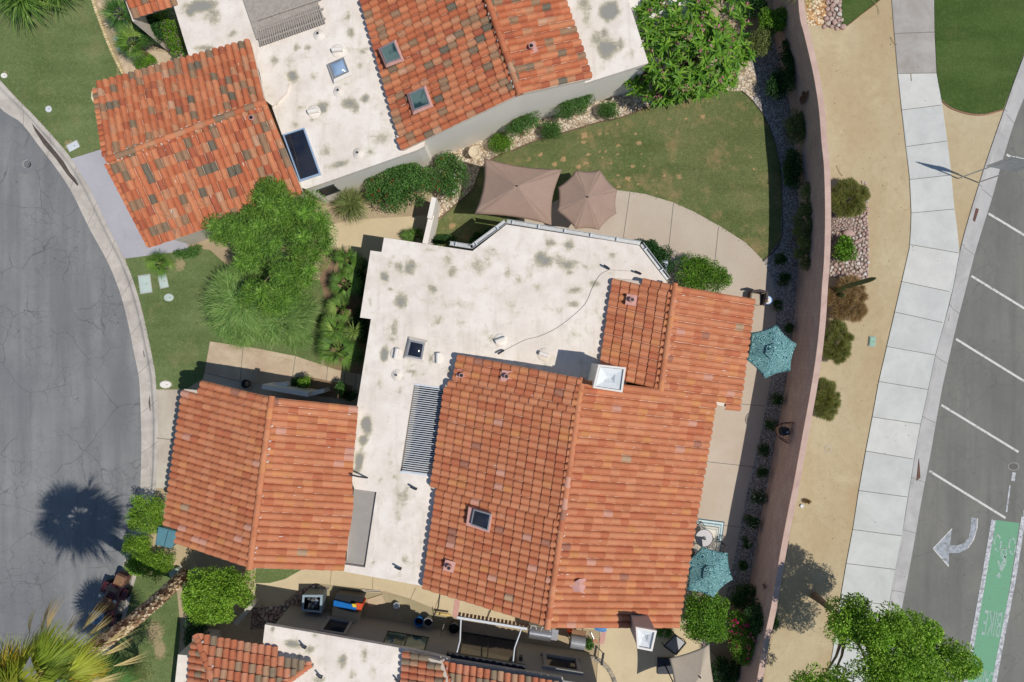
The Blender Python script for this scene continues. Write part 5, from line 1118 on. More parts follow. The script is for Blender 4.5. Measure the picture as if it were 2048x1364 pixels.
# tall palm bottom left
b = Vector((-649, 0, 0)) * (H / F); b = Vector((-656 * H / F, -468 * H / F, 0)); tp = Vector((-628 * H / F, -450 * H / F, 10.5))
def tall_palm(name, label, b, tp, r, Lp, Lf, n, pal, seed, dead=18):
    t = thing(name, label, 'palm tree', b); m = MB(); rg = random.Random(seed)
    pts = [b.lerp(tp, i / 10) + Vector((0, -math.sin(i / 10 * 3.1) * .32, 0)) for i in range(11)]
    m.tube(pts, [r * (1.25 - .35 * i / 10) for i in range(11)], 14, C(150, 122, 96)); ax = (tp - b).normalized(); L = (tp - b).length
    s0 = ax.cross(Vector((0, 1, 0))).normalized(); s1 = ax.cross(s0)
    for i in range(int(L * 95)):
        q = i / (L * 95); a = i * 2.4 + rg.uniform(-.2, .2); p = b.lerp(tp, q) + Vector((0, -math.sin(q * 3.1) * .32, 0)); o = s0 * math.cos(a) + s1 * math.sin(a); rr = r * (1.25 - .35 * q); sd = ax.cross(o)
        k = rg.uniform(.7, 1.3); cl = C(*rg.choice([(214, 188, 152), (180, 148, 116), (136, 106, 82), (236, 212, 178), (110, 84, 66)]))
        m.add([p + o * rr - sd * .07 * k, p + o * rr + sd * .07 * k, p + o * (rr + .06 * k) + sd * .03 - ax * .17 * k, p + o * (rr + .06 * k) - sd * .03 - ax * .17 * k], [(0, 1, 2, 3)], cl)
    m.build('trunk', M['bark'], t)
    (v, f, cl), pet = fronds(tuple(tp), n, Lp, Lf, pal, el=(-.55, 1.3), lpv=(.3, 1.15), nl=44, spread=1.0, wd=.045, droop=.7); np_mesh('fronds', v, f, cl, M['leaf'], t)
    m = MB()
    for a, c_ in pet: m.tube([Vector(a), (Vector(a) + Vector(c_)) / 2 + Vector((0, 0, .05)), Vector(c_)], [.035, .025, .02], 5, C(150, 150, 80))
    m.build('leaf_stalks', M['bark'], t)
    if dead:
        (v, f, cl), pet = fronds(tuple(tp - ax * .3), dead, 1.7, 1.0, 'straw', el=(-1.2, -.1), nl=9, spread=.22, wd=.02, droop=.7); np_mesh('dead_fronds', v, f, cl, M['leaf'], t)
    return t
tall_palm('fan_palm', 'very tall fan palm leaning in from the bottom left corner with shaggy brown trunk', b, tp, .2, 1.0, 1.2, 38, 'yel', 4, 30)
b2 = W(108, 1400, 0); b2 = Vector(((-728) * H / F, -573 * H / F, 0)); 
fan_palm('fan_palm', 'mid height fan palm mostly below the bottom edge, shading the street by the cart', 186, 1404, 5.6, 30, .75, .95, 'mid', tr=.15, lean=(-2.2, -2.6), el=(-.4, 1.1), nl=34, spread=1.2, wd=.04, droop=.7)
# feathery tree bottom
b = W(262, 1345, 0); tree('olive_tree', 'thin grey green feathery tree beside the shaggy palm trunk', 'tree', b, [b, W(264, 1350, .8), W(268, 1355, 1.5)], [(tuple(W(262, 1325, 2.4)), (1.0, .8, .8), 26), (tuple(W(215, 1290, 2.2)), (.8, .9, .8), 20), (tuple(W(170, 1330, 2.0)), (.8, .6, .7), 14)], 11000, .11, .016, 'olive', 0, .3, tr=.07, limbs=14)
# --- shrubs and hedges
S = shrub
S('clipped_hedge', 297, 1028, 33, 34, 1.0, 'square clipped lime green hedge at the street end of the bottom left driveway', 'hedge', 'lime', 11000, .055, .034, .2, 90, boxy=True, rot=10)
S('clipped_hedge', 276, 1108, 21, 40, .9, 'clipped lime green hedge along the kerb, left arm of the L shaped pair', 'hedge', 'lime', 9000, .055, .034, .2, 70, boxy=True, rot=4)
S('clipped_hedge', 307, 1122, 37, 27, .85, 'clipped lime green hedge beside the lawn, lower arm of the L shaped pair', 'hedge', 'lime', 9500, .055, .034, .2, 76, boxy=True, rot=22)
S('shade_shrub', 392, 1262, 26, 40, .8, 'dark shrub in shade left of the bottom grey wall', 'shrub', 'dark', 3500, .07, .05, .2, 30)
S('glossy_shrub', 308, 55, 34, 38, 1.7, 'dark glossy dome shaped shrub between the palms and the pink flowered hedge', 'shrub', 'dark', 7000, .075, .045, .24, 60, rot=20)
S('flowering_hedge', 352, 72, 15, 48, 1.6, 'light green hedge with dusty pink flowers against the white roof edge', 'hedge', 'bright', 6000, .055, .035, .18, 70, rot=-20, flowers='purple', nf=60, boxy=True)
S('low_hedge', 290, 122, 22, 12, .5, 'low green hedge clump touching the mottled garage eave', 'hedge', 'bright', 2200, .05, .03, .12, 24, rot=-18, boxy=True)
fan_palm('fan_palm', 'small fan palm beside the pale stepping stones, lower one', 268, 88, 1.1, 13, .35, .62, 'palm', nl=30, wd=.03, droop=.5)
fan_palm('fan_palm', 'small dark fan palm beside the pale stepping stones, upper one', 242, 28, 1.1, 12, .35, .6, 'mid', nl=30, wd=.03, droop=.5)
fan_palm('fan_palm', 'small fan palm on the middle lawn above the utility covers', 322, 526, .7, 12, .28, .5, 'palm', nl=28, wd=.028, droop=.5)
S('ground_shrub', 375, 505, 34, 12, .35, 'low green ground cover under the mottled garage eave', 'shrub', 'mid', 2400, .06, .03, .14, 24, rot=-15)
rosette('cycad', 'large spiky yellow green cycad clump at the top left lawn corner', 45, -8, .9, 420, 1.5, .05, 'palm', 'cycad', (.0, 1.2), .9, k=2.2)
rosette('cycad', 'second spiky cycad clump at the very top edge of the left lawn', 110, -22, .8, 260, 1.1, .045, 'palm', 'cycad', (.0, 1.2), .9, k=2)
for i, (x, y, z, nn_, Lp, Lf, pl, lb) in enumerate([(694, 520, 1.0, 9, .3, .55, 'palm', 'fan palm at the top of the shaded bed beside the white roof'), (690, 570, 1.0, 9, .3, .55, 'palm', 'fan palm second from the top in the shaded bed'), (684, 618, .9, 9, .28, .5, 'palm', 'fan palm in the middle of the shaded bed'), (672, 660, 1.1, 10, .3, .55, 'palm', 'fan palm left of the pale spiky yucca'), (676, 700, 1.2, 14, .4, .65, 'palm', 'largest fan palm, spreading over the end of the front path'), (640, 405, 1.0, 1, .1, .1, 'palm', '')]):
    if lb: fan_palm('fan_palm', lb, x, y, z, nn_, Lp, Lf, pl, nl=30, wd=.03, droop=.45)
rosette('yucca', 'pale yellow green spiky yucca in the shaded bed', 708, 663, 1.5, 90, .48, .035, 'yucca', 'yucca', (-.1, 1.4), .25)
rosette('yucca', 'dark green spiky yucca at the lower end of the shaded bed', 722, 713, .7, 80, .55, .03, 'mid', 'yucca', (.0, 1.3), .4)
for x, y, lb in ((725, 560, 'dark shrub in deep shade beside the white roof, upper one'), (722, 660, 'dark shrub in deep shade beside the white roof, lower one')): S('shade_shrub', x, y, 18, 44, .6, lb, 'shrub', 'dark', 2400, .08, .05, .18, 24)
rosette('grass_palm', 'soft pale green grassy palm left of the red flowered shrub', 703, 408, .9, 500, .95, .022, 'olive', 'palm', (.0, 1.2), 1.1, k=1.6)
S('flowering_shrub', 800, 368, 74, 58, 2.1, 'wide green shrub with scattered red flowers below the neighbouring white roof', 'shrub', 'mid', 15000, .08, .048, .3, 85, rot=-15, flowers=['red'], nf=55)
S('flowering_shrub', 902, 352, 33, 55, 1.7, 'blue green shrub with red and white flowers left of the square brown umbrella', 'shrub', 'mid', 8000, .07, .045, .26, 50, flowers=['red', 'white'], nf=22)
S('bed_grass', 832, 472, 26, 9, .5, 'yellow green grassy clump touching the top edge of the main white roof', 'plant', 'palm', 900, .3, .02, .14, 10, spiky=.6)
S('bed_shrub', 886, 480, 30, 9, .5, 'small dark green shrub by the roof gutter and garden wall end', 'shrub', 'dark', 2000, .07, .045, .15, 20)
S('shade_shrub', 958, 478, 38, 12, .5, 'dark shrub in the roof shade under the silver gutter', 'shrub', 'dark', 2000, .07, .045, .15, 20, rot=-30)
for x, y, rx, ry, h, rot, lb in ((1003, 287, 24, 22, .8, 0, 'round clipped bright green ball shrub beside the birdbath'), (1050, 250, 42, 20, 1.7, -22, 'long oval shrub between two round ball shrubs, lower left of the bed'), (1104, 261, 25, 20, .75, -10, 'round shrub standing at the gravel bed edge in the middle of the row'), (1146, 213, 44, 21, 1.7, -24, 'long oval shrub nearest the tile rake, upper right of the bed'), (1217, 222, 24, 18, .75, 0, 'round shrub at the right end of the gravel bed near the flowering tree')):
    S('clipped_shrub', x, y, rx, ry, h, lb, 'shrub', 'bright' if x < 1020 else 'mid', int(rx * ry * 8), .05, .032, .2, 44, rot=rot, zc=(1.2 if rx > 30 else None), group='clipped shrubs in the gravel bed')
S('climbing_shrub', 1546, 42, 36, 24, 1.6, 'bright green bush behind the flowering tree near the top of the pink wall', 'shrub', 'bright', 4200, .09, .06, .24, 30)
S('climbing_shrub', 1515, 88, 34, 26, 1.3, 'pale olive bush right of the flowering tree', 'shrub', 'olive', 4200, .07, .035, .22, 30, rot=-40)
S('climbing_shrub', 1500, 10, 34, 26, 1.2, 'shaded bush at the top edge right of the flowering tree', 'shrub', 'dark', 3200, .09, .05, .22, 24)
rosette('spiky_palm', 'grey green spiky palm hanging over the top end of the pink wall', 1606, -26, 2.4, 170, 1.0, .035, 'olive', 'palm', (-.2, 1.2), .9)
for x, y, rx, ry, h, p, lb in ((1579, 122, 20, 58, 1.3, 'dark', 'tall climbing vine on the shaded side of the wall near the top'), (1556, 172, 22, 30, .9, 'dark', 'bushy shrub at the foot of the wall left of the sun plaque'), (1596, 256, 26, 34, 1.3, 'olive', 'round vine spread on the mauve wall below the sun plaque'), (1583, 345, 17, 52, .9, 'dark', 'dense dark hedge along the foot of the wall beside the back lawn'), (1613, 452, 26, 98, 1.4, 'olive', 'longest climbing vine on the wall, opposite the river rock bed')):
    S('wall_vine', x, y, rx, ry, h, lb, 'vine', p, int(rx * ry * 4.5), .075, .045, .22, 40, zc=h * .75)
for i, (x, y, r_, fl, lb) in enumerate(((1560, 520, 14, None, 'small dark shrub in the gravel right of the lawn tip'), (1569, 560, 15, None, 'small dark shrub in the gravel level with the corner of the tiled wing'), (1577, 657, 9, None, 'tiny dark shrub right above the patterned teal umbrella'), (1554, 612, 10, 'purple', 'dull reddish shrub in the gravel right of the round side table'), (1553, 798, 15, 'white', 'small shrub with white flowers just below the teal umbrella by the wall'), (1543, 851, 13, 'white', 'small shrub with white flowers left of the wall basket'), (1528, 899, 12, None, 'small plain shrub below and left of the wall basket'), (1526, 945, 12, None, 'small plain shrub midway down the shaded gravel strip'), (1518, 993, 17, 'white', 'white flowered shrub above the striped rug level'), (1506, 1045, 17, 'white', 'white flowered shrub right of the striped rug'), (1494, 1085, 12, 'white', 'white flowered shrub right of the iron table'), (1487, 1130, 9, None, 'tiny shrub in the shaded strip above the pink bougainvillea'))):
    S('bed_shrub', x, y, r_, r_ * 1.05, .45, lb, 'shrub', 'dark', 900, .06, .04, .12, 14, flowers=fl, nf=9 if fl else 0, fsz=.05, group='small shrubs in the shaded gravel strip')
S('verge_shrub', 1697, 397, 42, 40, 1.0, 'round olive brown shrub above the river rocks outside the wall', 'shrub', 'oliv2', 18000, .2, .018, .32, 110, spiky=.5)
S('verge_shrub', 1687, 502, 24, 30, .6, 'fresh green leafy shrub growing among the river rocks', 'shrub', 'bright', 2600, .09, .055, .2, 30)
S('dry_shrub', 1694, 600, 46, 52, .8, 'dry brown shrub around the cactus outside the wall', 'shrub', 'dry', 17000, .2, .018, .32, 110, spiky=.5)
S('verge_shrub', 1672, 684, 35, 48, .9, 'olive green half round shrub against the wall below the dry one', 'shrub', 'oliv2', 15000, .18, .018, .3, 100, spiky=.5)
S('verge_shrub', 1650, 798, 30, 46, .8, 'lowest olive green half round shrub against the outer wall', 'shrub', 'oliv2', 14000, .18, .018, .3, 90, spiky=.5)
S('patio_shrub', 1300, 502, 46, 20, 1.1, 'dark green shrub along the roof gutter beside the back patio', 'shrub', 'dark', 6500, .07, .045, .24, 44, rot=10, zc=.7)
S('patio_shrub', 1318, 525, 30, 20, 1.0, 'dark leafy shrub behind the speckled air conditioning unit', 'shrub', 'dark', 3200, .07, .045, .24, 24, rot=40, zc=.5)
S('patio_shrub', 1403, 548, 62, 40, 1.3, 'big light green rounded shrub just above the tiled wing', 'shrub', 'bright', 12000, .06, .04, .28, 70, rot=20, zc=.8)
S('planter_shrub', 612, 762, 15, 13, 1.1, 'small bright shrub in the planter by the front walk, left one', 'shrub', 'bright', 1300, .06, .035, .14, 16)
S('planter_shrub', 683, 776, 12, 13, 1.1, 'small bright shrub in the planter by the front walk, right one', 'shrub', 'mid', 1000, .06, .035, .13, 14)
S('planter_shrub', 598, 768, 22, 12, .5, 'dark low shrub filling the front planter in shade, left', 'shrub', 'dark', 1300, .06, .04, .14, 16)
S('planter_shrub', 700, 788, 18, 12, .5, 'dark low shrub filling the front planter in shade, right', 'shrub', 'dark', 1200, .06, .04, .14, 16)
S('patio_tree', 1408, 1232, 52, 54, 2.1, 'bright green leafy bush under the lower teal umbrella', 'shrub', 'bright', 13000, .08, .05, .3, 64, zc=1.5)
S('bougainvillea', 1490, 1272, 48, 62, 1.9, 'sprawling green bougainvillea with vivid pink flower clusters inside the wall', 'shrub', 'bright', 12000, .07, .045, .28, 60, flowers='magenta', nf=36, fsz=.13, rot=-20, zc=1.3)
S('shade_shrub', 1500, 1195, 42, 28, 1.0, 'dark shrub in wall shade above the bougainvillea', 'shrub', 'dark', 4500, .07, .045, .24, 34)
S('shade_shrub', 1450, 1345, 36, 40, 1.0, 'dark shrub beside the tan umbrella at the bottom edge', 'shrub', 'dark', 4500, .07, .045, .24, 34)
S('wall_vine', 1518, 1235, 36, 30, 2.4, 'dark green vine spilling over the pink wall cap near the bottom', 'vine', 'dark', 4500, .08, .05, .24, 30)
S('weed', 1612, 1003, 9, 5, .12, 'dry weed tuft on the sandy verge beside a white cap', 'plant', 'dry', 300, .08, .02, .05, 8)
S('weed', 1180, 1290, 8, 14, .3, 'straggly green plant by the narrow brick edge behind the grills', 'plant', 'mid', 400, .1, .04, .1, 8)
S('hidden_palm', 1330, 1262, 18, 10, .6, 'small green palm poking out right of the lower grey chimney', 'plant', 'mid', 500, .3, .03, .1, 6, spiky=.6)
# cactus
t = thing('cactus', 'tall leaning columnar cactus rising from the dry shrub', 'cactus', W(1663, 592, 0)); 
def cactus(m, a, b, r):
    A, B = Vector(a), Vector(b); d = (B - A).normalized(); s0 = d.cross(Vector((0, 0, 1))).normalized() if abs(d.z) < .98 else Vector((1, 0, 0)); s1 = d.cross(s0); rings = []
    for i in range(9):
        q = i / 8; rr = r * (1 if i < 7 else (.8 if i == 7 else .3)); p = A.lerp(B, q)
        rings.append([p + (s0 * math.cos(k * math.pi / 10) + s1 * math.sin(k * math.pi / 10)) * rr * (1 if k % 2 else .78) for k in range(20)])
    m.rings(rings, C(98, 110, 66))
m = MB(); a = W(1660, 590, 0); b = W(1752, 556, 3.4); cactus(m, a, W(1695, 572, 1.5), .11); m.build('stem', M['plain'], t); m = MB(); cactus(m, W(1694, 572.4, 1.48), b, .1); m.build('arm', M['plain'], t)
t = thing('cactus', 'short columnar cactus stub beside the tall leaning one', 'cactus', W(1662, 591, 0)); m = MB(); cactus(m, W(1664, 594, 0), W(1690, 590, 1.1), .1); m.build('stem', M['plain'], t)
# river rocks
rg = random.Random(12); base_rocks = []
for i in range(7):
    m = MB(); n = 9; rings = []
    ph = [rg.uniform(.75, 1.15) for _ in range(n)]
    for (rr, z) in ((.6, -.4), (1.0, 0), (.85, .38), (.42, .58)): rings.append([Vector((math.cos(k * 2 * math.pi / n) * rr * ph[k], math.sin(k * 2 * math.pi / n) * rr * ph[k], z)) for k in range(n)])
    cc = C(*rg.choice([(176, 160, 156), (190, 172, 160), (160, 152, 154), (205, 196, 188), (184, 156, 146), (146, 142, 148), (214, 206, 200)])); m.rings(rings, cc)
    me_o = m.build('river_rock', M['stone'], smooth=True); COL.objects.unlink(me_o); base_rocks.append(me_o)
def inpoly(x, y, p):
    r = False
    for i in range(len(p)):
        (x1, y1), (x2, y2) = p[i - 1], p[i]
        if (y1 > y) != (y2 > y) and x < (x2 - x1) * (y - y1) / (y2 - y1) + x1: r = not r
    return r
def rocks(poly, n, smin, smax, label, group):
    xs = [p[0] for p in poly]; ys = [p[1] for p in poly]; put = []; tries = 0
    while len(put) < n and tries < 20000:
        tries += 1; x, y = rg.uniform(min(xs), max(xs)), rg.uniform(min(ys), max(ys)); s = rg.uniform(smin, smax)
        if not inpoly(x, y, poly) or any((x - a) ** 2 + (y - b) ** 2 < ((s + c_) * 34) ** 2 for a, b, c_ in put): continue
        put.append((x, y, s)); src = rg.choice(base_rocks); o = bpy.data.objects.new('river_rock', src.data); COL.objects.link(o)
        o.location = W(x, y, s * .25); o.rotation_euler = (rg.uniform(-.2, .2), rg.uniform(-.2, .2), rg.uniform(0, 6)); o.scale = (s, s * rg.uniform(.7, 1), s * rg.uniform(.6, .9)); tag(o, label, 'rock', group)
rocks([(1722, 360), (1732, 362), (1736, 420), (1737, 480), (1736, 556), (1700, 562), (1660, 550), (1662, 530), (1700, 520), (1705, 470), (1715, 430), (1728, 410)], 150, .065, .125, 'rounded pinkish grey river rock in the cobble bed outside the wall', 'river rocks in the cobble bed')
rocks([(1664, 440), (1710, 430), (1700, 475), (1664, 475)], 50, .04, .07, 'small river pebble below the olive shrub, upper end of the cobble bed', 'pebbles in the cobble bed')
rocks([(1655, -10), (1680, -10), (1686, 58), (1648, 54), (1655, 30)], 40, .09, .17, 'rounded grey river rock in the top corner bed beside the yellow gravel', 'river rocks in the top corner bed')
o = bpy.data.objects.new('boulder', base_rocks[5].data); COL.objects.link(o); o.location = W(1696, 467, .1); o.scale = (.26, .22, .2); tag(o, 'blue grey boulder among the river rocks above the fresh green shrub', 'boulder')
rocks([(512, 1214), (560, 1210), (600, 1184), (622, 1170), (650, 1174), (600, 1200), (575, 1235), (530, 1240)], 60, .05, .12, 'dark river rock in the shaded bed by the bottom side path', 'river rocks by the side path')
# ------------------------------------------------------------------ garden and street objects
Z3 = Vector((0, 0, 1))
def umbrella(name, label, verts, ctr, ze, zp, mat, base_px=None, sag=.06, vent_r=.0, scallop=.1, cantilever=None, seam=True, col=(.45, .35, .3)):
    V = [W(x, y, ze) for x, y in verts]; c = W(ctr[0], ctr[1], zp); t = thing(name, label, 'umbrella', (c.x, c.y, 0)); m = MB(); n = len(V)
    if (V[0] - c).cross(V[1] - c).z < 0: V.reverse()
    K = 10; J = 8
    for i in range(n):
        a, b = V[i], V[(i + 1) % n]; rings = []
        for k in range(K + 1):
            q = k / K; row = []
            for j in range(J + 1):
                s = j / J; e = a.lerp(b, s); inn = scallop * 4 * s * (1 - s) * q * q
                p = c.lerp(e, q); p = p + (Vector((c.x, c.y, p.z)) - p) * inn; p.z -= sag * math.sin(q * math.pi) * .6 + .10 * 4 * s * (1 - s) * q * sag / .06 * .5; row.append(p)
            rings.append(row)
        m.rings([r[::-1] for r in rings][::1], cap=False, closed=False)
    o = m.build('canopy', M[mat], t, smooth=True, colattr=False); 
    so_ = o.modifiers.new('t', 'SOLIDIFY'); so_.thickness = .008
    if vent_r:
        m = MB(); k = [c + (v - c) * vent_r + Z3 * .05 for v in V]; cc = c + Z3 * .08; m.add([cc] + k, [(0, 1 + i, 1 + (i + 1) % n) for i in range(n)]); v = m.build('vent', M[mat], o, colattr=False)
    m = MB(); m.lathe(c, [(.02, -.02), (.035, .03), (.02, .09), (0, .1)], 8); m.build('finial', M['metal_dark'], t, colattr=False)
    for v in V:
        m = MB(); m.tube([c - Z3 * .1, c.lerp(v, .5) - Z3 * .16, v - Z3 * .05], .01, 5); m.build('rib', M['metal_dark'], t, colattr=False)
    if cantilever:
        p = W(*cantilever, 0); m = MB(); m.tube([p, p + Z3 * 1.9, Vector((c.x, c.y, zp - .5)), Vector((c.x, c.y, zp - .1))], .035, 8); m.build('pole', M['metal_dark'], t, colattr=False); m = MB(); m.box(p + Z3 * .05, (.7, .7, .1)); m.build('base', M['metal_dark'], t, colattr=False)
    else:
        m = MB(); m.tube([(c.x, c.y, 0), (c.x, c.y, zp)], .022, 8); m.build('pole', M['metal_dark'], t, colattr=False); m = MB(); m.lathe((c.x, c.y, .03), [(.26, 0), (.26, .05), (.05, .09)], 16); m.build('base', M['metal_dark'], t, colattr=False)
    return t
umbrella('patio_umbrella', 'large square taupe umbrella standing over the lawn corner beside the round one', [(968, 316), (1124, 339), (1103, 450), (949, 428)], (1034, 372), 2.15, 2.75, 'fabric_taupe', scallop=.10)
umbrella('patio_umbrella', 'octagonal taupe umbrella shading the back patio edge', [(1152, 340), (1201, 340), (1235, 380), (1233, 427), (1198, 460), (1151, 458), (1114, 422), (1116, 374)], (1175, 394), 2.2, 2.65, 'fabric_taupe', scallop=.05, sag=.04)
umbrella('patio_umbrella', 'teal patterned six sided umbrella by the wall, right of the tiled wing', [(1553, 649), (1594, 688), (1581, 742), (1531, 757), (1492, 719), (1503, 665)], (1546, 703), 2.1, 2.55, 'fabric_teal', scallop=.06, sag=.04, vent_r=.3)
umbrella('patio_umbrella', 'teal patterned six sided umbrella over the iron table and rug', [(1404, 1092), (1456, 1106), (1466, 1159), (1427, 1195), (1375, 1181), (1376, 1120)], (1419, 1147), 2.1, 2.55, 'fabric_teal', scallop=.06, sag=.04, vent_r=.3)
umbrella('patio_umbrella', 'square tan umbrella cut off by the bottom edge beside the lower chimney', [(1338, 1316), (1419, 1288), (1436, 1405), (1350, 1425)], (1400, 1354), 2.3, 2.8, 'fabric_tan', scallop=.1, cantilever=(1330, 1330))
# table, chairs, rug
c = W(1408, 1076, .72); t = thing('patio_table', 'round glass topped iron table half under the lower teal umbrella', 'table', (c.x, c.y, 0)); m = MB(); m.lathe((c.x, c.y, .70), [(.36, 0), (.37, .015), (.36, .03), (.0, .03)], 32); m.build('tabletop', simple('frost_glass', C(176, 172, 178), .25, .05, 4, 0, .6, 0), t, colattr=False)
m = MB(); m.tube([(c.x + .37 * math.cos(a), c.y + .37 * math.sin(a), .72) for a in [2 * math.pi * i / 32 for i in range(33)]], .012, 5, cap=False); m.build('rim', M['black_plastic'], t, colattr=False)
for i in range(3):
    a = i * 2.1; m = MB(); m.tube([(c.x + .3 * math.cos(a), c.y + .3 * math.sin(a), .0), (c.x + .12 * math.cos(a), c.y + .12 * math.sin(a), .35), (c.x + .3 * math.cos(a), c.y + .3 * math.sin(a), .7)], .014, 5); m.build('leg', M['black_plastic'], t, colattr=False)
t = thing('table_ornament', 'small dark teal ornament standing on the round iron table', 'ornament', (c.x, c.y, .735)); m = MB(); m.tube([(c.x + .055 * math.cos(a), c.y + .055 * math.sin(a), .76) for a in [5.2 * i / 12 for i in range(13)]], .02, 6); m.lathe((c.x + .03, c.y - .04, .73), [(.03, 0), (.03, .08), (.01, .1)], 8); m.build('ring', simple('teal_dark', C(36, 72, 76), .5), t, colattr=False)
def iron_chair(px, py, rz, label):
    c = W(px, py, .42); r = math.radians(rz); X = Vector((math.cos(r), math.sin(r), 0)); Y = Vector((-X.y, X.x, 0)); t = thing('iron_chair', label, 'chair', (c.x, c.y, 0), 'iron chairs at the round table'); P = lambda a, b, z: Vector((c.x, c.y, 0)) + X * a + Y * b + Z3 * z
    m = MB(); m.tube([P(-.22, -.2, .42), P(.22, -.22, .42), P(.22, .22, .42), P(-.22, .2, .42), P(-.22, -.2, .42)], .014, 5)
    for i in range(-4, 5): m.box(P(0, i * .045, .42), (.43, .012, .008), ax=(X, Y, Z3)); m.box(P(i * .045, 0, .424), (.012, .41, .008), ax=(X, Y, Z3))
    m.build('seat', M['wood_grey'], t, colattr=False); m = MB(); m.tube([P(-.2, .2, .4), P(-.25, .3, .9), P(.25, .3, .9), P(.2, .2, .4)], .016, 5)
    for i in range(-3, 4): m.tube([P(i * .065, .22, .42), P(i * .07, .3, .9)], .008, 4)
    m.build('backrest', M['black_plastic'], t, colattr=False)
    for s in (-1, 1):
        m = MB(); m.tube([P(s * .25, -.15, .62), P(s * .26, .1, .64), P(s * .25, .27, .66)], .016, 5); m.build('armrest', M['black_plastic'], t, colattr=False)
        for q in (-1, 1): m = MB(); m.tube([P(s * .2, q * .2, .42), P(s * .23, q * .23, 0)], .012, 5); m.build('leg', M['black_plastic'], t, colattr=False)
iron_chair(1430, 1092, -105, 'black iron chair right of the round table, lattice seat showing'); iron_chair(1390, 1096, 140, 'black iron chair left of the round table under the eave'); iron_chair(1396, 1056, 35, 'black iron chair above the round table by the eave')
def quadsheet(m, q, z, col): m.add([W(x, y, z) for x, y in q], [tuple(range(len(q)))[::-1]], col)
m = MB(); base = [(1375, 1034), (1449, 1043.5), (1436, 1140), (1362, 1132)]; cx_, cy_ = 1405, 1088
seq = [(1.0, C(60, 92, 108)), (.955, C(205, 222, 224)), (.88, C(110, 150, 162)), (.83, C(205, 214, 212)), (.76, C(60, 92, 108)), (.73, C(214, 210, 196)), (.66, C(168, 180, 178)), (.62, C(226, 220, 206))]
for i, (k, cl) in enumerate(seq): quadsheet(m, [(cx_ + (x - cx_) * k, cy_ + (y - cy_) * k) for x, y in base], .03 + i * .003, cl)
tag(m.build('rug', M['plain']), 'cream outdoor rug with blue striped border beneath the iron table', 'rug')
# wicker chair, side table
c = W(1514, 596, .45); t = thing('wicker_chair', 'dark wicker armchair with pale cushion at the corner of the tiled wing', 'chair', (c.x, c.y, 0)); r = math.radians(-8); X = Vector((math.cos(r), math.sin(r), 0)); Y = Vector((-X.y, X.x, 0)); P = lambda a, b, z: Vector((c.x, c.y, 0)) + X * a + Y * b + Z3 * z; AX = (X, Y, Z3)
m = MB(); m.box(P(-.03, -.03, .2), (.5, .5, .36), ax=AX); m.build('frame', M['brown_rust'], t, colattr=False); m = MB(); m.box(P(-.05, -.05, .43), (.46, .5, .12), ax=AX, bevel=.04); m.build('seat_cushion', M['fabric_tan'], t, colattr=False)
m = MB(); m.tube([P(-.3, .24, .6), P(.0, .31, .7), P(.27, .27, .76), P(.31, 0, .76), P(.28, -.3, .62)], [.05, .06, .07, .07, .05], 8); m.box(P(.27, -.02, .4), (.06, .5, .6), ax=AX); m.box(P(-.02, .27, .36), (.5, .06, .5), ax=AX); m.build('backrest', simple('wicker_dark', C(88, 80, 80), .8, .3, 20), t, colattr=False)
c = W(1536, 600, .5); t = thing('side_table', 'small round table with white and blue top beside the wicker chair', 'table', (c.x, c.y, 0)); m = MB(); m.lathe((c.x, c.y, .47), [(.19, 0), (.19, .03), (0, .03)], 24, C(90, 130, 190)); m.lathe((c.x - .02, c.y, .502), [(.165, 0), (.16, .004), (0, .004)], 24, C(225, 230, 235)); m.build('tabletop', M['plain'], t)
for i in range(3): a = i * 2.1 + .4; m = MB(); m.tube([(c.x + .15 * math.cos(a), c.y + .15 * math.sin(a), 0), (c.x + .12 * math.cos(a), c.y + .12 * math.sin(a), .47)], .012, 5); m.build('leg', M['metal_white'], t, colattr=False)
t = thing('table_toys', 'small orange and dark figurine on the round white and blue table', 'ornament', (c.x, c.y, .51)); m = MB(); m.lathe((c.x - .03, c.y - .06, .51), [(.05, 0), (.04, .05), (0, .07)], 8, C(200, 130, 60)); m.lathe((c.x - .1, c.y - .04, .51), [(.04, 0), (.03, .05), (0, .06)], 8, C(40, 50, 70)); m.build('figure', M['plain'], t)
# air conditioner
c = W(1316, 537, .8); t = thing('air_conditioner', 'pale speckled air conditioning unit between the roof gutter and dark shrubs', 'air conditioner', (c.x, c.y, 0)); r = math.radians(-9); m = MB(); m.box((c.x, c.y, .4), (.8, .8, .8), r, bevel=.05); m.build('casing', simple('speckle', C(190, 200, 216), .6, .2, 9), t, colattr=False)
m = MB(); m.lathe((c.x, c.y, .81), [(.33, 0), (.33, .01), (.28, .02), (0, .03)], 28); 
for i in range(1, 6): m.tube([(c.x + .055 * i * math.cos(a), c.y + .055 * i * math.sin(a), .84) for a in [2 * math.pi * k / 20 for k in range(21)]], .006, 4, cap=False)
m.build('fan_grille', M['metal_dark'], t, colattr=False)
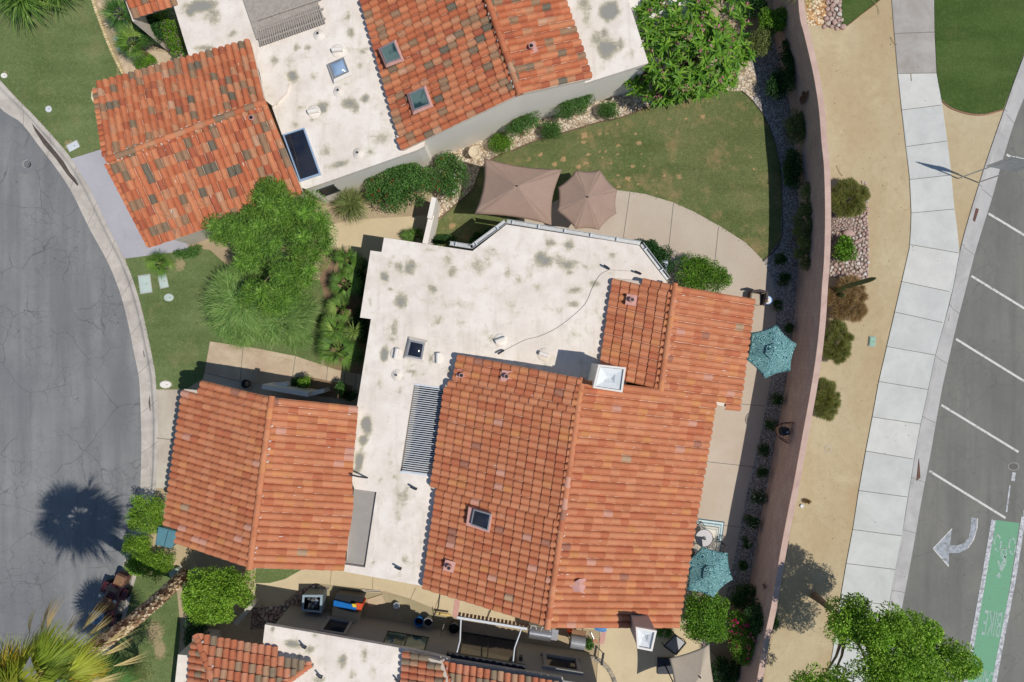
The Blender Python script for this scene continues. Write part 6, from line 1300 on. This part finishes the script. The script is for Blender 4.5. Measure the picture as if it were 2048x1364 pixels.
# bins at garage corner
q = [(316, 1053), (357, 1064), (344, 1097), (310, 1089)]
t = thing('wheelie_bin', 'teal lidded bin pair pushed under the lower left garage eave', 'bin', W(335, 1075, 0)); m = MB(); P = [W(x, y, 1.0) for x, y in q]; cc = sum(P, Vector()) / 4
m.add([cc + (p - cc) * .8 - Z3 * 1.0 for p in P] + [cc + (p - cc) * .94 - Z3 * .04 for p in P], [(0, 1, 5, 4)[::-1], (1, 2, 6, 5)[::-1], (2, 3, 7, 6)[::-1], (3, 0, 4, 7)[::-1]]); m.build('body', M['teal_plastic'], t, colattr=False)
for k in (0, 1):
    m = MB(); a, b = (P[0].lerp(P[1], .5 * k + .01), P[0].lerp(P[1], .5 * k + .49)); d, e = (P[3].lerp(P[2], .5 * k + .01), P[3].lerp(P[2], .5 * k + .49)); top = [a, b, e, d]; ce = sum(top, Vector()) / 4
    m.add([v - Z3 * .05 for v in top] + top + [ce + (v - ce) * .8 + Z3 * .04 for v in top], [(0, 1, 5, 4), (1, 2, 6, 5), (2, 3, 7, 6), (3, 0, 4, 7), (4, 5, 9, 8), (5, 6, 10, 9), (6, 7, 11, 10), (7, 4, 8, 11), (8, 9, 10, 11)]); m.build('lid', M['teal_plastic'], t, colattr=False)
def util_box(name, px, py, sx, sy, h, rz, label, cat, mat='lid_pale', col=None, z0=0.02, rnd=False, grp=None):
    c = W(px, py, h); t = thing(name, label, cat, (c.x, c.y, 0), grp); m = MB(); k = (H - h) / F
    if rnd: m.lathe((c.x, c.y, z0), [(sx * k, 0), (sx * k, h * .8), (sx * k * .9, h), (0, h)], 20, sy=sy / sx)
    else: m.box((c.x, c.y, z0 + h / 2), (sx * 2 * k, sy * 2 * k, h), math.radians(rz), bevel=min(.05, sx * k * .4, h * .45))
    m.build('cover', M[mat], t, colattr=False); m = MB(); 
    if rnd: m.lathe((c.x, c.y, z0 - .012), [(sx * k * 1.12, 0), (sx * k * 1.12, .014), (sx * k, .014)], 20, sy=sy / sx)
    else: m.box((c.x, c.y, z0), (sx * 2.25 * k, sy * 2.2 * k, .02), math.radians(rz))
    m.build('rim', M['concrete_gutter'], t, colattr=False); m = MB(); m.box((c.x + sx * k * .3, c.y, z0 + h + .002), (.05, .02, .01), math.radians(rz)); m.build('lifting_slot', M['metal_dark'], t, colattr=False); return t
util_box('utility_cover', 290, 568, 11, 17, .04, 8, 'largest pale rectangular utility cover at the kerb edge of the middle lawn', 'utility cover')
util_box('utility_cover', 326, 562, 8, 13, .04, 12, 'pale utility cover half hidden by the small fan palm', 'utility cover')
util_box('utility_cover', 337.5, 595, 9, 7, .03, -10, 'small oval pale cover below the rectangular utility covers', 'utility cover', rnd=True)
util_box('utility_cover', 331, 769, 11, 7, .04, 0, 'whitish oval stone cover at the corner of lawn and garage driveway', 'utility cover', 'stucco_white', rnd=True)
util_box('utility_cover', 146, 292, 11, 7, .04, 28, 'white oblong meter cover on the top left lawn near the lavender driveway', 'utility cover', 'metal_white')
util_box('utility_cover', 97, 218, 6, 6, .03, 0, 'round white cover in a bare patch of the top left lawn', 'utility cover', 'metal_white', rnd=True)
util_box('utility_cover', 8, 151, 6, 5, .03, 0, 'round whitish cover at the left photo edge by the kerb', 'utility cover', 'stucco_white', rnd=True)
util_box('utility_cover', 321, 1208, 4, 4, .06, 0, 'tiny pale green cover in the grass right of the shaggy palm trunk', 'utility cover', rnd=True)
util_box('utility_cover', 1745, 683, 6.3, 9.5, .06, -6, 'single mint green valve box on the bare sandy verge', 'valve box', simple('mint', C(150, 188, 166), .7, .1) and 'mint')
util_box('utility_cover', 1656, 898, 7, 7, .008, 0, 'dusty round tan cap nearly buried in the sandy verge', 'utility cover', 'dirt_tan', z0=.004, rnd=True)
util_box('sprinkler_cap', 1604, 1012, 3.4, 3.4, .06, 0, 'small white round cap beside the dry weed on the verge', 'cap', 'metal_white', rnd=True)
util_box('utility_box', 347, 1146, 10, 6.5, .35, 20, 'pale green utility box standing at the top of the shaggy palm trunk base', 'utility box')
util_box('manhole_cover', 51, 327, 8, 8, .006, 0, 'round grey manhole cover in the left street near the lavender driveway', 'manhole cover', simple('iron_grey', C(116, 118, 120), .9, .12) and 'iron_grey', z0=-.116, rnd=True)
util_box('manhole_cover', 2031, 934, 10, 7, .006, 0, 'dark round asphalt patched manhole at the right photo edge', 'manhole cover', 'black_plastic', z0=-.116, rnd=True)
m = MB(); c = W(51, 327, -.113); m.lathe(c, [(.46, 0), (.46, .003), (.2, .003)], 28, cap=False); tag(m.build('asphalt_patch', simple('patch', C(128, 130, 132), .9, .1, 4), colattr=False), kind='structure')
# stones
rg = random.Random(4)
def stone(px, py, rx, ry, label, col=C(206, 184, 154), name='stepping_stone', z=.03):
    c = W(px, py, z); k = (H - z) / F; n = 9; rr = [rg.uniform(.8, 1.1) for _ in range(n)]; m = MB()
    m.rings([[c + Vector((math.cos(6.283 * i / n) * rx * k * rr[i] * s, math.sin(6.283 * i / n) * ry * k * rr[i] * s, zz)) for i in range(n)] for s, zz in ((1, -.03), (1, 0), (.9, .015))], col)
    return tag(m.build(name, M['stone']), label, 'stepping stone', 'stepping stones along the lawn edging')
for x, y, rx, ry, lb in ((204, 7, 11, 9, 'large rounded stepping stone at the top of the row'), (207, 28, 4.5, 4, 'tiny stepping stone second in the row'), (217, 22, 4, 6, 'narrow stepping stone by the upper fan palm'), (217, 44, 10, 10, 'big square stepping stone third in the row'), (227, 61, 5, 6, 'small stepping stone midway beside the edging'), (243, 116, 6, 12, 'long stepping stone above the last one'), (258, 134, 14, 10, 'wide stepping stone touching the mottled garage eave')): stone(x, y, rx, ry, lb)
stone(232, 77, 4.5, 5.5, 'upper bluish stepping stone in the row', C(176, 196, 214)); stone(238, 95, 4, 6, 'lower bluish stepping stone in the row', C(176, 196, 214))
m = MB(); c0 = catmull([(183, -10), (190, 15), (200, 42), (212, 75), (226, 108), (238, 132), (247, 150)], 4); P = [W(x, y, .05) for x, y in c0]
L = [0]; 
for a, b in zip(P[:-1], P[1:]): L.append(L[-1] + (b - a).length)
s = 0
while s < L[-1] - .1:
    i = max(j for j in range(len(L) - 1) if L[j] <= s); p = P[i].lerp(P[i + 1], (s - L[i]) / (L[i + 1] - L[i])); d = (P[i + 1] - P[i]).normalized(); m.box(p, (.1, .12, .08), ax=(d, Vector((-d.y, d.x, 0)), Z3), col=C(*rg.choice([(214, 196, 150), (200, 180, 136), (224, 208, 168)])), bevel=.015); s += .115
tag(m.build('lawn_edging', M['stone']), 'row of small yellowish edging bricks between the top left lawn and the stepping stones', 'edging')
def edging(pts, label, col=(110, 84, 72), w_=.03, z=.05, name='lawn_edging', mat='stone'):
    P = [W(x, y, z) for x, y in catmull(pts, 4)]; m = MB(); m.rings([[p + Vector((0, w_, -.05)), p + Vector((0, w_, 0)), p + Vector((w_ * .3, -w_, 0)), p + Vector((w_ * .3, -w_, -.05))] for p in P], C(*col)); return tag(m.build(name, M[mat]), label, 'edging')
edging([(874, 438), (890, 428), (915, 405), (945, 378), (962, 335), (1000, 309), (1024, 301), (1074, 280), (1134, 263), (1201, 243), (1241, 235), (1291, 215), (1341, 200)], 'thin dark edging between the back lawn and gravel bed', (120, 96, 84), .025)
edging([(1484, 182), (1504, 200), (1530, 235), (1550, 285), (1561, 340), (1564, 400), (1562, 480), (1526, 522)], 'thin dark edging on the shaded right side of the back lawn', (80, 66, 60), .025)
edging([(1884, 201), (1903, 216), (1936, 227), (1969, 229), (2007, 219)], 'thin reddish edging around the lower tip of the verge lawn', (150, 116, 96), .03)
edging([(1686, 57), (1705, 43), (1722, 29), (1745, 12), (1765, -5)], 'thin dark edging along the small corner lawn outside the wall', (120, 96, 70), .02)
stone(190, 190, 8, 17, 'cracked cream rock beside the left end of the mottled garage eave', C(216, 206, 172), 'garden_rock', .12)['category'] = 'rock'
c = W(949, 304, .62); t = thing('birdbath', 'round cream birdbath between the umbrella and the ball shaped shrub', 'birdbath', (c.x, c.y, 0)); m = MB(); m.lathe((c.x, c.y, 0), [(.2, 0), (.1, .1), (.08, .48), (.16, .54)], 20); m.build('pedestal', simple('cast_stone', C(214, 198, 170), .9, .12, 8), t, colattr=False)
m = MB(); m.lathe((c.x, c.y, .52), [(.12, 0), (.25, .08), (.26, .12), (.22, .12), (.14, .06), (0, .05)], 28); m.build('bowl', M['cast_stone'], t, colattr=False)
# street sign
b1, b2 = W(1916, 357, 0), W(1956, 365, 0); t = thing('street_sign', 'two post metal road sign seen from above at the right kerb', 'sign', b1); u = (b2 - b1).normalized(); nn = Vector((-u.y, u.x, 0))
for b in (b1, b2): m = MB(); m.tube([b, b + Z3 * 3.5], .028, 8); m.build('post', M['metal_galv'], t, colattr=False)
m = MB(); m.box((b1 + b2) / 2 + Z3 * 2.75, (1.25, .03, 1.45), ax=(u, nn, Z3)); m.build('panel', M['metal_galv'], t, colattr=False)
# things on the wall
def wp(x, y, z): return W(x, y, z)
nw = Vector((-1, .12, 0)).normalized()
c = W(1611, 187, 1.5); t = thing('wall_plaque', 'round rusty sunburst plaque hanging on the mauve wall near the top', 'wall ornament', c); r3 = Vector((-nw.y, nw.x, 0)); m = MB()
for i in range(22):
    a = 2 * math.pi * i / 22; d = r3 * math.cos(a) + Z3 * math.sin(a); e = r3 * -math.sin(a) + Z3 * math.cos(a); m.add([c + nw * .06 + d * .12 - e * .03, c + nw * .06 + d * .12 + e * .03, c + nw * .05 + d * .46 + e * .045, c + nw * .05 + d * .46 - e * .045], [(0, 1, 2, 3)])
m.tube([c + nw * .05 + (r3 * math.cos(a) + Z3 * math.sin(a)) * .36 for a in [2 * math.pi * k / 24 for k in range(25)]], .015, 5, cap=False); m.lathe(c + nw * .05 - Z3 * .1, [(.0, 0), (.09, .03), (.1, .1), (.09, .17), (0, .2)], 12); m.build('sunburst', M['brown_rust'], t, colattr=False)
c = W(1583, 866, 1.6); t = thing('wall_basket', 'half round rusty wire basket holding a dark lantern on the wall', 'wall basket', c); nw2 = Vector((-1, .22, 0)).normalized(); r3 = Vector((-nw2.y, nw2.x, 0)); m = MB()
for zz, rr in ((0, .44), (-.15, .42), (-.3, .36)): m.tube([c + r3 * rr * math.cos(a) + nw2 * (.6 * math.sin(a)) + Z3 * zz for a in [math.pi * k / 14 for k in range(15)]], .016, 5)
for k in range(15):
    a = math.pi * k / 14; m.tube([c + (r3 * math.cos(a) + nw2 * math.sin(a) * 1.35) * .44, c + (r3 * math.cos(a) + nw2 * math.sin(a) * 1.35) * .2 - Z3 * .4], .01, 4)
m.build('basket', M['brown_rust'], t, colattr=False); t2 = thing('lantern', 'small dark glass lantern sitting in the wall basket', 'lantern', c + nw2 * .25 - Z3 * .4); m = MB(); m.box(c + nw2 * .25 - Z3 * .15, (.34, .3, .42), .2, bevel=.04); m.build('body', M['metal_dark'], t2, colattr=False); m = MB(); m.box(c + nw2 * .2 + Z3 * .08, (.1, .06, .03), .2); m.build('glass', M['dome_blue'], t2, colattr=False)
for (x, y), lb in (((1529, 1172), 'left dark lizard ornament on the wall'), ((1537, 1166), 'right dark lizard ornament on the wall')):
    c = W(x, y, 1.7); m = MB(); r3 = Vector((.2, 1, 0)).normalized(); nq = Vector((-1, .2, 0)).normalized(); m.tube([c + nq * .03 - Z3 * .2, c + nq * .03 + r3 * .03, c + nq * .03 + Z3 * .12, c + nq * .03 + Z3 * .2], [.01, .04, .035, .015], 6)
    for s in (-1, 1):
        for zz in (.08, -.05): m.tube([c + nq * .03 + Z3 * zz, c + nq * .03 + Z3 * (zz + .05) + r3 * s * .12], .012, 4)
    tag(m.build('lizard_ornament', M['brown_rust'], colattr=False), lb, 'wall ornament')
# bottom side yard
q = [(605, 1190), (645, 1190), (643, 1226), (603, 1222)]; t = thing('storage_crate', 'tall grey ribbed open crate full of shiny metal scraps by the shaded grey wall', 'crate', W(637, 1196, 0)); P = [W(x, y, .9) for x, y in q]; cc = sum(P, Vector()) / 4; m = MB(); o_ = [cc + (p - cc) * .9 - Z3 * .88 for p in P]
ccw = P[::-1]; ow = o_[::-1]
m.add(ow + [p for p in ccw], [(i, (i + 1) % 4, 4 + (i + 1) % 4, 4 + i) for i in range(4)]); m.build('body', simple('crate_dark', C(84, 88, 94), .6, .15), t, colattr=False); m = MB(); inn = frame4(m, P, .09); m.add([p - Z3 * .07 for p in P] + P, [(i, (i + 1) % 4, 4 + (i + 1) % 4, 4 + i) for i in range(4)]); m.build('rim', simple('crate_grey', C(150, 170, 182), .6, .1), t, colattr=False)
m = MB()
for i in range(9):
    for a, b in ((P[0], P[1]), (P[1], P[2])):
        k = (i + .5) / 9; a0, b0 = (cc + (a - cc) * .94, cc + (b - cc) * .94); m.tube([(cc + (a.lerp(b, k) - cc) * .93) - Z3 * .84, cc + (a.lerp(b, k) - cc) * 1.01 - Z3 * .06], .016, 4)
m.build('rib', M['crate_grey'], t, colattr=False)
m = MB()
for i in range(14):
    p = cc + Vector((rg.uniform(-.28, .28), rg.uniform(-.28, .28), rg.uniform(-.35, -.1))); d = Vector((rg.uniform(-1, 1), rg.uniform(-1, 1), rg.uniform(0, 1))).normalized(); m.box(p, (.22, .14, .01), ax=(d, d.cross(Z3).normalized(), d.cross(d.cross(Z3)).normalized()))
t2 = thing('metal_scraps', 'crumpled shiny metal sheets heaped inside the grey crate', 'scraps', cc - Z3 * .4); m.build('sheets', M['steel'], t2, colattr=False); m = MB(); m.box(cc - Z3 * .6, (.6, .6, .3)); m.build('filling', M['black_plastic'], t2, colattr=False)
def boxy(name, q, z0, z1, label, cat, mat, lid=None, parts=()):
    P = [W(x, y, z1) for x, y in q]
    if (P[1] - P[0]).cross(P[2] - P[1]).z < 0: P.reverse()
    cc = sum(P, Vector()) / 4; t = thing(name, label, cat, (cc.x, cc.y, z0)); m = MB(); m.add([Vector((p.x, p.y, z0)) for p in P] + P, [(i, (i + 1) % 4, 4 + (i + 1) % 4, 4 + i) for i in range(4)] + [(4, 5, 6, 7)]); m.build('body', M[mat], t, colattr=False)
    m = MB(); b = [cc + (p - cc) * 1.05 for p in P]; 
    if lid: m.add([p - Z3 * .04 for p in b] + [p + Z3 * .012 for p in b], [(i, (i + 1) % 4, 4 + (i + 1) % 4, 4 + i) for i in range(4)] + [(4, 5, 6, 7)]); m.build('lid', M[lid], t, colattr=False)
    return t
simple('card', C(196, 176, 146), .9, .1); simple('orange_red', C(214, 84, 40), .7, .1); simple('yellow_p', C(232, 204, 60), .7, .1)
boxy('storage_box', [(674, 1187), (727, 1194), (721, 1212), (668, 1202)], 0, .6, 'dark lidded storage box at the back of the box stack in the side yard', 'box', 'metal_dark', 'black_plastic')
boxy('toy_box', [(669, 1201), (712, 1211), (711, 1221), (668, 1212)], 0, .75, 'bright blue box between the dark and the cardboard boxes', 'box', 'plastic_blue', 'plastic_blue')
boxy('toy_box', [(713, 1206), (726, 1208), (722, 1222), (712, 1220)], 0, .7, 'orange red box right of the bright blue box', 'box', 'orange_red', 'orange_red')
boxy('toy', [(704, 1208), (711, 1208), (713, 1214), (706, 1214)], .79, .85, 'small yellow toy lying on the blue box', 'toy', 'yellow_p', 'yellow_p')
boxy('cardboard_box', [(667, 1215), (719, 1228), (716, 1245), (665, 1232)], 0, .6, 'tan cardboard box in front of the bright blue box', 'box', 'card', 'card')
boxy('wood_board', [(734, 1199), (764, 1189), (771, 1206), (738, 1215)], .02, .06, 'flat tan board lying on the bare soil of the side yard', 'board', 'card')
m = MB(); m.tube([W(x, y, .05) for x, y in [(725, 1179), (729, 1183), (745, 1184), (762, 1184), (761, 1181), (745, 1181), (726, 1179)]], .015, 5, C(220, 210, 200)); tag(m.build('pipe_loop', M['plain']), 'thin pale bent pipe lying on the bare side yard soil', 'pipe')
def pot(name, x, y, r_, h, label, mat, cat='bucket', inner='black_plastic'):
    c = W(x, y, h); t = thing(name, label, cat, (c.x, c.y, 0)); m = MB(); m.lathe((c.x, c.y, .015), [(r_ * .75, 0), (r_, h), (r_ * 1.06, h), (r_ * 1.06, h + .02), (r_ * .9, h + .02), (r_ * .85, h - .12)], 20, cap=False); m.build('wall', M[mat], t, colattr=False); m = MB(); m.lathe((c.x, c.y, h - .12), [(r_ * .86, 0), (0, .01)], 20); m.build('inside', M[inner], t, colattr=False)
pot('bucket', 793, 1211, .13, .2, 'white round bucket on the bare side yard soil', 'metal_white', inner='metal_white')
pot('paddling_pool', 838, 1243, .2, .35, 'blue rolled tub in the shade by the grey wall', 'plastic_blue', 'tub'); pot('rubber_tub', 856, 1245, .2, .45, 'dark grey round tub right of the blue one', 'metal_grey', 'tub'); pot('rubber_tub', 908, 1256, .22, .45, 'black round pot left of the awning arm', 'black_plastic', 'tub')
boxy('wood_bench', [(874, 1225), (901, 1229), (900, 1233), (873, 1229)], .25, .32, 'small yellow wooden bench above the dark side bed', 'bench', simple('ywood', C(214, 184, 116), .8, .15) and 'ywood')
m = MB(); a = W(888, 1249, 1.3); m.tube([W(884, 1268, .0) + Vector((0, .3, 0)), W(881, 1272, .6), a], .018, 5, C(150, 140, 130)); tag(m.build('garden_tool', M['plain']), 'long handled garden tool leaning on the grey wall', 'tool')
# grills
c = W(1080, 1266, .95); d = (W(*D1) - W(*D0)).normalized(); nq = Vector((-d.y, d.x, 0)); t = thing('barrel_grill', 'stainless barrel grill with two pale handles below the main roof edge', 'grill', (c.x, c.y, 0)); 
def cyl(m, c, ax_, L, r_, n=24, half=False, sx=1):
    s0 = Vector((-ax_.y, ax_.x, 0)); A = [math.pi * k / (n // 2) for k in range(n // 2 + 1)] if half else [2 * math.pi * k / n for k in range(n)]
    m.rings([[c + ax_ * e * L / 2 + (s0 * math.cos(a) + Z3 * math.sin(a)) * r_ * q for a in A] for e, q in ((-1, .96), (-.96, 1), (.96, 1), (1, .96))], closed=not half, cap=True)
m = MB(); cyl(m, c, d, .95, .27, half=True); m.build('lid', M['steel'], t, smooth=False, colattr=False); m = MB(); m.box(c - Z3 * .15, (1.0, .52, .3), ax=(d, nq, Z3)); m.build('firebox', M['metal_grey'], t, colattr=False); m = MB(); m.box(c + d * .64 - Z3 * .05, (.26, .45, .04), ax=(d, nq, Z3)); m.build('side_shelf', M['steel'], t, colattr=False)
for a, b in ((-.45, -.2), (.0, .4)): m = MB(); m.tube([c + d * a + nq * .2 + Z3 * .18, c + d * (a + .04) + nq * .34 + Z3 * .2, c + d * (b - .04) + nq * .34 + Z3 * .2, c + d * b + nq * .2 + Z3 * .18], .018, 6); m.build('handle', M['metal_white'], t, colattr=False)
for a in (-.42, .42):
    for b in (-.2, .2): m = MB(); m.tube([c + d * a + nq * b - Z3 * .3, Vector((c.x, c.y, 0)) + d * a * 1.1 + nq * b * 1.1], .02, 5); m.build('leg', M['metal_dark'], t, colattr=False)
c = W(1155, 1284, .9); t = thing('charcoal_grill', 'dark square grill with rounded lid right of the stainless one', 'grill', (c.x, c.y, 0)); m = MB(); cyl(m, c, d, .62, .28, half=True); m.build('lid', M['metal_grey'], t, colattr=False); m = MB(); m.box(c - Z3 * .15, (.62, .56, .3), ax=(d, nq, Z3)); m.build('firebox', M['metal_dark'], t, colattr=False); m = MB(); m.lathe(c + Z3 * .27, [(.025, 0), (.02, .02), (0, .03)], 8); m.build('thermometer', M['metal_white'], t, colattr=False); m = MB(); m.box(c + nq * .4 - Z3 * .02, (.6, .2, .03), ax=(d, nq, Z3)); m.build('front_shelf', M['wood_brown'], t, colattr=False)
for a in (-.25, .25):
    for b in (-.22, .22): m = MB(); m.tube([c + d * a + nq * b - Z3 * .3, Vector((c.x, c.y, 0)) + d * a * 1.1 + nq * b * 1.1], .018, 5); m.build('leg', M['metal_dark'], t, colattr=False)
m = MB(); c = W(1141, 1263, .6); m.lathe(c - Z3 * .25, [(.12, 0), (.16, .12), (.13, .28), (.05, .34)], 14); tag(m.build('gas_bottle', M['orange_red'], colattr=False), 'orange red gas bottle between the two grills', 'gas bottle')
m = MB(); cl = [(1184, 1252), (1200, 1252), (1214, 1254), (1213, 1262), (1204, 1265), (1192, 1262)]; P = [W(x, y, .12) + Vector((0, 0, rg.uniform(-.06, .08))) for x, y in cl]; ce = sum(P, Vector()) / len(P) + Z3 * .1; m.add([ce] + P, [(0, 1 + (i + 1) % 6, 1 + i) for i in range(6)]); m.add(P + [Vector((p.x, p.y, .02)) for p in P], [(i, (i + 1) % 6, 6 + (i + 1) % 6, 6 + i) for i in range(6)]); tag(m.build('tarp', simple('tarp_blue', C(90, 150, 210), .5, .2, 9), colattr=False), 'crumpled light blue tarp on the ground below the main roof edge', 'tarp')
t = thing('garden_loppers', 'long red handled garden loppers lying right of the dark grill', 'tool', W(1185, 1278, .05)); m = MB(); m.tube([W(1182, 1265, .08), W(1188, 1278, .08)], .02, 5); m.build('blade', M['steel'], t, colattr=False)
for a in ((1196, 1286), (1186, 1290)): m = MB(); m.tube([W(1188, 1277, .08), W(*a, .08)], .016, 5); m.build('handle', M['orange_red'], t, colattr=False)
for i in range(12):
    pass
sheet('brick_band_south', [(1203, 1264), (1212, 1264), (1208, 1288), (1198, 1287)], .036, 'mortar_pink', skirt=0)
k = 0
for i in range(16):
    q = i / 15; a = math.radians(8 + 82 * q); x, y = 1172 + 62 * math.sin(a), 1392 - 78 * math.cos(a); c = W(x, y, .06); m = MB(); m.box(c, (.22, .17, .12), -a + rg.uniform(-.1, .1), col=C(*rg.choice([(150, 144, 132), (168, 158, 140), (130, 126, 118)])), bevel=.03); o = m.build('edging_block', M['stone']); tag(o, 'grey block in the curved planter edge at the bottom by the tan umbrella', 'block', 'grey blocks of the curved planter edge')
t = thing('folding_chair', 'dark narrow folded chair standing by the curved planter edge', 'chair', W(1205, 1320, 0)); m = MB(); m.tube([W(1207, 1306, .5), W(1203, 1330, .5)], .05, 6); m.build('frame', M['metal_dark'], t, colattr=False); m = MB(); 
for yy in (1306, 1330): m.tube([W(1206, yy, .5), W(1206, yy, 0)], .02, 5)
m.build('leg', M['metal_dark'], t, colattr=False)
t = thing('lounge_frame', 'dark metal lounger frame in shade between lower chimney and tan umbrella', 'lounger', W(1350, 1280, 0)); m = MB(); P = [W(1328, 1292, .4), W(1352, 1310, .4), W(1372, 1286, .4), W(1350, 1270, .4), W(1328, 1292, .4)]; m.tube(P, .03, 6); m.build('frame', M['metal_dark'], t, colattr=False); m = MB(); m.add([p - Z3 * .03 for p in P[:4]], [(0, 1, 2, 3)]); m.build('sling', M['metal_grey'], t, colattr=False); m = MB()
for p in P[:4]: m.tube([p, Vector((p.x, p.y, 0))], .02, 5)
m.build('leg', M['metal_dark'], t, colattr=False)
# small open cart at the kerb
A, B = W(243, 1158, 0), W(207, 1248, 0); fw = (A - B).normalized(); sd_ = Vector((-fw.y, fw.x, 0)); c = (A + B) / 2 + Vector((.08, 0, 0)); c.z = -.12; t = thing('motor_cart', 'maroon open cart with dark blue canopy parked at the kerb in palm shade', 'cart', c); P = lambda a, b, z: c + fw * a + sd_ * b + Z3 * z; AX = (fw, sd_, Z3)
mar = simple('maroon', C(84, 34, 40), .35, .15, 5, 0, .6, 0)
m = MB(); m.box(P(.0, 0, .42), (1.9, .72, .3), ax=AX, bevel=.12); m.box(P(.75, 0, .62), (.5, .6, .2), ax=AX, bevel=.09); m.box(P(-.75, 0, .6), (.55, .66, .22), ax=AX, bevel=.09); m.build('body', mar, t, colattr=False)
for a in (.68, -.62):
    for b in (-.46, .46):
        m = MB(); s0 = sd_; ce = P(a, b, .26); m.rings([[ce + s0 * e + (fw * math.cos(k) + Z3 * math.sin(k)) * r_ for k in [2 * math.pi * i / 20 for i in range(20)]] for e, r_ in ((-.09, .2), (-.07, .26), (.07, .26), (.09, .2))]); w_o = m.build('wheel', M['black_plastic'], t, colattr=False)
        m = MB(); m.box(P(a, b, .56), (.5, .24, .05), ax=AX, bevel=.02); m.build('fender', mar, t, colattr=False)
m = MB(); m.box(P(.15, 0, .62), (.36, .6, .14), ax=AX, bevel=.05); m.box(P(.05, 0, .78), (.1, .6, .3), ax=AX, bevel=.04); m.build('seat', M['wood_brown'], t, colattr=False)
m = MB(); m.box(P(-.28, 0, 1.25), (.56, .58, .06), ax=AX, bevel=.028); m.build('canopy', simple('canopy_blue', C(66, 92, 122), .25, .15, 4, 0, .6, 0), t, colattr=False)
for a in (-.5, -.05):
    for b in (-.25, .25): m = MB(); m.tube([P(a, b, .6), P(a, b, 1.24)], .016, 5); m.build('canopy_post', M['metal_dark'], t, colattr=False)
for a, b in ((.45, .34), (.45, -.34)): m = MB(); m.lathe(P(a, b, .9), [(.02, 0), (.07, .02), (.05, .05), (0, .06)], 12); m.tube([P(a, b * .6, .7), P(a, b, .9)], .01, 4); m.build('mirror', M['metal_galv'], t, colattr=False)
m = MB(); m.lathe(P(-.66, .02, .72), [(.13, 0), (.13, .03), (.06, .04), (0, .03)], 20); m.build('hub_cap', M['metal_galv'], t, colattr=False); m = MB(); m.box(P(.88, 0, .78), (.02, .5, .3), ax=((fw + Z3 * .5).normalized(), sd_, (Z3 - fw * .5).normalized())); m.build('windscreen', M['glass_dark'], t, colattr=False)
o = thing('trailer_box', 'brown open box at the front end of the maroon cart on the kerb', 'box', P(1.28, -.05, 0)); m = MB(); m.box(P(1.25, -.1, .45), (.5, .5, .45), ax=AX, bevel=.05); m.build('body', M['brown_rust'], o, colattr=False); m = MB(); m.box(P(1.25, -.1, .7), (.42, .42, .03), ax=AX); m.build('lid', M['wood_brown'], o, colattr=False)
# fallen twigs on the sandy verge
for pts, lb in (([(1782, 73), (1787, 83), (1794, 90)], 'twig at the sidewalk edge near the top'), ([(1674, 331), (1680, 345), (1686, 352)], 'pale twig above the olive shrub'), ([(1744, 0), (1756, 12), (1759, 28)], 'long straw twig on the sand at the top edge'), ([(1673, 142), (1680, 140)], 'short straw twig on the open sand'), ([(1822, 146), (1823, 162)], 'curved twig lying on the pale sidewalk')):
    m = MB(); m.tube([W(x, y, .05) for x, y in pts], .012, 4, C(190, 170, 130)); tag(m.build('twig', M['bark']), lb, 'twig', 'fallen twigs')
rg = random.Random(9); m = MB()
for i in range(900):
    x, y = rg.uniform(1600, 2000), rg.uniform(0, 1364); z = .045 if inpoly(x, y, SWL + [(1755, 1364), (1829, 912), (1919, 505), (1868, 0)]) else (.01 if x < 1830 and x > 1625 else None)
    if z is None or (z == .045 and rg.random() < .85): continue
    c = W(x, y, z); s = rg.uniform(.008, .028); a = rg.uniform(0, 6); u = Vector((math.cos(a), math.sin(a), rg.uniform(0, .4))) * s; v = Vector((-math.sin(a), math.cos(a), 0)) * s * .5; m.add([c - u, c + v, c + u, c - v + Z3 * s], [(0, 1, 2, 3), (3, 2, 1, 0)][:1], C(*rg.choice([(120, 100, 70), (90, 76, 56), (170, 150, 110), (110, 90, 80)])))
tag(m.build('leaf_litter', M['plain']), kind='stuff')
tufts([LA + [(205, 297), (247, 152), (215, 90), (184, 0)], [(251, 517)] + LB + [(372, 778), (405, 757), (420, 683), (640, 735), (660, 640), (480, 600)], [(277, 1139)] + LC + [(345, 1450), (360, 1250), (300, 1150)], LD, [(1869, 0), (1870, 67), (1874, 147), (1884, 200), (1903, 215), (1936, 226), (1969, 228), (2007, 218), (2047, 109)], [(1680, -40), (1686, 56), (1722, 28), (1758, 0)]], 110)
